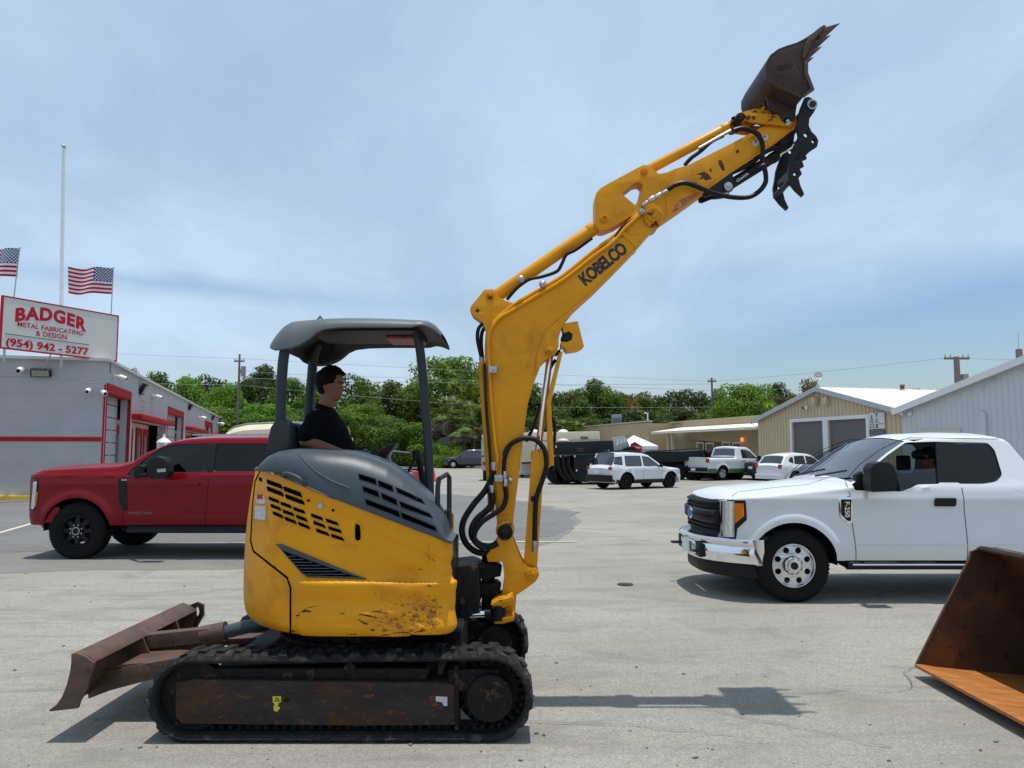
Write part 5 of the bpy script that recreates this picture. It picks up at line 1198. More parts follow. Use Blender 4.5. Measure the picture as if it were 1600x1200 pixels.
# piping along the boom
def pipe(pts, Y, r, name='hydraulic_pipe', mt='yellow', sm=4):
    mb = MB(); mb.tube([P(x, y, Y) for x, y in pts], r, seg=8, smooth=sm); return mb.build(name, M[mt], EX)
pipe([(757, 568), (760, 640), (765, 700), (768, 750), (770, 790)], YB-.115, .010, mt='blackpaint')
pipe([(764, 560), (767, 620), (773, 690), (777, 718), (774, 735)], YB-.110, .013)
pipe([(764, 560), (763, 530), (768, 513), (780, 497), (800, 485), (838, 462), (880, 437), (925, 402), (958, 378), (975, 358), (990, 344), (1003, 332)], YB-.108, .013)
pipe([(762, 524), (770, 505), (800, 478), (838, 455), (880, 430), (925, 394), (962, 366), (985, 345), (1002, 330)], YB-.09, .012)
pipe([(752, 566), (757, 640), (763, 720), (768, 800)], YB-.06, .022)
for (x, y) in ((770, 578), (779, 747)):
    q = P(x, y, YB-.12); mb = MB(); mb.box((q.x-.028, YB-.145, q.z-.022), (q.x+.028, YB-.10, q.z+.022)); mb.cyl((q.x+.005, YB-.155, q.z), (q.x+.005, YB-.145, q.z), .010, seg=6); mb.build('pipe_clamp', M['steel'], EX, bevel=.003)
for (x, y) in ((848, 444), (814, 436), (1003, 330)):
    q = P(x, y, YB-.12); mb = MB(); mb.ball((q.x, YB-.12, q.z), .026, 10, 8, (1, .8, 1)); mb.build('pipe_fitting', M['steel'], EX)
# ---------------- cylinders
def cylr(a, b, Y, r, name, mt, sg=20, Yz=None): 
    mb = MB(); mb.cyl(P(*a, Y), P(*b, Y), r, seg=sg); return mb.build(name, M[mt], EX, bevel=.004)
def cylbarrel(a, b, Y, r, name, mt):
    A_, B_ = P(*a, Y), P(*b, Y); d = (B_-A_).normalized(); mb = MB(); mb.cyl(A_, B_, r, seg=24); mb.cyl(B_-d*.05, B_+d*.004, r*1.1, seg=24); mb.cyl(A_-d*.03, A_+d*.01, r*.9, seg=20); return mb.build(name, M[mt], EX, bevel=.004)
cylbarrel((778, 461), (929, 356), YB, .045, 'arm_cylinder', 'yellow'); cylr((925, 359), (944, 343), YB, .024, 'arm_cylinder_rod', 'chrome'); pin(944, 341, YB-.105, YB+.105, .026, rim=1, Yp=YB-.10)
cylbarrel((1012, 266), (1137, 199), YB, .036, 'bucket_cylinder', 'yellow'); cylr((1136, 199), (1158, 183), YB, .026, 'bucket_cylinder_rod', 'yellow_worn'); 
cylbarrel((829, 885), (841, 706), YB, .045, 'boom_cylinder', 'yellow'); cylr((840, 710), (860, 551), YB, .023, 'boom_cylinder_rod', 'chrome')
mb = MB(); mb.plate([(831, 704), (851, 706), (846, 790), (838, 884), (818, 882), (825, 790)], YB-.085, YB-.075, Yp=YB-.08); mb.build('cylinder_side_guard', M['yellow'], EX, bevel=.003)
mb = MB(); mb.plate([(873, 552), (880, 548), (861, 628), (866, 727), (858, 729), (854, 628)], YB-.075, YB+.06, Yp=YB-.07); mb.build('rod_guard', M['yellow'], EX, bevel=.003)
mb = MB(); mb.plate([(868, 549), (876, 545), (876, 552), (868, 556)], YB-.03, YB+.03, Yp=YB-.03); mb.build('guard_hinge', M['blackpaint'], EX)
cylr((862, 729), (863, 735), YB, .02, 'guard_foot', 'grease')
# work light on the boom
mb = MB(); mb.plate([(878, 505), (903, 501), (913, 541), (904, 546), (886, 549), (881, 541), (877, 541), (877, 533), (886, 534), (894, 530), (895, 521), (889, 517), (881, 520)], YB-.075, YB+.075, Yp=YB-.09); mb.build('light_bracket', M['yellow'], EX, bevel=.004)
pin(886, 526, YB-.06, YB+.08, .036, 'work_light', 'black', Yp=YB-.08)
# ---------------- arm
arm = [(930, 309), (932, 300), (938, 293), (946, 288), (998, 260), (1006, 256), (1014, 257), (1021, 263), (1030, 270), (1042, 268), (1056, 262), (1075, 257), (1131, 229), (1162, 213), (1189, 198), (1212, 188), (1232, 180), (1245, 178), (1246, 190), (1243, 199), (1238, 203), (1216, 220), (1191, 237), (1143, 269), (1099, 301), (1067, 324), (1038, 344), (1028, 352), (1019, 350), (1012, 343), (1004, 332), (985, 338), (962, 352), (944, 359), (936, 358), (930, 350)]
ahole = [(973, 300), (992, 285), (1000, 283), (1005, 287), (1003, 298), (997, 316), (993, 319), (975, 304)]
mb = MB(); mb.plate(arm, YB-.078, YB+.078, Yp=YB-.09, holes=[ahole]); mb.build('arm', M['yellow'], EX, bevel=.007)
mb = MB()
for s in (-1, 1): mb.plate([(1040, 303), (1046, 290), (1059, 268), (1080, 259), (1132, 233), (1215, 191), (1222, 212), (1190, 233), (1142, 264), (1097, 297), (1064, 320), (1042, 336)], YB+s*.078, YB+s*.084, Yp=YB-.09)
mb.build('arm_side_plate', M['yellow'], EX, bevel=.003)
for (x, y) in ((1007, 267),): pin(x, y, YB-.10, YB+.10, .024, rim=1, Yp=YB-.095)
pin(1230, 190, YB-.12, YB+.12, .030, 'bucket_pin', 'steel', rim=1, Yp=YB-.11); pin(1217, 192, YB-.11, YB+.11, .015, mt='grease', Yp=YB-.105)
# scraped marks on the arm
mb = MB()
for pl in ([(1122, 251), (1127, 250), (1131, 258), (1133, 266), (1129, 267), (1124, 259)], [(1088, 272), (1100, 268), (1107, 272), (1112, 279), (1104, 282), (1098, 279), (1092, 281), (1097, 274)], [(1108, 266), (1111, 262), (1112, 270)], [(1124, 245), (1125.5, 245), (1125, 246.5)], [(1150, 235), (1154, 233), (1155, 238), (1151, 240)], [(1083, 284), (1090, 286), (1086, 287)]): mb.plate(pl, YB-.0855, YB-.083, Yp=YB-.085)
mb.build('scraped_mark', mat('dark_brown_scrape', (.09, .03, .02), .8, var=.4, scale=60), EX, weld=False)
mb = MB(); mb.plate([(1060, 314), (1068, 310), (1095, 298), (1075, 316), (1052, 332), (1054, 322)], YB-.0855, YB-.083, Yp=YB-.085); mb.build('paint_scuff', mat('pinkish_scuff', (.36, .11, .06), .7, var=.3, scale=40, spots=[((.6, .28, .10), 30, .5, .1, .7)]), EX)
for c in ((1181, 223), (1195, 215)):
    mb = MB(); mb.plate(oval(c[0], c[1], 5.5, 5.5, 14), YB-.088, YB-.0855, Yp=YB-.087); mb.build('round_sticker', mws, EX); mb = MB(); mb.plate(oval(c[0]-.5, c[1]-2.0, 2.2, 1.6, 8), YB-.0895, YB-.0882, Yp=YB-.087); mb.build('round_sticker_print', M['redtext'], EX)
# linkage
def link(a, b, w0, w1, Y0, Y1, name, mt='yellow_worn'):
    A_ = P(*a, YB-.1); B_ = P(*b, YB-.1); d = (B_-A_).normalized(); n = Vector((-d.z, 0, d.x)); lp = []
    for i in range(9): t = R(90+180*i/8); lp.append((A_.x+d.x*w0*math.cos(t)+n.x*w0*math.sin(t), A_.z+d.z*w0*math.cos(t)+n.z*w0*math.sin(t)))
    for i in range(9): t = R(-90+180*i/8); lp.append((B_.x+d.x*w1*math.cos(t)+n.x*w1*math.sin(t), B_.z+d.z*w1*math.cos(t)+n.z*w1*math.sin(t)))
    mb = MB(); mb.prism([lp], lambda p: (p[0], Y0, p[1]), lambda p: (p[0], Y1, p[1])); return mb.build(name, M[mt], EX, bevel=.003)
for s in (-1, 1): link((1160, 183), (1231, 190), .034, .040, YB+s*.092, YB+s*.112, 'link_arm')
for s in (-1, 1): link((1158, 181), (1206, 168), .034, .032, YB+s*.050, YB+s*.075, 'bucket_link')
pin(1158, 182, YB-.125, YB+.125, .030, 'link_pin', 'grease', rim=1); cylr((1146, 183), (1147, 186), YB-.05, .018, 'grease_fitting', 'grease')
# ---------------- bucket
bs = [(1317, 30.6), (1287, 42), (1258, 62), (1245, 68.5), (1217, 78), (1205, 87), (1198, 101), (1198, 112), (1201, 123), (1211, 132), (1254, 152.5), (1272, 141), (1268, 132), (1262, 121), (1260, 108), (1260, 94), (1262, 88), (1289, 60)]
BY0, BY1 = 5.02, 5.58
def bw(l, Yp=BY0): return [(lambda q: (q.x, q.z))(P(x, y, Yp)) for x, y in l]
side = [(1284, 44), (1258, 62), (1245, 68.5), (1217, 78), (1205, 87), (1198, 101), (1198, 112), (1201, 123), (1211, 132), (1254, 152.5), (1272, 141), (1266, 130), (1261, 115), (1260, 95), (1268, 80)]
for y in (BY0, BY1-.016):
    mb = MB(); mb.prism([bw(side)], lambda p: (p[0], y, p[1]), lambda p: (p[0], y+.016, p[1])); mb.build('bucket_side', M['rustdark'], EX, bevel=.002)
sh = bw([(1287, 42), (1258, 62), (1245, 68.5), (1230, 73), (1217, 78), (1205, 87), (1198, 101), (1198, 112), (1201, 123), (1211, 132), (1232, 142), (1254, 152.5)])
mb = MB(); V = []
rows = []
for i, p in enumerate(sh):
    a = sh[max(0, i-1)]; b = sh[min(len(sh)-1, i+1)]; t = Vector((b[0]-a[0], b[1]-a[1])).normalized(); n = Vector((t.y, -t.x)); 
    c = Vector((bw([(1240, 110)])[0])); 
    if n.dot(c-Vector(p)) < 0: n = -n
    o = Vector(p)+n*-.008; q = Vector(p)+n*.010; rows.append([Vector((o.x, BY0-.001, o.y)), Vector((o.x, BY1+.001, o.y)), Vector((q.x, BY1+.001, q.y)), Vector((q.x, BY0-.001, q.y))])
mb.grid(rows, closed_u=True); mb.build('bucket_shell', M['rustdark'], EX, angle=50)
mb = MB(); mb.prism([bw([(1290, 42), (1286, 45), (1262, 62), (1258, 62), (1280, 44), (1287, 40)])], lambda p: (p[0], BY0-.01, p[1]), lambda p: (p[0], BY1+.01, p[1])); mb.build('bucket_lip', M['rust'], EX)
mb = MB(); mb.prism([bw([(1289, 43), (1270, 64), (1256, 92), (1252, 92), (1258, 66), (1272, 52)])], lambda p: (p[0], BY0-.014, p[1]), lambda p: (p[0], BY0-.001, p[1])); mb.prism([bw([(1262, 95), (1262, 115), (1272, 141), (1256, 153), (1253, 151), (1266, 139), (1256, 117), (1256, 94)])], lambda p: (p[0], BY0-.012, p[1]), lambda p: (p[0], BY0-.001, p[1])); mb.build('side_cutter', M['rust'], EX, bevel=.002)
for i in range(4):
    y = BY0+.02+i*(BY1-BY0-.10)/3; tp_ = bw([(1317, 30.6), (1289, 40), (1278, 47), (1283, 55), (1290, 55)])
    mb = MB(); mb.prism([tp_], lambda p: (p[0], y, p[1]), lambda p: (p[0], y+.055, p[1]))
    for v in mb.b.verts:
        k = (v.co.x-tp_[0][0])/(tp_[2][0]-tp_[0][0]); v.co.y = y+.0275+(v.co.y-y-.0275)*(.35+.65*min(1, abs(k)))
    mb.build('bucket_tooth', M['rust'], EX, bevel=.003)
def badge(u, v, w):
    p0 = Vector((1214, 111.5)); p1 = Vector((1237, 106)); n = Vector((-1.6, -7.6)); q = p0+(p1-p0)*u+n*v; p = P(q.x, q.y, BY0-.002); p.y = BY0-.007-w; return p
text('GEITH', badge, 'lettering', M['rustdark'], EX, bold=.02, th=.004)
mb = MB(); mb.plate([(1211, 108), (1215, 103), (1236, 97), (1241, 99), (1243, 103), (1238, 108), (1219, 114), (1214, 113)], BY0-.003, BY0+.001, holes=[[(1213, 108), (1216, 104.5), (1236, 98.7), (1240, 100), (1241, 103), (1237, 106.7), (1219, 112.5), (1215, 111.5)]]); mb.build('badge_rim', M['rust'], EX)
for y in (YB-.12, YB-.045, YB+.03, YB+.10):
    mb = MB(); mb.plate([(1205, 131), (1225, 138), (1245, 158), (1240, 190), (1225, 196), (1214, 180), (1200, 172), (1196, 150)], y, y+.02, Yp=YB-.1); mb.build('bucket_ear', M['rustdark'], EX, bevel=.003)
# ---------------- thumb
th = [(1258, 152), (1264, 151), (1271, 155), (1276, 160), (1276, 168), (1271.5, 176), (1265, 185), (1264, 196), (1268, 205), (1276, 213), (1279, 220), (1277, 229), (1268, 234.5), (1262, 240), (1259, 241), (1261, 248), (1253.5, 250), (1256.5, 260), (1249.5, 263), (1253.5, 271.5), (1248, 278), (1251, 290), (1257, 303), (1254, 307), (1243, 297), (1233, 284.5), (1231.5, 270), (1234, 257.6), (1236, 242), (1241.5, 226), (1248, 213), (1245, 197.5), (1248, 181.7), (1251, 169)]
for y in (YB-.17, YB+.13):
    mb = MB(); mb.plate(th, y, y+.03, Yp=YB-.17, holes=[oval(1259.5, 210.5, 3.6, 3.6, 12), oval(1271, 220.5, 3, 3, 10), oval(1242, 271, 3.4, 3.4, 10)]); mb.build('thumb_plate', M['blackpaint'], EX, bevel=.003)
mb = MB(); mb.plate([(1236, 262), (1244, 262), (1244, 268), (1236, 270)], YB-.14, YB+.13, Yp=YB-.17); q = P(1236, 282, YB-.17); mb.cyl((q.x, YB-.14, q.z), (q.x, YB+.13, q.z), .02, seg=12); mb.build('thumb_crossbar', M['blackpaint'], EX)
q = P(1269, 163.5, YB-.175); mb = MB(); mb.cyl((q.x, YB-.182, q.z), (q.x, YB+.18, q.z), .036, seg=20); mb.build('thumb_bushing', M['steel'], EX); mb = MB(); mb.cyl((q.x, YB-.19, q.z), (q.x, YB+.186, q.z), .024, seg=6); mb.build('thumb_bolt', M['rustdark'], EX)
mb = MB()
for s in (-1, 1): mb.plate([(1099, 301), (1112, 293), (1140, 268), (1144, 266), (1146, 282), (1149, 290), (1144, 298), (1132, 301), (1118, 302), (1104, 308), (1098, 306)], YB+s*.05, YB+s*.075, Yp=YB-.07)
mb.build('thumb_mount', M['blackpaint'], EX, bevel=.003)
pin(1138, 291, YB-.095, YB+.095, .030, 'mount_pin', 'steel', rim=1, Yp=YB-.09)
cylbarrel((1142, 288), (1214, 243), YB-.0, .036, 'thumb_cylinder', 'blackpaint'); cylr((1212, 244), (1247, 222), YB, .017, 'thumb_cylinder_rod', 'chrome')
mb = MB(); mb.plate([(1219, 219), (1238, 203), (1242, 210), (1240, 224), (1232, 232), (1219, 238)], YB-.06, YB+.06, Yp=YB-.06); mb.build('thumb_pivot_bracket', M['blackpaint'], EX, bevel=.003)
def tl(u, v, w):
    p0 = Vector((1152, 285)); p1 = Vector((1170, 272.5)); n = Vector((-2.2, -3.6)); q = p0+(p1-p0)*u+n*v; p = P(q.x, q.y, YB-.038); p.y = YB-.0385-w; return p
text('Geith', tl, 'lettering', M['whitepaint'], EX, bold=.01, th=.001)
def tl2(u, v, w):
    p0 = Vector((1248, 250)); p1 = Vector((1252, 237)); n = Vector((-4.5, -1.2)); q = p0+(p1-p0)*u+n*v; p = P(q.x, q.y, YB-.171); p.y = YB-.1715-w; return p
text('THUMB', tl2, 'lettering', M['grease'], EX, bold=.01, th=.002)
# ---------------- hoses
def hose(pts, Y, r=.016, Y1=None, name='hydraulic_hose', mt='hose', sm=6):
    n = len(pts); mb = MB(); mb.tube([P(x, y, Y+((Y1-Y)*i/(n-1) if Y1 else 0)) for i, (x, y) in enumerate(pts)], r, seg=10, smooth=sm); return mb.build(name, M[mt], EX)
hose([(1043, 297), (1055, 289), (1070, 286), (1088, 291), (1112, 301), (1143, 308), (1169, 308), (1186, 299), (1196, 285), (1196, 270), (1193, 258)], YB-.13, .017)
hose([(1193, 258), (1191, 248), (1192, 234), (1190, 221), (1183, 209), (1170, 203), (1158, 201), (1146, 204)], YB-.125, .017)
for a, b, r in (((1003, 322), (1013, 315), .016), ((1013, 315), (1022, 309), .021), ((1022, 309), (1033, 303), .017), ((1033, 303), (1044, 297), .014)): cylr(a, b, YB-.13, r, 'hose_coupling', 'steel', 8)
cylr((1192, 256), (1195, 265), YB-.126, .018, 'hose_sleeve', 'steel', 8)
hose([(1143, 270), (1160, 263), (1178, 252), (1192, 240), (1206, 233), (1222, 229), (1236, 226)], YB-.05, .016)
hose([(1130, 212), (1112, 221), (1095, 236), (1080, 247), (1070, 258)], YB-.05, .014); hose([(1142, 204), (1120, 216), (1092, 232)], YB-.055, .012, mt='steel')
hose([(770.7, 732), (768, 748), (757, 768), (740, 788), (725, 812), (722, 832), (729, 850), (744, 862), (762, 864), (775, 858)], YB-.10, .021)
hose([(768, 765), (769, 785), (760, 798), (746, 810), (738, 824), (738, 838), (748, 850), (765, 854), (778, 848)], YB-.13, .022)
hose([(797, 695), (789, 714), (787.5, 735), (789, 746)], YB-.14, .015); hose([(789, 760), (791, 775), (786, 792), (772, 803), (754, 815), (742, 832), (743, 848), (757, 858)], YB-.145, .017)
hose([(788, 712), (793, 700), (804, 690), (820, 684.5), (836, 687), (848, 698), (853, 712), (853.5, 730), (847, 752), (839, 775), (836.5, 800), (835.5, 845)], YB-.13, .017)
hose([(822, 690), (832, 670), (842, 640), (848, 620), (858, 580), (868, 562)], YB+.03, .012); hose([(826, 640), (834, 634), (846, 631)], YB+.05, .012); hose([(853, 640), (866, 660), (866, 690), (862, 710)], YB+.04, .011)
for a, b in (((789, 736), (789, 748)), ((790, 748), (790, 762)), ((835.5, 845), (834, 862)), ((771, 722), (770, 735)), ((767, 758), (768, 770))): cylr(a, b, YB-.14, .018, 'hose_coupling', 'steel', 6)
cylr((795, 749), (800, 751), YB-.13, .02, 'hose_clamp', 'steel', 8); pin(834, 780, YB-.14, YB-.09, .02, 'hose_clamp', 'grease')
hose([(757, 504), (748, 513), (746, 528), (749, 545), (753, 562)], YB-.05, .013); hose([(760, 508), (753, 520), (752, 540), (754, 560)], YB-.02, .013)
cylr((752, 558), (753.5, 570), YB-.05, .018, 'hose_coupling', 'steel', 8)
hose([(925, 372), (900, 390), (885, 398), (878, 412), (870, 424), (848, 432), (826, 437), (808, 450), (792, 468)], YB-.06, .012); cylr((905, 386), (922, 374), YB-.055, .012, 'hose_coupling', 'steel', 8)
hose([(1004, 333), (985, 346), (972, 356), (962, 370)], YB-.10, .012, mt='grease')
# ---------------- operator station
mb = MB(); mb.box((-1.5, YH+.42, 1.0), (-.45, YH+1.28, 1.04)); mb.build('cab_floor', M['black'], EX)
mb = MB()
mb.tube([(-1.36, 0+YB+.14, 1.30), (-1.05, YB+.14, 1.29), (-.98, YB+.14, 1.28)], .07, seg=8) if False else None
SX, SY = -1.24, YB+.10
mb.box((SX-.18, SY-.24, 1.18), (SX+.32, SY+.24, 1.30)); mb.build('seat', M['black'], EX, bevel=.04, seg=3)
mb = MB(); mb.prism([[(SX-.20, 1.26), (SX-.08, 1.26), (SX-.14, 1.80), (SX-.22, 1.84), (SX-.27, 1.80)]], lambda p: (p[0], SY-.22, p[1]), lambda p: (p[0], SY+.22, p[1])); mb.build('seat_back', M['black'], EX, bevel=.035, seg=3)
for s in (-1, 1):
    mb = MB(); mb.box((SX-.02, SY+s*.31-.06, 1.30), (SX+.34, SY+s*.31+.06, 1.46)); mb.build('armrest', M['black'], EX, bevel=.03)
    mb = MB(); mb.tube([(SX+.28, SY+s*.31, 1.44), (SX+.33, SY+s*.31, 1.60)], .016, seg=8); mb.ball((SX+.335, SY+s*.31, 1.64), .03, 10, 8, (1, 1, 1.7)); mb.build('joystick', M['black'], EX)
# canopy posts: curved tubes
def post(pts, Y, r, Y1=None):
    n = len(pts); mb = MB(); mb.tube([P(x, y, Y+((Y1-Y)*i/(n-1) if Y1 else 0)) for i, (x, y) in enumerate(pts)], r, seg=12, smooth=5); return mb.build('canopy_post', M['greypost'], EX)
post([(449, 530), (443, 560), (440, 600), (438, 660), (437, 712)], 4.88, .034); post([(498, 538), (490, 560), (487, 590), (484, 620), (480, 680), (478, 715)], 5.66, .036)
post([(651, 520), (656, 545), (660, 580), (665, 640), (669, 700), (671, 760), (671, 800)], 5.00, .030)
mb = MB(); mb.plate([(414, 712), (417, 690), (422, 668), (430, 656), (445, 654), (449, 660), (449, 712)], 4.82, 4.96); mb.build('post_base_cover', M['greypost'], EX, bevel=.015)
mb = MB(); mb.plate([(449, 662), (456, 660), (463, 668), (466, 700), (449, 712)], 5.14, 5.54, Yp=5.16); mb.build('seat_console', M['black'], EX, bevel=.03)
# grab handle, levers
mb = MB(); mb.tube([P(683, 845, 4.78), P(684, 760, 4.78), P(686, 748, 4.78), P(698, 741, 4.90), P(702, 746, 4.94), P(702, 835, 4.94)], .016, seg=8); mb.tube([P(684, 806, 4.78), P(702, 796, 4.94)], .012, seg=8); mb.build('grab_handle', M['greypost'], EX)
mb = MB(); mb.tube([P(665, 780, 5.11), P(656, 725, 5.11), P(652, 707, 5.11)], .020, seg=8); mb.tube([P(652, 718, 5.11), P(650, 703, 5.11)], .028, seg=10); mb.build('travel_lever', M['black'], EX)
mb = MB(); mb.tube([P(636, 742, 5.21), P(645, 722, 5.21), P(650, 705, 5.21)], .010, seg=6); mb.build('dozer_lever', M['black'], EX)
mb = MB(); mb.plate([(590, 706), (606, 695), (619, 692), (616, 698), (606, 712), (600, 724), (590, 722)], 5.14, 5.32, Yp=5.16); mb.build('monitor', M['black'], EX, bevel=.012)
mb = MB(); mb.tube([P(609, 740, 5.14), P(609, 712, 5.14), P(613, 705, 5.14), P(640, 708, 5.16)], .008, seg=8); mb.build('console_rail', M['steel'], EX)
mb = MB(); mb.plate([(578, 712), (592, 705), (606, 718), (610, 742), (580, 735)], 5.11, 5.36, Yp=5.16); mb.build('console', M['black'], EX, bevel=.02)
# ---------------- canopy roof
YC0, YC1 = 4.77, 5.80
bot = [(414, 541), (416, 545), (425, 549), (440, 549), (455, 544), (470, 538), (482, 530), (492, 521), (505, 515), (530, 512), (570, 511), (610, 511), (645, 513), (665, 518), (680, 526), (692, 535), (698, 540)]
top = [(414, 537), (416, 531), (424, 519), (434, 509), (447, 503), (470, 501), (500, 499), (540, 498), (600, 499), (640, 501), (660, 504), (676, 511), (688, 520), (695, 528), (698, 534)]
# top silhouette belongs to the crown of the roof (further in), bottom to the near rim
def yd(x): return YC0+(.62*max(0, (x-640)/58) if x > 640 else .04*max(0, (430-x)/16))
bt = [(lambda q: (q.x, q.z))(P(x, y-(3 if x < 450 else 0), yd(x))) for x, y in bot]; tt = [(P(x, y, yd(x)).x, P(x, y, max(yd(x), YC0+.16)).z) for x, y in top]
def lerp_t(t, X):
    if X <= t[0][0]: return t[0][1]
    for a, b in zip(t, t[1:]):
        if X <= b[0]: return a[1]+(b[1]-a[1])*(X-a[0])/(b[0]-a[0])
    return t[-1][1]
XA, XB = bt[0][0]-.0, bt[-1][0]+.0; rows = []; NX = 64
for i in range(NX+1):
    f = i/NX; X = XA+(XB-XA)*(f*f*(3-2*f))
    # plan: ends rounded
    e = min(1, (X-XA)/.20); e2 = min(1, (XB-X)/.16); k = math.sqrt(max(0, 1-(1-e)**2)); k2 = math.sqrt(max(0, 1-(1-e2)**2)); hw = (YC1-YC0)/2*(.70+.30*min(k, k2)); yc = (YC0+YC1)/2
    zb = lerp_t(bt, X); zt_ = max(lerp_t(tt, min(max(X, tt[0][0]), tt[-1][0])), zb+.006); row = []
    row.append(Vector((X, yc-hw+.03, zb+.0)))
    row.append(Vector((X, yc-hw, zb+.004)))
    for j in range(1, 9):
        a = R(90*j/8); row.append(Vector((X, yc-hw+.16*(1-math.cos(a)), zb+(zt_-zb)*math.sin(a)**.9)))
    for j in range(1, 6): row.append(Vector((X, yc-hw+.16+(2*hw-.32)*j/6, zt_+.008*math.sin(math.pi*j/6))))
    for j in range(8, 0, -1):
        a = R(90*j/8); row.append(Vector((X, yc+hw-.16*(1-math.cos(a)), zb+(zt_-zb)*math.sin(a)**.9)))
    row.append(Vector((X, yc+hw, zb+.004))); row.append(Vector((X, yc+hw-.03, zb)))
    zi = zt_-.03 if zt_-zb > .05 else zb+.01
    row += [Vector((X, yc+hw-.07, min(zi, zb+.03))), Vector((X, yc+hw-.16, zi)), Vector((X, yc, zi)), Vector((X, yc-hw+.16, zi)), Vector((X, yc-hw+.07, min(zi, zb+.03)))]
    rows.append(row)
mb = MB(); mb.grid(rows, closed_u=True)
CANOPY = mb.build('canopy_roof', [M['canopygrey'], M['black']], EX, angle=50)
for p in CANOPY.data.polygons:
    if p.index % len(rows[0]) >= len(rows[0])-6: p.material_index = 1
mb = MB(); q = P(500, 499, YC0+.3); mb.tube([(q.x-.02, YC0+.3, q.z-.01), (q.x, YC0+.3, q.z+.02), (q.x+.02, YC0+.3, q.z-.01)], .008, seg=6); mb.build('lifting_ring', M['grey'], EX)
zr = rows[NX//2][12].z-.05
mb = MB(); mb.box((-1.35, YC0+.2, zr-.03), (-.62, YC1-.2, zr-.01)); mb.build('roof_lining', M['black'], EX)
mb = MB(); mb.box((-.86, YC0+.42, zr-.05), (-.62, YC0+.75, zr-.035)); mb.build('warning_placard', mat('red_white_placard', (.30, .06, .07), .5, var=.5, scale=20), EX)
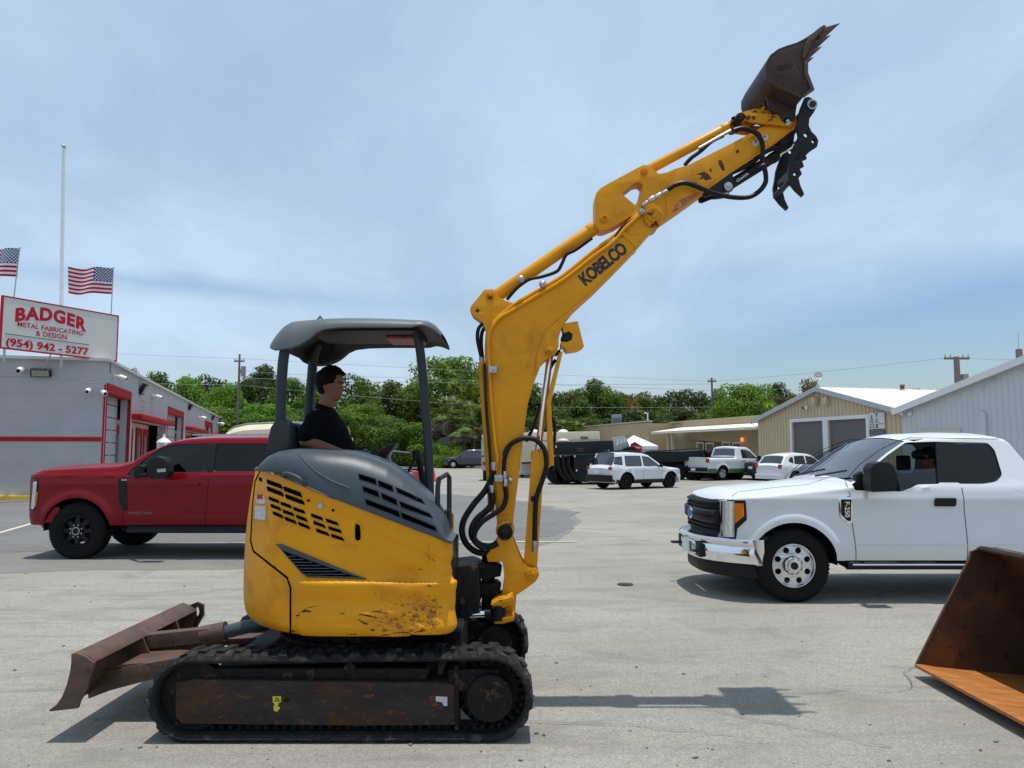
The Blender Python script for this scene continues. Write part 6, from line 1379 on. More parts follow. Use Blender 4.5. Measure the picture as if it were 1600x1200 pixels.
# ================================================================ PEOPLE
def person(name_loc, label, pose, rz=0, parts=True, cap=False, glasses=False, group=None):
    """pose: dict of joints in local metres, x forward, y left, z up; origin at the hip on the seat"""
    T = thing('person', name_loc, label, 'person', group, rz=rz)
    def remesh(mb, vox, name, mt, sm=6):
        bmesh.ops.recalc_face_normals(mb.b, faces=mb.b.faces)
        me = bpy.data.meshes.new('tmp'); mb.b.to_mesh(me); mb.b.free(); o = bpy.data.objects.new('tmp', me); COL.objects.link(o)
        r = o.modifiers.new('r', 'REMESH'); r.mode = 'VOXEL'; r.voxel_size = vox; r.use_smooth_shade = True
        s = o.modifiers.new('s', 'SMOOTH'); s.factor = .5; s.iterations = sm
        me2 = bpy.data.meshes.new_from_object(o.evaluated_get(bpy.context.evaluated_depsgraph_get())); bpy.data.objects.remove(o); bpy.data.meshes.remove(me)
        me2.name = name; me2.materials.clear(); me2.materials.append(mt); me2.polygons.foreach_set('use_smooth', [True]*len(me2.polygons))
        q = bpy.data.objects.new(name, me2); COL.objects.link(q); q.parent = T; return q
    def limb(mb, pts, rad, seg=14):
        mb.tube(pts, rad, seg=seg)
        for p, r in ((pts[0], rad[0]), (pts[-1], rad[-1])): mb.ball(p, r, seg, 8)
        for p, r in zip(pts[1:-1], rad[1:-1]): mb.ball(p, r*.99, seg, 8)
    def torso(mb, g):
        secs = [(0, 0, .17+g, .115+g), (.10, .01, .175+g, .145+g), (.22, .0, .175+g, .15+g), (.34, -.01, .185+g, .15+g), (.44, -.015, .195+g, .135+g), (.52, -.02, .175+g, .10+g), (.565, -.015, .10+g, .068+g)]
        rows = []
        for h, fx, wy, wx in secs:
            c = Vector(pose['hip']).lerp(Vector(pose['neck']), h/.56); rows.append([c+Vector((fx+wx*math.cos(a), wy*math.sin(a), 0)) for a in [2*math.pi*k/24 for k in range(24)]])
        mb.grid(rows, closed_u=True); 
        for r in (rows[0][::-1], rows[-1]): mb.face(r)
    neck = Vector(pose['neck']); H = Vector(pose['head'])      # head = centre of the skull base (chin level, ear axis)
    yaw = pose.get('yaw', 0); pitch = pose.get('pitch', 0)
    HM = Matrix.Translation(H) @ Matrix.Rotation(yaw, 4, 'Z') @ Matrix.Rotation(pitch, 4, 'Y')
    HH = .238
    fr = [(0, .062), (.05, .078), (.11, .083), (.16, .078), (.19, .088), (.22, .082), (.245, .090), (.28, .082), (.32, .086), (.40, .082), (.46, .078), (.52, .088), (.58, .092), (.68, .092), (.80, .080), (.90, .055), (.96, .032), (1, .004)]
    bk = [(0, -.01), (.1, -.035), (.2, -.06), (.3, -.075), (.45, -.092), (.6, -.099), (.75, -.094), (.88, -.068), (.96, -.036), (1, -.004)]
    wd = [(0, .026), (.06, .042), (.14, .053), (.25, .062), (.4, .069), (.55, .073), (.7, .074), (.82, .064), (.92, .042), (.97, .026), (1, .004)]
    def ip(t, h):
        for a, b in zip(t, t[1:]):
            if h <= b[0]: return a[1]+(b[1]-a[1])*(h-a[0])/(b[0]-a[0])
        return t[-1][1]
    def head_pt(h, th, g=0):
        f, b, w = ip(fr, h), ip(bk, h), ip(wd, h); cx = (f+b)/2*.2; c, s = math.cos(th), math.sin(th)
        rx = (f-cx) if c > 0 else (cx-b); x = cx+(rx+g)*(abs(c)**.92)*(1 if c > 0 else -1); y = (w+g)*s
        # nose, brow, eye hollow
        if c > 0:
            a = abs(th if th < math.pi else th-2*math.pi)
            if .27 < h < .56: x += (.027*math.exp(-((h-.335)/.045)**2)+.014*math.exp(-((h-.43)/.08)**2))*math.exp(-(a/.17)**2)
            x -= .007*math.exp(-((h-.475)/.04)**2)*math.exp(-((a-.42)/.18)**2)
        return HM @ Vector((x, y, h*HH))
    body = MB(); rows = [[head_pt(i/44, 2*math.pi*k/40) for k in range(40)] for i in range(45)]; body.grid(rows, closed_u=True); body.face(rows[0][::-1]); body.face(rows[-1])
    for s in (-1, 1):   # ears
        e = HM @ Vector((-.012, s*.073, .42*HH)); body.ball(e, .03, 12, 8, (.55, .28, 1.05))
    limb(body, [neck+Vector((-.01, 0, -.04)), HM @ Vector((-.012, 0, .02)), HM @ Vector((-.01, 0, .07))], [.062, .056, .052])
    torso(body, -.012)
    for s, ar in ((-1, pose['armR']), (1, pose['armL'])):
        sh, el, wr, fwd = [Vector(v) for v in ar]
        limb(body, [sh, sh.lerp(el, .5), el, el.lerp(wr, .4), wr], [.052, .047, .041, .040, .027])
        # hand: palm, four curled fingers, thumb
        d = (wr-el).normalized(); up = Vector((0, 0, 1)); sd = d.cross(up).normalized()*(-s); u2 = sd.cross(d)*(-s)
        palm = wr+d*.05; limb(body, [wr, palm-sd*.014, palm+d*.03-sd*.014], [.026, .026, .022]); limb(body, [wr, palm+sd*.014, palm+d*.03+sd*.014], [.026, .024, .021])
        for k in range(4):
            b0 = palm+d*.038+sd*(-.030+.020*k); l = (.034, .040, .038, .030)[k]
            p1 = b0+d*l*.8-up*.010; p2 = p1-up*.026+d*.006; p3 = p2-d*.020-up*.006
            limb(body, [b0, p1, p2, p3], [.0105, .0098, .0092, .0085], 8)
        tb0 = wr+d*.03+sd*.028*s*(-1 if s > 0 else 1); limb(body, [tb0, tb0+d*.025-up*.015, tb0+d*.035-up*.035], [.013, .012, .010], 8)
    for s in (-1, 1):
        hp = Vector(pose['hip'])+Vector((0, s*.09, 0)); kn = Vector((pose['knee'][0], s*pose['knee'][1], pose['knee'][2])); an = Vector((pose['ankle'][0], s*pose['ankle'][1], pose['ankle'][2]))
        limb(body, [hp, hp.lerp(kn, .5), kn, kn.lerp(an, .4), an], [.085, .075, .055, .053, .036]); limb(body, [an+Vector((-.03, 0, -.03)), an+Vector((.17, 0, -.04))], [.04, .032])
    remesh(body, .0065, 'body', M['skin'], 3)
    # hair
    hb = MB(); rows = []
    for i in range(37):
        h = .18+.86*i/36; row = []
        for k in range(40):
            th = 2*math.pi*k/40; a = abs(th if th < math.pi else th-2*math.pi); lim = .80 if a < .75 else (.80-(a-.75)*.75 if a < 1.15 else (.2 if a > 1.95 else (.50 if a < 1.5 else .5-(a-1.5)*.66)))
            hh = min(h, 1.0); g = .012+.010*(h > .8) if hh > lim else -.014
            if hh > lim and a < .9: g += .010
            g += .003*noise.noise(Vector((th*4, h*14, 1)))
            p = head_pt(hh, th, g); 
            if h > .93: p += (HM.to_3x3() @ Vector((0, 0, 1)))*(.016*(h-.86)/.18)
            row.append(p)
        rows.append(row)
    hb.grid(rows, closed_u=True); hb.face(rows[-1]); hb.face(rows[0][::-1]); hb.b.transform(Matrix.Identity(4))
    o = hb.build('hair', M['hair'], T, local=True, angle=80)
    for s in (-1, 1):   # brow and eye
        mb = MB(); mb.tube([head_pt(.545, s*.18, .002), head_pt(.56, s*.42, .003), head_pt(.54, s*.72, .002)], .0042, seg=6); mb.build('eyebrow', M['hair'], T, local=True)
        mb = MB(); mb.ball(head_pt(.475, s*.40, -.006), .011, 10, 8); mb.build('eye', M['whitepaint'], T, local=True); mb = MB(); mb.ball(head_pt(.475, s*.38, .0015), .0052, 8, 6); mb.build('iris', M['hair'], T, local=True)
    mb = MB(); mb.tube([head_pt(.205, -.42, .001), head_pt(.215, 0, .002), head_pt(.205, .42, .001)], .0038, seg=6); mb.build('mouth', mat('lips', (.28, .09, .08), .6), T, local=True)
    if glasses:
        mb = MB(); mb.tube([head_pt(.49, k*.1-1.3, .008) for k in range(27)], .011, seg=6); mb.build('sunglasses', M['black'], T, local=True)
    if cap:
        mb = MB(); rows = [[head_pt(.66+.34*i/12, 2*math.pi*k/32, .024) for k in range(32)] for i in range(13)]; mb.grid(rows, closed_u=True); mb.face(rows[-1])
        mb.tube([head_pt(.68, 0, .02), HM @ Vector((.19, 0, .66*HH))], (.06, .045), seg=10); mb.build('cap', M['black'], T, local=True)
    # shirt with collar
    sb_ = MB(); torso(sb_, .012)
    for ar in (pose['armR'], pose['armL']):
        sh, el, wr, _ = [Vector(v) for v in ar]; limb(sb_, [sh+Vector((0, 0, -.005)), sh.lerp(el, .5), sh.lerp(el, .82)], [.072, .068, .066])
        c = neck+Vector((0, 0, -.05)); limb(sb_, [sh, c], [.066, .075])
    sh_ = remesh(sb_, .009, 'shirt', M['shirt'], 4)
    for v in sh_.data.vertices:
        n_ = v.normal; k_ = noise.noise(Vector((v.co.x*14, v.co.y*9, v.co.z*22)))*.007+noise.noise(Vector((v.co.x*5+v.co.z*8, v.co.y*4, v.co.z*7)))*.008; v.co += n_*k_
    mb = MB(); c = neck+Vector((.0, 0, -.005)); n_ = 20
    mb.grid([[c+Vector((math.cos(2*math.pi*k/n_)*(.075-.008*j)+.005, math.sin(2*math.pi*k/n_)*(.075-.006*j), .0+.02*j-.018*math.cos(2*math.pi*k/n_))) for k in range(n_)] for j in range(3)], closed_u=True); mb.build('collar', M['shirt'], T, local=True)
    tr = MB()
    for s in (-1, 1):
        hp = Vector(pose['hip'])+Vector((0, s*.09, 0)); kn = Vector((pose['knee'][0], s*pose['knee'][1], pose['knee'][2])); an = Vector((pose['ankle'][0], s*pose['ankle'][1], pose['ankle'][2]))
        limb(tr, [hp, hp.lerp(kn, .5), kn, kn.lerp(an, .5), an+Vector((0, 0, .03))], [.10, .09, .07, .066, .055])
    remesh(tr, .012, 'trousers', M['trousers'], 3)
    return T
# operator: hip on the seat of the excavator, facing the boom
SX, SY = -1.24, YB+.10
hc = P(515, 628, SY)       # chin level of the head
ox, oz = SX+.05, 1.37
hd_ = (hc.x-ox, 0, hc.z-oz+.005)
el_ = P(476, 689, SY-.26); wr_ = P(534, 708, SY-.25)
person((ox, SY, oz), 'man in a black polo shirt with short dark hair seated at the excavator controls', dict(hip=(0, 0, .02), neck=(hd_[0]-.035, 0, hd_[2]-.065), head=hd_, yaw=R(-6), pitch=R(2),
    armR=((hd_[0]-.05, -.20, hd_[2]-.14), (el_.x-ox, -.26, el_.z-oz), (wr_.x-ox, -.25, wr_.z-oz), (1, 0, 0)), armL=((hd_[0]-.03, .20, hd_[2]-.14), (hd_[0]-.04, .25, hd_[2]-.40), (hd_[0]+.18, .26, hd_[2]-.45), (1, 0, 0)),
    knee=(.40, .14, .06), ankle=(.48, .14, -.28)))
# ================================================================ VEHICLES
def knife(bm, poly, sel):
    """cut the faces chosen by sel along a polygon in local x-z, then delete what lies inside"""
    n = len(poly)
    for i in range(n):
        a = poly[i]; b = poly[(i+1) % n]
        if math.dist(a, b) < 1e-6: continue
        x0, x1 = min(a[0], b[0])-.004, max(a[0], b[0])+.004; z0, z1 = min(a[1], b[1])-.004, max(a[1], b[1])+.004
        fs = []
        for f in bm.faces:
            if not sel(f): continue
            xs = [v.co.x for v in f.verts]; zs = [v.co.z for v in f.verts]
            if max(xs) < x0 or min(xs) > x1 or max(zs) < z0 or min(zs) > z1: continue
            fs.append(f)
        if not fs: continue
        es = {e for f in fs for e in f.edges}; vs = {v for f in fs for v in f.verts}
        bmesh.ops.bisect_plane(bm, geom=list(vs)+list(es)+fs, dist=1e-6, plane_co=(a[0], 0, a[1]), plane_no=Vector((-(b[1]-a[1]), 0, b[0]-a[0])).normalized())
    def inside(x, z):
        c = False; j = n-1
        for i in range(n):
            if (poly[i][1] > z) != (poly[j][1] > z) and x < (poly[j][0]-poly[i][0])*(z-poly[i][1])/(poly[j][1]-poly[i][1])+poly[i][0]: c = not c
            j = i
        return c
    kill = [f for f in bm.faces if sel(f) and inside(f.calc_center_median().x, f.calc_center_median().z)]
    bmesh.ops.delete(bm, geom=kill, context='FACES')
def rounded(poly, r=.04, n=4):
    out = []; m = len(poly)
    for i in range(m):
        p = Vector(poly[i]); a = Vector(poly[i-1]); b = Vector(poly[(i+1) % m]); da = (a-p); db = (b-p); q = min(r, da.length*.45, db.length*.45)
        s = p+da.normalized()*q; e = p+db.normalized()*q
        for k in range(n+1): t = k/n; out.append(tuple(s*(1-t)**2+p*2*t*(1-t)+e*t*t))
    return out
def wheel(T, x, yo, side, r, w, rim_r, style, name='wheel', zc=None):
    """yo: local y of the outer face, side -1 near / +1 far"""
    OM = Matrix.Translation((x, yo, r if zc is None else zc)) @ Matrix.Rotation(R(90 if side < 0 else -90), 4, 'X')   # local z points outward
    e = bpy.data.objects.new(name, None); COL.objects.link(e); e.parent = T; OFF[e.name] = Matrix.Identity(4)
    mb = MB(); d = w
    prof = [(rim_r-.01, -d+.02), (rim_r+.01, -d), (r-.05, -d+.005), (r-.012, -d+.03), (r, -d+.05), (r, -.05), (r-.012, -.03), (r-.03, -.008), (r-.06, .004), (rim_r+.05, .006), (rim_r+.02, -.002), (rim_r, -.012), (rim_r-.012, -.03)]
    mb.lathe(prof, OM, 64)
    n = 60
    for i in range(n):   # tread blocks
        a = 2*math.pi*i/n
        for (h0, h1, off) in ((-.085, -.034, 0), (-d*.5-.03, -.092, .5), (-d+.01, -d*.5-.04, 0)):
            aa = a+off*math.pi/n; mm = OM @ Matrix.Rotation(aa, 4, 'Z'); mb.box((r-.008, -r*math.pi/n*.70, max(h0, -d+.045)), (r+.002, r*math.pi/n*.70, h1), M=mm)
    mb.build('tyre', M['tyre'], e, local=True, weld=False, angle=45)
    mb = MB(); mb.lathe([(rim_r-.005, -.02), (rim_r-.012, -.005), (rim_r-.022, -.004), (rim_r-.03, -.02), (rim_r-.03, -d+.03)], OM, 48)
    mt = M['alloy']; dep = -.05
    if style == 'holes':
        lp = [(math.cos(2*math.pi*i/48)*(rim_r-.028), math.sin(2*math.pi*i/48)*(rim_r-.028)) for i in range(48)]; hs = []
        for k in range(8):
            a = 2*math.pi*(k+.5)/8; cx, cy = math.cos(a)*rim_r*.70, math.sin(a)*rim_r*.70; hs.append([(cx+rim_r*.135*math.cos(2*math.pi*j/14), cy+rim_r*.135*math.sin(2*math.pi*j/14)) for j in range(14)])
        mb.prism([lp]+hs, lambda p: OM @ Vector((p[0], p[1], dep+.02*(1-math.hypot(*p)/rim_r))), lambda p: OM @ Vector((p[0], p[1], dep-.03)))
        mb.lathe([(rim_r*.40, dep), (rim_r*.38, dep+.03), (rim_r*.30, dep+.035), (rim_r*.28, dep+.06), (rim_r*.001, dep+.07)], OM, 32)
        for k in range(8):
            a = 2*math.pi*k/8; mb.cyl(OM @ Vector((math.cos(a)*rim_r*.34, math.sin(a)*rim_r*.34, dep+.02)), OM @ Vector((math.cos(a)*rim_r*.34, math.sin(a)*rim_r*.34, dep+.06)), .013, seg=6)
    else:
        ns = {'spoke8': 8, 'spoke5': 5, 'spoke10': 10}[style]; lp = [(math.cos(2*math.pi*i/(ns*6))*(rim_r-.028), math.sin(2*math.pi*i/(ns*6))*(rim_r-.028)) for i in range(ns*6)]; hs = []
        for k in range(ns):
            a0 = 2*math.pi*(k+.2)/ns; a1 = 2*math.pi*(k+.8)/ns; ri, ro = rim_r*(.52 if style == 'spoke8' else .34), rim_r*.84
            am = (a0+a1)/2; h = [(math.cos(a)*ro, math.sin(a)*ro) for a in (a0, am, a1)]+[(math.cos(a)*ri, math.sin(a)*ri) for a in (am+(a1-a0)*.3, am-(a1-a0)*.3)]; hs.append(h)
        mb.prism([lp]+hs, lambda p: OM @ Vector((p[0], p[1], dep+.035*(1-math.hypot(*p)/rim_r))), lambda p: OM @ Vector((p[0], p[1], dep-.03)))
        mb.lathe([(rim_r*.30, dep+.02), (rim_r*.27, dep+.045), (rim_r*.001, dep+.05)], OM, 24)
        if style == 'spoke8': mt = M['black']
    if T.get('_rim'): mt = M[T['_rim']]
    mb.build('rim', mt, e, local=True, angle=30)
    if style == 'holes':
        mb = MB(); mb.lathe([(rim_r*.41, dep+.004), (rim_r*.405, dep+.034), (rim_r*.385, dep+.036), (rim_r*.375, dep+.031)], OM, 32); mb.lathe([(rim_r*.17, dep+.064), (rim_r*.16, dep+.074), (rim_r*.001, dep+.076)], OM, 24); mb.build('hub_recess_cap', M['black'], e, local=True)  # black ring paints the recess shade round the hub; the centre cap is black
    if style == 'spoke8':
        mb = MB()
        for k in range(8):
            a = 2*math.pi*(k+.5)/8; mb.cyl(OM @ Vector((math.cos(a)*rim_r*.36, math.sin(a)*rim_r*.36, dep)), OM @ Vector((math.cos(a)*rim_r*.36, math.sin(a)*rim_r*.36, dep+.05)), .012, seg=6)
        mb.lathe([(rim_r*.24, dep+.05), (rim_r*.24, dep+.056), (rim_r*.19, dep+.056), (rim_r*.19, dep+.05)], OM, 24)
        mb.build('lug_nuts', M['steel'], e, local=True)
    mb = MB(); mb.cyl(OM @ Vector((0, 0, -d+.02)), OM @ Vector((0, 0, -.11)), rim_r*.72, seg=24); mb.build('brake_drum', M['grease'], e, local=True)
    return e
def vehicle(name, label, cat, loc, rz, S_, group=None):
    """S_: spec; local x from the front (0) to the rear (L), y centred, near side -W/2"""
    T = thing(name, loc, label, cat, group, rz=rz); T['_rim'] = S_.get('rimmat', '')
    L_, W_, zb = S_['L'], S_['W'], S_['zb']; top = S_['top']; belt = S_['belt']; hw0 = W_/2; paint = S_['paint']; res = S_.get('res', .03)
    wr = S_['wr']; ar = S_.get('arch', wr+.07); wx = S_['wx']; tum = S_.get('tumble', .30)
    def zt(x):
        for a, b in zip(top, top[1:]):
            if x <= b[0]: t = (x-a[0])/max(1e-6, b[0]-a[0]); return a[1]+(b[1]-a[1])*t
        return top[-1][1]
    xa, xb_ = top[0][0], top[-1][0]; fr, rr = S_.get('fround', (.45, .26)), S_.get('rround', (.2, .08))
    def hw(x, z):
        t = max(0, 1-(x-xa)/fr[0]); o = -fr[1]*(1-math.sqrt(max(0, 1-t*t)))
        t = max(0, 1-(xb_-x)/rr[0]); o -= rr[1]*(1-math.sqrt(max(0, 1-t*t)))
        if z > belt: o -= tum*(z-belt)+.02*min(1, (z-belt)/.03)
        o -= .05*max(0, (zb+.22-z)/.22)**2
        o += S_.get('shoulder', .015)*math.exp(-((z-(belt-.14))/.05)**2)
        d = zt(x)-z; r = S_.get('edge', .05)
        if d < r: o -= r-math.sqrt(max(0, r*r-(r-d)**2))
        for w in wx:
            rho = math.hypot(x-w, z-wr); k = (rho-ar)/.13
            if k < 1: o += S_.get('flare', .03)*(1 if k < .35 else .5+.5*math.cos(math.pi*(k-.35)/.65))
        return hw0+o
    xs = [xa]; 
    marks = sorted(set([p[0] for p in top]+list(S_.get('ws', ()))+list(S_.get('rw', ()))+list(S_.get('bed', ()))[:2]))
    for a, b in zip(marks, marks[1:]):
        k = max(1, math.ceil((b-a)/res)); xs += [a+(b-a)*i/k for i in range(1, k+1)]
    ds = [0, .004, .010, .018, .028, .040, .055, .075]; nr = max(10, int(1.0/res))
    mb = MB(); sides = {}
    for sgn in (-1, 1):
        rows = []
        for x in xs:
            Z = zt(x); zs = [Z-d for d in ds if Z-d > zb]+[Z-.075-(Z-.075-zb)*(i+1)/nr for i in range(nr)]; rows.append([Vector((x, sgn*hw(x, z), z)) for z in zs])
        sides[sgn] = mb.grid(rows, mi=0)
    bm = mb.b; side_faces = set()
    lay = bm.faces.layers.int.new('side')
    for f in bm.faces: f[lay] = 1
    # roof / bonnet strip
    fy = [-1, -.93, -.75, -.5, -.25, 0, .25, .5, .75, .93, 1]; cr = S_.get('crown', .05); ws = S_.get('ws'); rw = S_.get('rw'); bed = S_.get('bed')
    rows = [[Vector((x, f*hw(x, zt(x)), zt(x)+cr*(1-f*f)*(min(1, (x-xa)/.2)))) for f in fy] for x in xs]; gl = MB(); gl2 = MB()
    for i in range(len(xs)-1):
        xm = (xs[i]+xs[i+1])/2
        for j in range(len(fy)-1):
            q = (rows[i][j], rows[i][j+1], rows[i+1][j+1], rows[i+1][j]); inner = 1 <= j <= len(fy)-3
            if ws and ws[0] < xm < ws[1] and inner: gl.face([p+Vector((0, 0, -.008)) for p in q]); continue
            if rw and rw[0] < xm < rw[1] and inner: gl2.face([p+Vector((0, 0, -.008)) for p in q]); continue
            if bed and bed[0] < xm < bed[1] and inner: continue
            mb.face(q)
    for x in (xs[0], xs[-1]):   # nose and tail
        Z = zt(x); n = 12; rows = []
        for k in range(n+1):
            z = zb+(Z-zb)*k/n; h = hw(x, min(z, Z-.0)); rows.append([Vector((x, f*h, z+(cr*(1-f*f)*(0 if x == xs[0] else 1)*(k/n)**8))) for f in fy])
        mb.grid(rows)
    sel = lambda f: f[lay] == 1
    for w in wx: 
        arc = [(w+ar*math.cos(math.pi*k/22), wr+ar*.98*math.sin(math.pi*k/22)) for k in range(23)]; knife(bm, [(w-ar, zb-.05)]+arc[::-1]+[(w+ar, zb-.05)], sel)
    wins = [rounded(p, S_.get('wround', .05), 4) for p in S_['windows']]
    for p in wins: knife(bm, p, sel)
    bmesh.ops.remove_doubles(bm, verts=bm.verts, dist=2e-4)
    body = mb.build('body', paint, T, local=True, weld=False, angle=32)
    gm = S_.get('glass', M['glassdark'])
    for sgn in (-1, 1):
        for p in wins:
            g = MB(); cx = sum(a[0] for a in p)/len(p); cz = sum(a[1] for a in p)/len(p)
            q = [(cx+(a[0]-cx)*1.01, cz+(a[1]-cz)*1.01) for a in p]; g.face([Vector((a[0], sgn*(hw(a[0], a[1])-.014), a[1])) for a in q])
            if S_.get('open_window') is not None and sgn < 0 and p is wins[S_['open_window']]: g.b.free(); continue
            w_ = g.build('window', gm, T, local=True)
            # black rubber surround
            g = MB(); n = len(p); out = [Vector((a[0], sgn*(hw(a[0], a[1])+.0015), a[1])) for a in q]; inn = [Vector((cx+(a[0]-cx)*.985, sgn*(hw(a[0], a[1])-.013), cz+(a[1]-cz)*.975)) for a in p]
            for i in range(n): g.face([out[i], out[(i+1) % n], inn[(i+1) % n], inn[i]])
            g.build('window_seal', M['black'], w_, local=True)
    if ws: gl.build('windscreen', S_.get('wsglass', gm), T, local=True)
    else: gl.b.free()
    if rw: gl2.build('rear_window', gm, T, local=True)
    else: gl2.b.free()
    if bed:
        b = MB(); h = hw0*.88; x0, x1, zf = bed; b.face([(x0, -h, zf), (x1, -h, zf), (x1, h, zf), (x0, h, zf)])
        zr = zt((x0+x1)/2)
        for s in (-1, 1): b.face([(x0, s*h, zf), (x1, s*h, zf), (x1, s*h, zr), (x0, s*h, zr)])
        b.face([(x0, -h, zf), (x0, h, zf), (x0, h, zr+.05), (x0, -h, zr+.05)]); b.face([(x1, -h, zf), (x1, h, zf), (x1, h, zr), (x1, -h, zr)]); b.build('load_bed', S_.get('bedmat', M['interior']), T, local=True)
    # underbody and wheel housings
    b = MB(); b.box((xa+.25, -hw0+.22, zb-.06), (xb_-.25, hw0-.22, zb+.22)); b.build('underbody', M['interior'], T, local=True, bevel=.02)
    for w in wx:
        for s in (-1, 1):
            b = MB()
            rows = [[Vector((w+(ar+.004)*math.cos(math.pi*k/16), y, wr+(ar*.98+.004)*math.sin(math.pi*k/16))) for k in range(17)] for y in (s*(hw0-.0), s*(hw0-.42))]; b.grid(rows)
            b.face([Vector((w+(ar+.004)*math.cos(math.pi*k/16), s*(hw0-.42), wr+(ar*.98+.004)*math.sin(math.pi*k/16))) for k in range(17)])
            for v in b.b.verts: v.co.y = math.copysign(min(abs(v.co.y), hw(v.co.x, max(v.co.z, zb))-.012), v.co.y)   # stays inside the skin
            b.build('wheel_housing', M['interior'], T, local=True)
    if S_.get('interior', True):
        b = MB(); c0, c1 = S_['cab']; b.box((c0, -hw0+.10, zb+.02), (c1, hw0-.10, zb+.12)); b.box((c0, -hw0+.12, zb+.1), (c0+.3, hw0-.12, belt-.06)); b.box((c1-.06, -hw0+.12, zb+.1), (c1, hw0-.12, belt-.04)); b.build('cabin_trim', M['interior'], T, local=True)
        for sx in S_.get('seats', ()):
            for s in (-.42, .42):
                b = MB(); b.box((sx-.5, s-.24, zb+.3), (sx, s+.24, zb+.46)); b.prism([[(sx-.08, zb+.42), (sx+.06, zb+.42), (sx+.16, belt+.10), (sx+.06, belt+.12)]], lambda p: (p[0], s-.22, p[1]), lambda p: (p[0], s+.22, p[1])); b.box((sx+.09, s-.12, belt+.14), (sx+.18, s+.12, belt+.34)); b.build('car_seat', M['seat'], T, local=True, bevel=.03)
    ys = hw0-.02+S_.get('wout', 0)
    for w in wx:
        for s in (-1, 1): wheel(T, w, s*ys, s, wr, S_.get('ww', .26), S_.get('rimr', wr*.6), S_['rim'])
    T2 = (T, hw, zt)
    def onside(poly, name, mt, up=.006, sides_=(-1, 1), down=.02, rnd=0):
        pl = rounded(poly, rnd, 3) if rnd else poly
        for s in sides_:
            b = MB(); dd = dens(pl, .06); b.prism([dd], lambda p: (p[0], s*(hw(p[0], p[1])+up), p[1]), lambda p: (p[0], s*(hw(p[0], p[1])-down), p[1])); b.build(name, mt, T, local=True, bevel=min(.002, up*.3))
    def sideline(pts, name, mt, r=.004, sides_=(-1, 1), out=0.):
        for s in sides_:
            b = MB(); b.tube([Vector((p[0], s*(hw(p[0], p[1])+out), p[1])) for p in dens(pts, .05, False)], r, seg=5); b.build(name, mt, T, local=True)
    if S_.get('doors'):
        for p in S_['doors']: sideline(p, 'door_gap', M['interior'], .0045)
    if S_.get('clad'):
        z1 = S_['clad']; segs = []; cuts = sorted([xa+.02]+sum([[w-ar, w+ar] for w in wx], [])+[xb_-.02])
        for a, b in zip(cuts[::2], cuts[1::2]):
            if b-a > .05: onside([(a, zb-.04), (b, zb-.04), (b, z1), (a, z1)], 'lower_cladding', S_['cladmat'], .008)
    for p, nm, mt in S_.get('side', ()): onside(p, nm, mt, rnd=.015)
    for p, nm, mt in S_.get('lines', ()): sideline(p, nm, mt, .006)
    for p in S_.get('handles', ()):
        for s in (-1, 1):
            x, z = p; y = s*hw(x, z); b = MB(); b.box((x-.11, min(y, y+s*.035)+.012*s, z-.018), (x+.11, max(y, y+s*.035)+.0*s, z+.018)); b.build('door_handle', S_.get('handlemat', M['black']), T, local=True, bevel=.008)
    if S_.get('tail'):   # rear lamps wrap the corner
        for s in (-1, 1):
            z0, z1, d_ = S_['tail']; b = MB(); pl = [(xb_-d_, z0), (xb_+.012, z0), (xb_+.012, z1), (xb_-d_, z1)]
            b.prism([pl], lambda p: (p[0], s*(hw(xb_-.05, (z0+z1)/2)+.008), p[1]), lambda p: (p[0], s*(hw(xb_-.05, (z0+z1)/2)-.16), p[1])); b.build('tail_light', M['redlens'], T, local=True, bevel=.012)
    if S_.get('rbump'):
        z0, z1, mt = S_['rbump']; b = MB(); h = hw(xb_-.15, z1)-.01; b.prism([[(xb_-.22, -h), (xb_+.06, -h+.03), (xb_+.12, -h*.7), (xb_+.13, 0), (xb_+.12, h*.7), (xb_+.06, h-.03), (xb_-.22, h)]], lambda p: (p[0], p[1], z0), lambda p: (p[0], p[1], z1)); b.build('rear_bumper', mt, T, local=True, bevel=.02)
        b = MB(); b.box((xb_+.130, -.16, (z0+z1)/2-.07+S_.get('platez', 0)), (xb_+.137, .16, (z0+z1)/2+.07+S_.get('platez', 0))); b.build('licence_plate', M['whitepaint'], T, local=True)
    if S_.get('fbump'):
        z0, z1, mt = S_['fbump']; b = MB(); h = hw(xa+.3, z1)+.005
        b.prism([[(xa+.42, -h-.0), (xa+.14, -h+.04), (xa-.0, -h*.72), (xa-.07, -h*.35), (xa-.09, 0), (xa-.07, h*.35), (xa-.0, h*.72), (xa+.14, h-.04), (xa+.42, h)]], lambda p: (p[0], p[1], z0), lambda p: (p[0], p[1], z1)); b.build('front_bumper', mt, T, local=True, bevel=.03)
    if S_.get('mirror'):
        x, z, sc = S_['mirror']
        for s in (-1, 1):
            y = s*hw(x, z); b = MB(); b.box((x-.02, min(y-.02*s, y+s*.14), z-.03), (x+.06, max(y-.02*s, y+s*.14), z+.03)); b.box((x-.06, min(y+s*.12, y+s*.34*sc), z-.10*sc), (x+.06, max(y+s*.12, y+s*.34*sc), z+.12*sc)); b.build('side_mirror', S_.get('mirmat', M['black']), T, local=True, bevel=.03)
    if S_.get('head'):
        (x0, x1, z0, z1) = S_['head']; onside([(x0, z0), (x1, z0+.04), (x1, z1), (x0, z1)], 'headlight', M['lens'], .008, rnd=.03)
    return T, hw, zt, onside, sideline

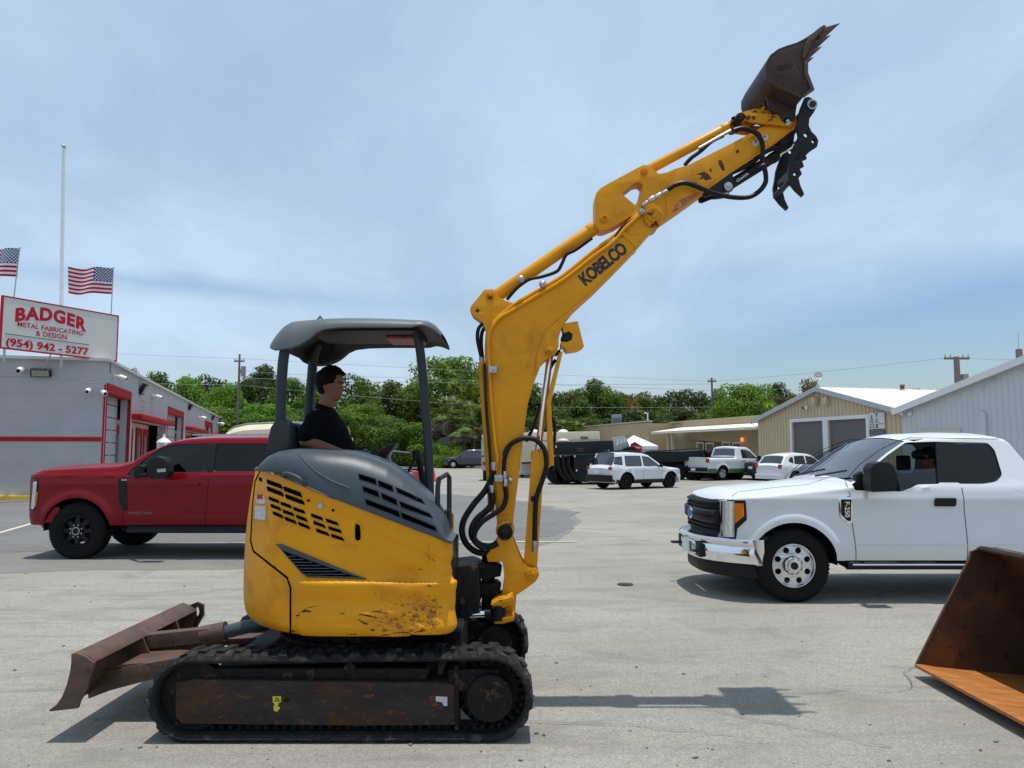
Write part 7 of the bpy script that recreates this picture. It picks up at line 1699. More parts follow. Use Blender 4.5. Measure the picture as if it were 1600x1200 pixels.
# ---------------------------------------------------------------- white pickup in the foreground
YW = 8.60; XW = 2.17
def wx_(px, Y=YW): return P(px, 700, Y).x-XW
def wz_(py, Y=YW): return P(1300, py, Y).z
wt = [(.22, 1.09), (.28, 1.135), (.45, 1.165), (1.0, 1.215), (1.50, 1.265), (1.63, 1.29), (1.75, 1.37), (2.10, 1.62), (2.34, 1.765), (2.55, 1.815), (3.0, 1.835), (3.36, 1.83), (3.46, 1.805), (3.51, 1.76), (3.74, 1.36), (3.78, 1.33), (3.84, 1.33), (6.15, 1.34)]
def wp(l, Y=None):
    out = []
    for x, y in l:
        yy = YW+.03
        for _ in range(4): q = P(x, y, yy); yy = Y or (YW+.01+(.34*(q.z-1.27)+.02 if q.z > 1.27 else 0))
        out.append((q.x-XW, q.z))
    return out
fwin = wp([(1334, 766), (1330, 750), (1352, 728), (1382, 706), (1404, 695), (1420, 691), (1464, 690), (1468, 756), (1432, 757), (1408, 768)])
rwin = wp([(1492, 691), (1542, 692), (1553, 703), (1565, 742), (1555, 753), (1535, 756), (1496, 756)])
T, hw, zt, ons, sln = vehicle('pickup_truck', 'large white extended cab pickup facing left with chrome bumper, nearest vehicle on the right', 'pickup truck', (XW, YW+1.01, 0), 0, dict(
    L=6.2, W=2.02, zb=.46, top=wt, belt=1.27, wx=(P(1236, 700, YW).x-XW, P(1236, 700, YW).x-XW+3.76), wr=.405, arch=.485, ww=.27, rimr=.250, rim='holes', paint=M['white'], windows=[fwin, rwin], glass=M['glass'], open_window=0,
    ws=(1.66, 2.36), rw=(3.54, 3.72), bed=(3.88, 6.10, .85), cab=(1.5, 3.55), seats=(2.78, 3.42), crown=.06, fround=(.62, .30), tumble=.34, flare=.024, wround=.035, edge=.04, res=.035, doors=[[(wx_(1325), wz_(770)), (wx_(1325), wz_(800)), (wx_(1334), wz_(878))], [(wx_(1500), wz_(762)), (wx_(1506), wz_(878))], [(3.75, 1.30), (3.78, .9), (3.78, .47)]],
    handles=[], tail=(.85, 1.25, .12), rbump=(.5, .72, M['chrome']), seal=True, wsglass=glass_mat('windscreen_glass', (.24, .29, .30), .20)))
WT = T
dlt = [(.0, 0)]
# door gap round the front window frame
sln(wp([(1325, 770), (1322, 752), (1345, 726), (1378, 702), (1408, 688), (1424, 684), (1560, 686)]), 'door_frame_gap', M['interior'], .004)
ons(wp([(1461, 690), (1494, 691), (1498, 756), (1465, 756)]), 'pillar_cover', M['black'], .003)
# open window lower glass, mirror, handle
g = MB(); gp = wp([(1408, 768), (1400, 735), (1462, 732), (1467, 756), (1432, 757)]); g.face([Vector((a, -(hw(a, z)-.02), z)) for a, z in gp]); g.build('window', M['glass'], T, local=True)
ons(wp([(1459, 778), (1492, 778), (1492, 791), (1459, 791)], YW), 'door_handle', M['black'], .022, rnd=.02)
ons(wp([(1309, 775), (1328, 775), (1332, 790), (1331, 818), (1324, 818), (1311, 806)], YW), 'fender_vent', M['chrome'], .008, rnd=.01)
ons(wp([(1313, 780), (1329, 780), (1329, 814), (1324, 814), (1314, 804)], YW), 'fender_badge', M['black'], .012, rnd=.008)
def fb(u, v, w):
    p0 = P(1327, 781, YW); z_ = p0.z-.17*u-.02; return Vector((p0.x-XW-.058+.050*v, -(hw(p0.x-XW, z_)+.015+w), z_))
text('F-250', lambda u, v, w: fb(u, v, w), 'lettering', M['chrome'], T, bold=.02, th=.002)
o = [x for x in T.children if x.name.startswith('lettering')][-1]; o.data.transform(OFF[T.name])
# mirror traced
mb = MB(); Ym = YW-.26
mb.plate([(1361, 732), (1366, 724), (1376, 721), (1390, 722), (1399, 730), (1402, 745), (1401, 762), (1397, 768), (1364, 769), (1361, 762)], Ym, Ym+.20); mb.build('side_mirror', M['black'], T, bevel=.025, seg=3)
mb = MB(); mb.tube([P(1362, 742, Ym+.1), P(1352, 742, YW+.02), P(1345, 744, YW+.14)], .022, seg=8); mb.tube([P(1362, 756, Ym+.1), P(1352, 758, YW+.02), P(1345, 760, YW+.14)], .03, seg=8); mb.plate([(1338, 742), (1348, 736), (1352, 768), (1338, 768)], YW+.06, YW+.16); mb.build('mirror_arm', M['black'], T, bevel=.01)
# running board, lower sill, body side line
mb = MB(); mb.tube([(1.55, -.93, .40), (3.75, -.93, .40)], .045, seg=12); mb.tube([(1.50, -.80, .44), (1.55, -.93, .40)], .03, seg=8)
for x in (1.7, 2.6, 3.5): mb.box((x-.03, -.92, .40), (x+.03, -.6, .45))
mb.build('side_step', M['blackpaint'], T, local=True)
mb = MB(); mb.tube([(1.6, -.968, .415), (3.7, -.968, .415)], .012, seg=8); mb.build('step_trim', M['chrome'], T, local=True)
mb = MB(); mb.box((1.52, -.93, .42), (3.8, -.86, .47)); mb.build('sill', M['black'], T, local=True)
ons([(1.58, .63), (3.6, .63), (3.6, .637), (1.58, .637)], 'side_crease', M['white'], .006)
# bumper, grille, lights: plan curve of the nose
def plan_c(Yfrac, x0, dx, w):   # nose curve: x as a function of |y|/w
    return x0+dx*(abs(Yfrac)**3.2)
def nose(z0f, z1f, x0, dx, w, off, name, mt, thick=.05, ny=40, y0=-1, y1=1, prof=None, T=T, mi=None):
    mb = MB(); rows = []; prof = prof or [(0, 0), (.015, .12), (.02, .5), (.015, .88), (0, 1)]
    for i in range(ny+1):
        f = y0+(y1-y0)*i/ny; x = plan_c(f, x0, dx, w)-off; z0, z1 = z0f(f) if callable(z0f) else z0f, z1f(f) if callable(z1f) else z1f
        row = [Vector((x-p, f*w, z0+(z1-z0)*t)) for p, t in prof]+[Vector((x+thick, f*(w-.01), z1)), Vector((x+thick, f*(w-.01), z0))]; rows.append(row)
    mb.grid(rows, closed_u=True)
    for r in (rows[0], rows[-1]): mb.face(r)
    return mb.build(name, mt, T, local=True, angle=40)
nose(lambda f: .405-.05*f*f*0, lambda f: .685, .00, .52, 1.0, 0, 'front_bumper', M['chrome'], .10, 48, prof=[(-.02, 0), (.012, .05), (.02, .30), (.022, .62), (.004, .70), (.035, .78), (.045, .92), (.02, 1.0)])
nose(.25, .42, .04, .50, .93, -.03, 'air_dam', M['black'], .06, 40)
nose(.675, .72, .12, .50, .97, 0, 'bumper_filler', M['black'], .06, 40)
# grille: recess panel, three bars, centre block with oval badge
nose(.70, 1.10, .12, .12, .70, 0, 'grille', M['black'], .06, 24)
for z in (.735, .785, 1.005, 1.055): nose(z, z+.03, .09, .12, .69, 0, 'grille_bar', M['grease'], .04, 24)
nose(.84, .99, .065, .10, .71, 0, 'grille_centre', M['black'], .05, 24, prof=[(0, 0), (.02, .15), (.02, .42), (.005, .5), (.02, .58), (.02, .85), (0, 1)])
mb = MB(); mb.lathe([(.115, 0), (.115, .02), (.095, .028), (.001, .028)], Matrix.Translation((.055, 0, .91)) @ Matrix.Rotation(R(-90), 4, 'Y') @ Matrix.Scale(.62, 4, (1, 0, 0)), 28); mb.build('badge_ring', M['chrome'], T, local=True)
mb = MB(); mb.lathe([(.088, .0285), (.001, .033)], Matrix.Translation((.055, 0, .91)) @ Matrix.Rotation(R(-90), 4, 'Y') @ Matrix.Scale(.62, 4, (1, 0, 0)), 28); mb.build('badge_face', M['blue'], T, local=True)
BW = [bvh_of(next(c for c in T.children if c.name.startswith('body')), OFF[T.name])]
hl = [(1116, 782), (1163, 784), (1164, 812), (1150, 824), (1148, 840), (1116, 840)]
def tdec(poly, mt, name, up, w=6, bv=BW, T=T, fb=8.6, down=.02):
    mb = MB()
    for q in slabs(poly, w): decal(bv, q, None, '', T, up=up, down=down, step=30, fb=fb, mb=mb)
    return mb.build(name, mt, T, weld=False)
tdec([(1114, 780), (1165, 782), (1167, 812), (1152, 826), (1150, 842), (1114, 842)], M['black'], 'headlight_bezel', .006)
tdec([(1116, 782), (1148, 783), (1148, 839), (1116, 839)], M['lens'], 'headlight', .012)
tdec([(1148, 786), (1162, 786), (1163, 806), (1149, 818)], M['amber'], 'turn_signal', .014)
tdec([(1128, 784), (1131, 784), (1131, 838), (1128, 838)], M['chrome'], 'headlight_divider', .015); tdec([(1141, 784), (1144, 784), (1144, 839), (1141, 839)], M['chrome'], 'headlight_divider', .015)
sx = [(1145, 780), (1144, 775), (1152, 769)]; seam(BW, sx, .004, M['interior'], 'bonnet_gap', T, 3, fb=8.6)
seam(BW, [(1152, 769), (1200, 763), (1262, 757), (1283, 750), (1290, 747)], .003, M['interior'], 'bonnet_gap', T, 5, fb=8.6)
mb = MB(); mb.plate([(1063, 852), (1075, 852), (1075, 872), (1063, 870)], 9.35, 9.37) if False else None
mb.box((-.048, -.22, .45), (-.030, .10, .60)); mb.build('licence_plate', M['whitepaint'], T, local=True)
mb = MB(); mb.box((.004, -.56, .44), (.06, -.30, .60)); mb.build('tow_hook_recess', M['black'], T, local=True, bevel=.01); mb = MB(); mb.tube([(.0, -.38, .50), (-.035, -.40, .50), (-.035, -.46, .50), (.0, -.48, .50)], .013, seg=8); mb.build('tow_hook', M['black'], T, local=True); mb = MB(); mb.box((.004, .30, .44), (.06, .56, .60)); mb.build('tow_hook_recess', M['black'], T, local=True, bevel=.01); mb = MB(); mb.tube([(.0, .38, .50), (-.11, .40, .50), (-.11, .46, .50), (.0, .48, .50)], .014, seg=8); mb.build('tow_hook', M['black'], T, local=True)
# wipers
for (a, b) in (((-.05, 1.60), (-.62, 1.72)), ((.55, 1.60), (.0, 1.72))):
    mb = MB(); mb.tube([(1.58, a[0], 1.36), (1.72, b[0], 1.44)], .012, seg=6); mb.build('wiper', M['black'], T, local=True)
mb = MB(); mb.box((1.60, -.85, 1.20), (1.95, .85, 1.30)); mb.build('dashboard', M['interior'], T, local=True, bevel=.03); mb = MB(); mb.tube([Vector((2.14+.05*math.cos(k*.393), -.42+.18*math.cos(k*.393+1.57), 1.33+.17*math.sin(k*.393+1.57))) for k in range(17)], .016, seg=8); mb.build('steering_wheel', M['black'], T, local=True)
mb = MB(); mb.box((2.42, -.80, 1.77), (3.38, .80, 1.80)); mb.build('headliner', M['seat'], T, local=True)
mb = MB(); mb.tube([P(1329, 738, YW+1.9), P(1326, 640, YW+1.9)], .0045, seg=5); 
mb.b.free()
person((XW+2.72, YW+1.01-.42, .80), 'driver in dark clothes with cap and sunglasses inside the white pickup', dict(hip=(0, 0, .05), neck=(-.10, 0, .60), head=(-.08, 0, .665), yaw=R(180-40) if False else 0,
    armR=((-.08, -.2, .52), (.02, -.27, .26), (.26, -.18, .38), (1, 0, 0)), armL=((-.08, .2, .52), (.02, .27, .26), (.26, .18, .38), (1, 0, 0)), knee=(.42, .14, .10), ankle=(.55, .14, -.22)), rz=math.pi, cap=True, glasses=True)

# ---------------------------------------------------------------- red pickup at the left
YR = 11.98; XR_ = P(35, 760, YR).x
def rp_(l, Y=YR+.08): return [(P(x, y, Y).x-XR_, P(x, y, Y).z) for x, y in l]
k = 1200/YR
def rx(px): return (px-800)/k-XR_
def rzz(py): return HC-(py-703)/k
rt = [(.02, rzz(738)-.02), (.08, rzz(738)), (.25, rzz(734)), (.8, rzz(731)), (rx(185), rzz(728)), (rx(205), rzz(722)), (rx(225), rzz(707)), (rx(262), rzz(690)), (rx(285), rzz(686)), (rx(320), rzz(684)), (rx(400), rzz(683)), (rx(470), rzz(684)), (rx(485), rzz(688)), (rx(500), rzz(724)), (rx(503), rzz(727)), (rx(505), rzz(727)), (rx(560), rzz(731)), (rx(655), rzz(737))]
fw = rp_([(200, 744), (206, 735), (232, 712), (252, 698), (270, 694), (328, 693), (326, 737), (290, 738), (270, 738), (262, 743), (245, 745)])
rwn = rp_([(334, 693), (395, 693), (440, 694), (455, 700), (462, 737), (334, 737)])
T, hw, zt, ons, sln = vehicle('pickup_truck', 'red crew cab pickup with black wheels and big black mirror, parked behind the excavator', 'pickup truck', (XR_, YR+1.01, 0), 0, dict(
    L=6.0, W=2.02, zb=.52, top=rt, belt=rzz(742), wx=(rx(127), rx(127)+3.85), wr=.435, arch=.52, ww=.30, rimr=.255, rim='spoke8', paint=M['red'], windows=[fw, rwn], glass=glass_mat('dark_tinted_glass', (.045, .055, .06), .0), wsglass=M['glass'],
    ws=(rx(207), rx(264)), rw=(rx(487), rx(499)), bed=(rx(512), rx(650), .9), cab=(rx(185), rx(500)), seats=(rx(325), rx(430)), crown=.06, fround=(.40, .20), tumble=.30, flare=.030, res=.04, wout=.02, shoulder=.008,
    doors=[[(rx(198), rzz(745)), (rx(198), rzz(820))], [(rx(330), rzz(740)), (rx(325), rzz(822))], [(rx(470), rzz(740)), (rx(470), rzz(822))], [(rx(330), rzz(690)), (rx(330), rzz(740))]],
    handles=[(rx(305), rzz(755)), (rx(448), rzz(755))], handlemat=M['red'], tail=(.95, 1.35, .10), rbump=(.55, .78, M['blackpaint'])))
ons([(.06, rzz(798)), (.20, rzz(797)), (.24, rzz(750)), (.20, rzz(746)), (.05, rzz(748))], 'headlight_bezel', M['black'], .008, rnd=.03)
ons([(.11, rzz(795)), (.185, rzz(794)), (.215, rzz(752)), (.14, rzz(752))], 'headlight', M['lens'], .014, rnd=.03)
ons([(.20, rzz(790)), (.22, rzz(768)), (.235, rzz(768)), (.215, rzz(790))], 'turn_signal', M['amber'], .018)
ons(rp_([(185, 748), (198, 748), (199, 798), (192, 798), (186, 782)], YR), 'fender_vent', M['black'], .010, rnd=.012); ons(rp_([(190, 749), (199, 749), (199, 751), (191, 751)], YR), 'fender_badge', M['steel'], .016)
def rl(u, v, w): return Vector((rx(208)+(rx(244)-rx(208))*u, -(hw(1.8, rzz(800))+.004+w), rzz(802)+.042*v))
o = text('POWER STROKE', rl, 'lettering', mat('dull_grey_badge', (.22, .20, .20), .5), T, bold=-.005, th=.002); o.data.transform(OFF[T.name])
ons([(rx(198), rzz(797)), (rx(470), rzz(797)), (rx(470), rzz(798)), (rx(198), rzz(798))], 'side_crease', M['red'], .008); 
nose(.56, .80, -.02, .30, 1.0, .0, 'front_bumper', M['red'], .30, 36, T=T, prof=[(0, 0), (.03, .15), (.035, .7), (.02, 1)]); nose(.46, .56, .02, .30, .9, 0, 'air_dam', M['black'], .1, 30, T=T); nose(.80, 1.30, .02, .10, .72, .0, 'grille', M['black'], .08, 20, T=T)
nose(.60, .74, -.03, .12, .42, .03, 'bumper_insert', M['black'], .05, 16, T=T)
mb = MB(); Ym = YR-.34; mb.plate([(228, 722), (233, 716), (245, 713), (256, 715), (262, 722), (264, 738), (260, 747), (236, 748), (230, 744)], Ym, Ym+.2); mb.build('side_mirror', M['black'], T, bevel=.03, seg=3)
mb = MB(); mb.plate([(245, 733), (259, 732), (259, 737), (246, 738)], Ym-.004, Ym+.002); mb.build('mirror_badge', M['steel'], T)
mb = MB(); mb.tube([P(230, 729, Ym+.1), P(218, 729, YR+.05)], .03, seg=8); mb.tube([P(230, 742, Ym+.1), P(216, 742, YR+.05)], .035, seg=8); mb.plate([(208, 742), (212, 726), (222, 723), (222, 746), (212, 748)], YR-.02, YR+.10); mb.build('mirror_arm', M['black'], T, bevel=.01)
mb = MB(); mb.tube([(rx(205), -.98, .44), (rx(470), -.98, .44)], .04, seg=10); mb.box((rx(205), -.97, .45), (rx(470), -.75, .50)); mb.build('side_step', M['blackpaint'], T, local=True)
ons(rp_([(326, 693.5), (335, 693.5), (335, 737), (325, 737)]), 'pillar_cover', M['black'], .004)
mb = MB(); mb.box((rx(200), -.9, .44), (rx(480), .9, .62)); mb.build('chassis', M['interior'], T, local=True)
mb = MB(); mb.box((rx(290), -.74, zt(rx(300))+.05), (rx(420), -.72, zt(rx(300))+.075)); mb.build('roof_rail', M['steel'], T, local=True)
mb = MB(); mb.prism([[(rx(514), rzz(731)), (rx(650), rzz(738)), (rx(650), rzz(735)), (rx(514), rzz(728))]], lambda p: (p[0], -.9, p[1]), lambda p: (p[0], .9, p[1])); mb.build('bed_cover', M['silver'], T, local=True, bevel=.01)  # silver colour paints the pale sky reflection on the bed top

# ---------------------------------------------------------------- middle distance vehicles
def suv(name, label, cat, px, py, ang, L_, W_, H_, paint, ex=None, group='vehicles parked across the yard'):
    """px, py: where the near front or rear wheel touches the ground; ang: heading of the local +x (towards the rear)"""
    k = H_/1.75; top = [(.0, .78*k), (.06, .90*k), (.3, .97*k), (1.05, 1.06*k), (1.25, 1.10*k), (1.95, 1.62*k), (2.2, 1.70*k), (2.8, 1.74*k), (3.8, 1.73*k), (4.35*L_/4.9, 1.68*k), (L_-.12, 1.10*k), (L_-.03, 1.02*k), (L_, .98*k)]
    S_ = dict(L=L_, W=W_, zb=.30, top=top, belt=1.08*k, wx=(.88, L_-1.02), wr=.37, arch=.43, ww=.24, rim='spoke10', paint=paint, res=.09, tumble=.33, crown=.04, edge=.05, glass=M['glassdark'], interior=False,
      windows=[[(1.42, 1.10*k), (1.95, 1.53*k), (2.35, 1.60*k), (2.38, 1.10*k)], [(2.46, 1.10*k), (2.44, 1.60*k), (3.35, 1.60*k), (3.42, 1.10*k)], [(3.55, 1.14*k), (3.50, 1.58*k), (4.1, 1.52*k), (4.32, 1.25*k)]],
      ws=(1.28, 1.95), rw=(4.38*L_/4.9, L_-.14), doors=[[(1.30, 1.0*k), (1.34, .35)], [(2.42, 1.06*k), (2.42, .35)], [(3.45, 1.06*k), (3.38, .5)]], handles=[(2.25, .98*k), (3.2, .98*k)], handlemat=paint, tail=(.92*k, 1.08*k, .30), rbump=(.33, .62, M['black']), fbump=(.30, .62, paint), mirror=(1.5, 1.12*k, .7), head=(.04, .45, .68*k, .82*k), clad=.42, cladmat=M['black'], fround=(.6, .3), rround=(.35, .12), wround=.06, platez=.28)
    if ex: S_.update(ex)
    w = S_['_ref']; q = G(px, py); Mr = Matrix.Rotation(ang, 4, 'Z'); d = Mr @ Vector((S_['wx'][w[0]], w[1]*W_/2, 0)); loc = q-d; loc.z = 0
    return vehicle(name, label, cat, loc, ang, S_, group)
# white SUV: rear towards the camera's left, heading right and away (front at +x world => local x axis points back)
suv('suv', 'white suv with dark roof rack and black wheels beside the black container', 'suv', 980, 765, R(180+33), 4.2, 1.72, 1.56, M['white'], dict(_ref=(1, 1), rimmat='black', rim='spoke5', wr=.35, arch=.41, wx=(.80, 3.36)))
o = [x for x in bpy.data.objects if x.name.startswith('suv') and x.parent is None][-1]
mb = MB()
for s in (-1, 1): mb.tube([(2.2, s*.55, 1.63), (3.5, s*.57, 1.62)], .025, seg=6)
for x in (2.4, 3.2): mb.box((x-.03, -.6, 1.63), (x+.03, .6, 1.66))
mb.build('roof_rack', M['blackpaint'], o, local=True)
# white pickup with a green lower stripe
ft = [(.0, .80), (.05, .98), (.3, 1.05), (1.1, 1.14), (1.32, 1.18), (1.95, 1.74), (2.15, 1.82), (2.9, 1.85), (3.05, 1.80), (3.2, 1.26), (3.24, 1.24), (3.3, 1.24), (5.5, 1.25)]
suv('pickup_truck', 'white single cab pickup with green lower stripe seen from its tailgate', 'pickup truck', 1130, 751, R(180+33), 5.5, 1.98, 1.85, M['white'], dict(_ref=(1, 1), zb=.46, top=ft, belt=1.18, wx=(.9, 4.35), wr=.40, arch=.47, rim='spoke5', rimr=.24,
    windows=[[(1.5, 1.20), (2.0, 1.62), (2.35, 1.70), (2.72, 1.70), (2.74, 1.20)]], ws=(1.35, 1.97), rw=(3.07, 3.18), bed=(3.3, 5.42, .8), doors=[[(1.35, 1.1), (1.38, .5)], [(2.86, 1.7), (2.86, .5)]], handles=[(2.65, 1.06)], handlemat=M['black'], tail=(.98, 1.22, .10), rbump=(.5, .72, M['blackpaint']), mirror=(1.55, 1.24, .9),
    clad=.66, cladmat=M['green'], fround=(.5, .2), rround=(.06, .02), glass=M['glassdark'], tumble=.25, platez=0, head=(.04, .35, .78, .94)))
suv('hatchback', 'small white hatchback rear showing between the pickup and the foreground hood', 'car', 1243, 758, R(180+27), 4.1, 1.74, 1.52, M['white'], dict(_ref=(1, 1), wr=.33, arch=.39, top=[(.0, .66), (.06, .76), (.3, .84), (1.0, .95), (1.15, .98), (1.85, 1.40), (2.1, 1.48), (2.6, 1.52), (3.3, 1.47), (3.65, 1.40), (3.98, .98), (4.06, .92), (4.1, .9)], belt=.95, wx=(.82, 3.22), clad=None,
    windows=[[(1.4, .98), (1.9, 1.34), (2.35, 1.40), (2.38, .98)], [(2.46, .98), (2.44, 1.40), (3.1, 1.38), (3.2, 1.0)], [(3.25, 1.02), (3.2, 1.35), (3.42, 1.31), (3.55, 1.12)]], rw=(3.68, 3.96), tail=(.78, .98, .34), rbump=(.28, .52, M['white'])))
suv('sedan', 'dark blue sedan tail wedged between the green striped pickup and the white hatchback', 'car', 1216, 751, R(180+25), 4.6, 1.82, 1.42, M['blackcar'], dict(_ref=(1, 1), wr=.33, arch=.39, belt=.92, wx=(.85, 3.6), clad=None, top=[(.0, .62), (.06, .72), (.3, .80), (1.1, .92), (1.25, .95), (1.95, 1.34), (2.3, 1.41), (2.9, 1.41), (3.2, 1.34), (3.85, 1.02), (4.5, .98), (4.6, .92)],
    windows=[[(1.5, .95), (2.0, 1.30), (2.45, 1.34), (2.46, .95)], [(2.54, .95), (2.54, 1.34), (3.0, 1.31), (3.45, 1.0)]], rw=(3.22, 3.82), tail=(.72, .92, .25), rbump=(.28, .56, M['blackcar']), doors=[], handles=[]))
suv('van', 'grey van roof showing behind the white hatchback', 'van', 1300, 745, R(180+40), 4.9, 1.95, 1.95, M['silver'], dict(_ref=(1, 1)))
suv('suv', 'dark grey suv facing left in front of the blue recycling containers', 'suv', 708, 732, R(8), 4.9, 1.95, 1.72, M['darkcar'], dict(_ref=(0, -1)))
suv('pickup_truck', 'black pickup with bright wheels parked far behind the operator', 'pickup truck', 637, 727, R(10), 5.4, 1.95, 1.85, M['blackcar'], dict(_ref=(0, -1), zb=.46, top=ft, belt=1.18, wx=(.9, 4.35), wr=.40, arch=.47, windows=[[(1.5, 1.20), (2.0, 1.62), (2.35, 1.70), (2.72, 1.70), (2.74, 1.20)]], ws=(1.35, 1.97), rw=(3.07, 3.18), bed=(3.3, 5.42, .8), doors=[], handles=[], clad=None, rround=(.06, .02)))
suv('suv', 'maroon suv rear with red lamp behind the front canopy post', 'suv', 676, 725, R(190), 4.6, 1.85, 1.65, M['maroon'], dict(_ref=(1, 1)))
suv('suv', 'black suv far behind the operator with its light roof edge', 'suv', 585, 723, R(8), 4.9, 1.95, 1.75, M['blackcar'], dict(_ref=(0, -1)))
suv('van', 'teal van roof just above the dark grey suv', 'van', 745, 722, R(188), 4.9, 1.95, 2.0, mat('teal_car_paint', (.03, .10, .12), .3, coat=.8), dict(_ref=(0, 1)))
# cream van behind the red truck
cv = thing('camper_van', (P(380, 700, 17).x, 17, 0), 'cream van with ribbed raised roof behind the red pickup', 'van')
def cpt(x, y, Y=17): q = P(x, y, Y); return (q.x, q.z)
mb = MB(); rowz = []
prof = [cpt(342, 684), cpt(350, 675), cpt(362, 668), cpt(380, 664), cpt(420, 662), cpt(470, 662), cpt(520, 664)]
for i, (x, z) in enumerate(prof):
    row = [Vector((x, 17.0, z-.25)), Vector((x, 17.02, z-.12)), Vector((x, 17.12, z-.03))]
    for j in range(9): row.append(Vector((x, 17.2+j*.18, z+(.02 if j % 2 else 0)))) 
    row += [Vector((x, 18.8, z-.05)), Vector((x, 18.9, z-.25))]; rowz.append(row)
mb.grid(rowz); mb.build('roof', M['cream'], cv)
mb = MB(); x0 = cpt(338, 690)[0]; x1 = cpt(525, 690)[0]; mb.prism([[(x0-1.0, .45), (x0-1.0, 1.1), (x0-.2, 1.25), (x0+.2, 1.95), (x1, 1.98), (x1, .45)]], lambda p: (p[0], 17.0, p[1]), lambda p: (p[0], 18.9, p[1])); mb.build('body', M['cream'], cv, bevel=.06, seg=3)
mb = MB(); mb.prism([[(x0-.05, 1.3), (x0+.3, 1.85), (x1-.2, 1.87), (x1-.2, 1.3)]], lambda p: (p[0], 16.985, p[1]), lambda p: (p[0], 17.01, p[1])); mb.build('window', M['glassdark'], cv)
for x in (x0-.2, x1-.7):
    mb = MB(); mb.cyl((x, 16.97, .34), (x, 17.2, .34), .34, seg=24); mb.cyl((x, 18.7, .34), (x, 18.93, .34), .34, seg=24); mb.build('wheel', M['tyre'], cv, bevel=.03)
for z in (0, 1):
    mb = MB(); mb.tube([Vector((prof[i][0], 17.25+z*.5, prof[i][1]+.03)) for i in range(1, 7)], .02, seg=6); mb.build('roof_rail', M['steel'], cv)

# ---------------------------------------------------------------- yard clutter
def pl(mb, l, Y0, Y1, Yp=None): mb.plate(l, Y0, Y1, Yp=Yp)
# black roll-off container on its frame
YC = 37.5
rc = thing('container', P(905, 740, YC)*1, 'black open top roll off container on a hoist frame behind the white suv', 'container'); rc.location.z = 0; OFF[rc.name] = Matrix.Translation(rc.location)
mb = MB(); pl(mb, [(862, 691), (958, 688), (960, 708), (893, 709), (862, 712)], YC, YC+2.4); mb.build('upper_body', M['blackpaint'], rc, bevel=.03)
mb = MB(); pl(mb, [(896, 711), (962, 709), (962, 755), (905, 753), (897, 740)], YC, YC+2.4); mb.build('lower_body', M['blackpaint'], rc, bevel=.03)
for x in (871, 879, 887):
    mb = MB(); mb.tube([P(x, 712, YC-.05), P(x+1, 728, YC-.05), P(x+6, 740, YC-.05), P(x+14, 750, YC-.05)], .10, seg=8); mb.build('rib', M['grease'], rc)
mb = MB(); pl(mb, [(866, 714), (896, 713), (900, 745), (912, 756), (884, 752), (862, 748)], YC+.3, YC+2.2); mb.build('front_frame', M['interior'], rc)
mb = MB(); pl(mb, [(868, 709.5), (962, 707), (962, 711), (868, 712)], YC-.08, YC, Yp=YC); mb.build('rail', M['steel'] if False else M['greypost'], rc)
for x, y in ((877, 713), (887, 715), (898, 713), (901, 735), (951, 704), (869, 698)):
    mb = MB(); pl(mb, [(x-1, y-1.5), (x+1, y-1.5), (x+1, y+1.5), (x-1, y+1.5)], YC-.12, YC-.08); mb.build('reflector', M['whitepaint'], rc)
mb = MB(); pl(mb, [(899, 700), (912, 700), (912, 701.5), (899, 701.5)], YC-.004, YC+.01); pl(mb, [(903, 703.5), (913, 703.5), (913, 705), (903, 705)], YC-.004, YC+.01); mb.build('faded_print', M['rust'], rc, weld=False)
for x in (869, 883):
    q = P(x, 745, YC+.5); mb = MB(); mb.cyl((q.x, YC+.2, .5), (q.x, YC+.5, .5), .48, seg=20); mb.build('wheel', M['tyre'], rc, bevel=.04)
# cream camper behind
YK = 46
ck = thing('camper', (P(900, 700, YK).x, YK, 0), 'long cream camper trailer with domed skylights behind the black container', 'camper')
mb = MB(); pl(mb, [(812, 676), (862, 675), (937, 674), (938, 690), (938, 722), (812, 722)], YK, YK+2.4); mb.build('body', M['cream'], ck, bevel=.05)
mb = MB(); pl(mb, [(816, 688), (936, 686), (936, 688), (816, 690)], YK-.01, YK+.02); mb.build('stripe', mat('camper_tan', (.42, .30, .2), .5), ck)
mb = MB(); pl(mb, [(907, 682), (919, 682), (919, 686), (907, 686)], YK-.02, YK+.02); mb.build('window', M['glassdark'], ck)
for x in (834, 880):
    q = P(x, 675, YK+1); mb = MB(); mb.ball(q, .30, 12, 8, (1, 1, .55)); mb.build('skylight', M['whitepaint'], ck)
mb = MB(); q = P(838, 700, YK)
for x in (840, 905):
    q = P(x, 722, YK); mb.cyl((q.x, YK-.05, .38), (q.x, YK+.2, .38), .38, seg=18)
mb.build('wheel', M['tyre'], ck)
q = P(880, 689, 40); mb = MB(); mb.ball(q, .22, 12, 8, (1.4, 1, .6)); mb.cyl((q.x, 40, 0), (q.x, 40, q.z), .05, seg=8); o = mb.build('vent_dome', M['cream']); recenter(o, (q.x, 40, 0)); tag(o, 'small cream dome on a post between container and camper', 'dome')
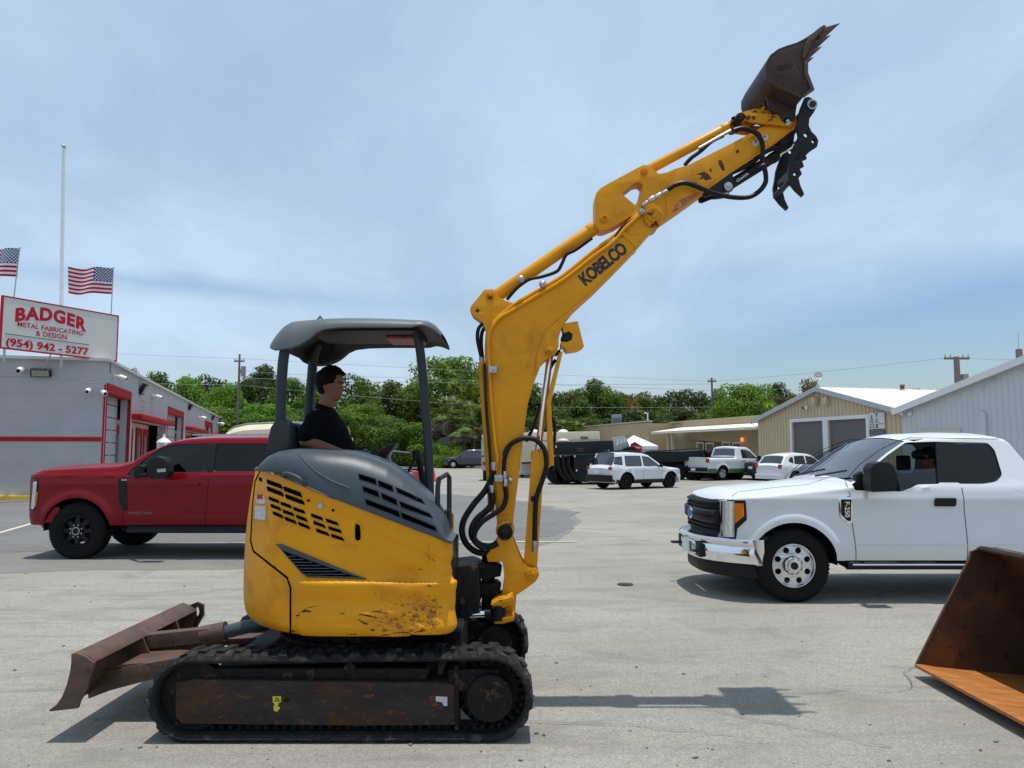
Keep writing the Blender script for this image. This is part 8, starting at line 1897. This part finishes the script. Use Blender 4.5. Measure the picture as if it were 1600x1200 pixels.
# white box truck cab seen head on
YT = 48; bt_ = thing('box_truck', (P(822, 740, YT).x, YT, 0), 'white flat nosed truck seen head on beside the boom', 'truck')
mb = MB(); pl(mb, [(813, 742), (813, 716), (817, 700), (820, 696), (851, 695), (853, 705), (853, 742)], YT, YT+1.8); mb.build('cab', M['white'], bt_, bevel=.06, seg=3)
mb = MB(); pl(mb, [(816, 716), (820, 700), (832, 699), (849, 699), (850, 715)], YT-.02, YT+.01); mb.build('windscreen', M['glassdark'], bt_)
mb = MB(); pl(mb, [(815, 723), (831, 722), (831, 724), (815, 725)], YT-.03, YT); mb.build('grille', M['black'], bt_)
mb = MB(); pl(mb, [(812, 735), (853, 734), (853, 741), (812, 742)], YT-.25, YT+.1); mb.build('bumper', M['whitepaint'], bt_, bevel=.03)
for x in (814, 848): mb = MB(); pl(mb, [(x, 729), (x+4, 729), (x+4, 732), (x, 732)], YT-.03, YT); mb.build('headlight', M['lens'], bt_)
mb = MB(); pl(mb, [(811, 692), (855, 690), (855, 738), (811, 738)], YT+2.1, YT+7, Yp=YT+2.1); mb.build('cargo_box', M['whitepaint'], bt_, bevel=.03)
for x in (816, 848):
    q = P(x, 745, YT); mb = MB(); mb.box((q.x-.13, YT+.4, 0.0), (q.x+.13, YT+1.1, .74)); mb.build('wheel', M['tyre'], bt_, bevel=.1, seg=3)
# truck edge left of the boom
YV = 42; vt = thing('service_truck', (P(790, 740, YV).x, YV, 0), 'grey service truck mostly hidden behind the boom', 'truck')
mb = MB(); pl(mb, [(752, 735), (752, 687), (755, 682), (792, 682), (792, 735)], YV, YV+2.2); mb.build('body', mat('service_grey', (.42, .42, .40), .5, var=.15, scale=2), vt, bevel=.04)
mb = MB(); pl(mb, [(753, 684), (756, 684), (756, 679), (753, 679)], YV-.03, YV+.1); mb.build('beacon', M['whitepaint'], vt)
mb = MB(); pl(mb, [(754, 722), (759, 722), (759, 727), (754, 727)], YV-.03, YV); mb.build('tail_light', M['redlens'], vt)
mb = MB(); q = P(759, 738, YV); mb.box((q.x-.16, YV+.1, 0), (q.x+.16, YV+.9, .8)); mb.build('wheel', M['tyre'], vt, bevel=.1, seg=3)
mb = MB(); pl(mb, [(752, 712), (762, 712), (762, 713.5), (752, 713.5)], YV-.02, YV+.01); mb.build('trim', M['black'], vt)
# white canopy tent with a red panel
YE = 52; q = P(1002, 720, YE); te = thing('canopy_tent', (q.x, YE, 0), 'white peaked canopy tent with a red side panel', 'tent')
c = P(990, 680, YE+1.5); cor = [P(965, 697, YE), P(1029, 697, YE), P(1022, 695, YE+3), P(968, 695, YE+3)]
mb = MB()
for i in range(4): mb.face([cor[i], cor[(i+1) % 4], c]); a, b = cor[i], cor[(i+1) % 4]; mb.face([a, b, b+Vector((0, 0, -.22)), a+Vector((0, 0, -.22))])
mb.build('roof', M['whitepaint'], te, weld=False)
for p_ in cor: mb = MB(); mb.cyl((p_.x, p_.y, 0), (p_.x, p_.y, p_.z), .04, seg=6); mb.build('leg', M['steel'], te)
mb = MB(); pl(mb, [(985, 705), (985, 694), (992, 690), (1003, 697), (1003, 705)], YE-.12, YE-.1); mb.build('red_panel', M['redpaint'], te)
t_ = text('Texas', lambda u, v, w: (lambda q: Vector((q.x, YE-.125-w, q.z)))(P(989+12*u, 700.5-3.5*v, YE)), 'lettering', M['whitepaint'], te, bold=.02)
# pale glazed machine cab left of the tent
YJ = 44; mj = thing('machine_cab', (P(972, 720, YJ).x, YJ, 0), 'pale loader cab with sloped windows rising above the container end', 'loader')
mb = MB(); pl(mb, [(958, 704), (962, 683), (977, 681), (983, 694), (984, 697), (962, 707), (958, 712)], YJ, YJ+1.5); mb.build('cab', mat('cab_grey_green', (.30, .34, .33), .5, var=.1), mj, bevel=.03)
for l in ([(962, 697), (964, 686), (967, 685.5), (967, 695)], [(968.5, 694.5), (969, 685.3), (972, 685), (973, 692.5)], [(974, 692), (974, 685), (977, 684.5), (980, 690)]):
    mb = MB(); pl(mb, l, YJ-.02, YJ+.01); mb.build('window', M['whitepaint'], mj)
mb = MB(); pl(mb, [(955, 706), (990, 697), (1003, 708), (1003, 722), (955, 722)], YJ+.1, YJ+1.4); mb.build('body', M['blackpaint'], mj)
mb = MB(); mb.box((P(960, 720, YJ).x, YJ+.1, 0), (P(975, 720, YJ).x, YJ+.5, 1.0)); mb.build('track_base', M['grease'], mj)
# flatbed trailer loaded with tyres and beams
YL = 43; ft_ = thing('flatbed_trailer', (P(1060, 730, YL).x, YL, 0), 'long black flatbed trailer between the container and the striped pickup', 'trailer')
mb = MB(); pl(mb, [(965, 708), (1020, 706), (1070, 705), (1100, 703), (1100, 716), (1060, 722), (965, 722)], YL, YL+2.3); mb.build('deck', M['blackpaint'], ft_, bevel=.04)
mb = MB(); pl(mb, [(1010, 705), (1095, 700), (1095, 702), (1010, 707)], YL-.05, YL+.1, Yp=YL); mb.build('side_rail', M['greypost'], ft_)
mb = MB(); pl(mb, [(985, 722), (1090, 718), (1090, 730), (985, 732)], YL+.3, YL+1.9); mb.build('under_frame', M['interior'], ft_)
for x in (1000, 1020, 1062, 1082):
    q = P(x, 735, YL); mb = MB(); mb.cyl((q.x, YL+.05, .45), (q.x, YL+.32, .45), .45, seg=18); mb.build('wheel', M['tyre'], ft_, bevel=.05)
for i, (x, r, lab) in enumerate(((1098, .42, 'upright black tyre left of the tyre stack in front of the shopfront'), (1118, .44, 'large black tyre leaning behind the pickup bed'), (1133, .40, 'black tyre nearest the pickup cab'))):
    q = P(x, 708, 45); mb = MB(); mb.lathe([(r*.5, 0), (r*.55, -.14), (r*.92, -.14), (r, -.08), (r, .08), (r*.92, .14), (r*.55, .14), (r*.5, 0)], Matrix.Translation((q.x, 45+.2*i, q.z-.22)) @ Matrix.Rotation(R(90), 4, 'X') @ Matrix.Rotation(R(20), 4, 'Y'), 28)
    o = mb.build('spare_tyre', M['tyre'], angle=50); recenter(o, (q.x, 45+.2*i, q.z-.22-r)); tag(o, lab, 'tyre', 'tyres stored behind the striped pickup')
mb = MB(); q0 = P(1090, 720, 46); mb.box((q0.x-.3, 45, 0), (q0.x+2.2, 46.6, P(1100, 724, 45).z)); o = mb.build('storage_bin', M['blackpaint'], bevel=.04); recenter(o, (q0.x+1, 45.8, 0)); tag(o, 'low black bin holding up the loose tyres', 'bin')
# blue recycling containers
for i, (x0, x1, y0, y1, lab) in enumerate(((693, 701, 707, 724, 'blue recycling container left of its neighbour above the dark suv hood'), (703, 711, 706, 724, 'blue recycling container with a pale panel above the dark suv hood'), (713, 720, 707, 724, 'blue recycling container closest to the dark suv windscreen'), (556, 572, 703, 722, 'blue bin beside the operator elbow, left of its pair'), (575, 586, 704, 722, 'blue bin right of its pair beside the excavator monitor'))):
    Yb_ = 76; a = P(x0, y1, Yb_); b = P(x1, y0, Yb_); t = thing('recycling_bin', ((a.x+b.x)/2, Yb_, 0), lab, 'bin', 'blue bins in front of the shrubs')
    mb = MB(); mb.prism([[(a.x, 0), (b.x, 0), (b.x+.04, b.z-.1), (a.x-.04, b.z-.1)]], lambda p: (p[0], Yb_, p[1]), lambda p: (p[0], Yb_+1, p[1])); mb.build('body', M['blue'], t, bevel=.03)
    mb = MB(); mb.box((a.x-.08, Yb_-.06, b.z-.1), (b.x+.08, Yb_+1.05, b.z)); mb.build('lid', M['blue'], t, bevel=.02)
    mb = MB(); mb.box((a.x+.12, Yb_-.012, b.z*.45), (b.x-.12, Yb_-.002, b.z*.75)); mb.build('panel', M['whitepaint'], t)
# cone
q = G(678, 752); t = thing('traffic_cone', q, 'orange traffic cone standing beside the front canopy post', 'traffic cone')
mb = MB(); mb.box((q.x-.2, q.y-.2, 0), (q.x+.2, q.y+.2, .04)); mb.build('base', M['black'], t); mb = MB(); mb.cyl((q.x, q.y, .04), (q.x, q.y, .62), .15, .03, 20); mb.build('body', M['orange'], t)

# ---------------------------------------------------------------- loader bucket at the right edge
LB_ = thing('loader_bucket', (3.5, 5.0, 0), 'rusty open loader bucket with worn orange floor at the right edge', 'bucket')
YF_ = 5.86
pr = [(P(x, y, YF_).x, P(x, y, YF_).z) for x, y in ((1432, 1038), (1515, 872), (1517, 862), (1532, 856), (1545, 857))]
lip = pr[0]; topf = pr[1]; tl_ = pr[3]
bx = lip[0]+1.0
sec = [lip, (lip[0]+.35, .055), (bx-.12, .015), (bx, .06), (bx+.07, .18), (bx+.06, .40), (bx-.05, .62), (bx-.28, .82), (tl_[0]+.10, tl_[1]-.02), (tl_[0]-.01, tl_[1])]
def thick(sec, t, y0, y1, name, mt, flip=1):
    rows = []
    for i, p in enumerate(sec):
        a = sec[max(0, i-1)]; b = sec[min(len(sec)-1, i+1)]; d = Vector((b[0]-a[0], b[1]-a[1])).normalized(); n = Vector((d.y, -d.x))*t*flip; rows.append([Vector((p[0], y0, p[1])), Vector((p[0], y1, p[1])), Vector((p[0]+n.x, y1, p[1]+n.y)), Vector((p[0]+n.x, y0, p[1]+n.y))])
    mb = MB(); mb.grid(rows, closed_u=True)
    for r in (rows[0], rows[-1]): mb.face(r)
    return mb.build(name, mt, LB_, angle=50)
s2 = [tuple(v) for v in [(Vector(sec[0]).lerp(Vector(sec[1]), k/6)) for k in range(6)]]+spline([Vector((p[0], 0, p[1])) for p in sec[1:]], 5)
s2 = [(p[0], p[1]) if isinstance(p, tuple) else (p.x, p.z) for p in s2]
YB0 = 3.85
nfl = 6+8
thick(s2[:nfl], .014, YB0, YF_, 'floor', M['bucketpaint']); thick(s2[nfl-1:], .014, YB0, YF_, 'back', M['bucketinside'])
thick([(lip[0]-.015, lip[1]+.002), (lip[0]+.02, lip[1]+.004), (lip[0]+.12, lip[1]-.012)], .022, YB0, YF_, 'cutting_edge', M['bucketpaint'])
side_ = [lip, topf, pr[2], pr[3]]+[tuple(p) for p in s2[::-1]][1:]
for y in (YF_, YB0-.02):
    mb = MB(); mb.prism([side_], lambda p: (p[0], y, p[1]), lambda p: (p[0], y+.022, p[1])); mb.build('side_plate', M['bucketinside'], LB_)
    mb = MB(); mb.tube([Vector((p[0], y+.0, p[1])) for p in (lip, topf, pr[2], pr[3])], .010, seg=6); mb.build('edge_bead', M['rust'], LB_)
mb = MB(); mb.box((tl_[0]-.03, YB0, tl_[1]-.014), (tl_[0]+.12, YF_, tl_[1]+.006)); mb.build('top_lip', M['rustdark'], LB_, bevel=.004)
for y in (YF_-.5, YF_-1.3):
    mb = MB(); mb.prism([[(bx-.02, .5), (bx+.25, .52), (bx+.30, .45), (bx+.25, .15), (bx+.08, .12)]], lambda p: (p[0], y, p[1]), lambda p: (p[0], y+.03, p[1])); mb.build('mounting_ear', M['rustdark'], LB_, bevel=.004)
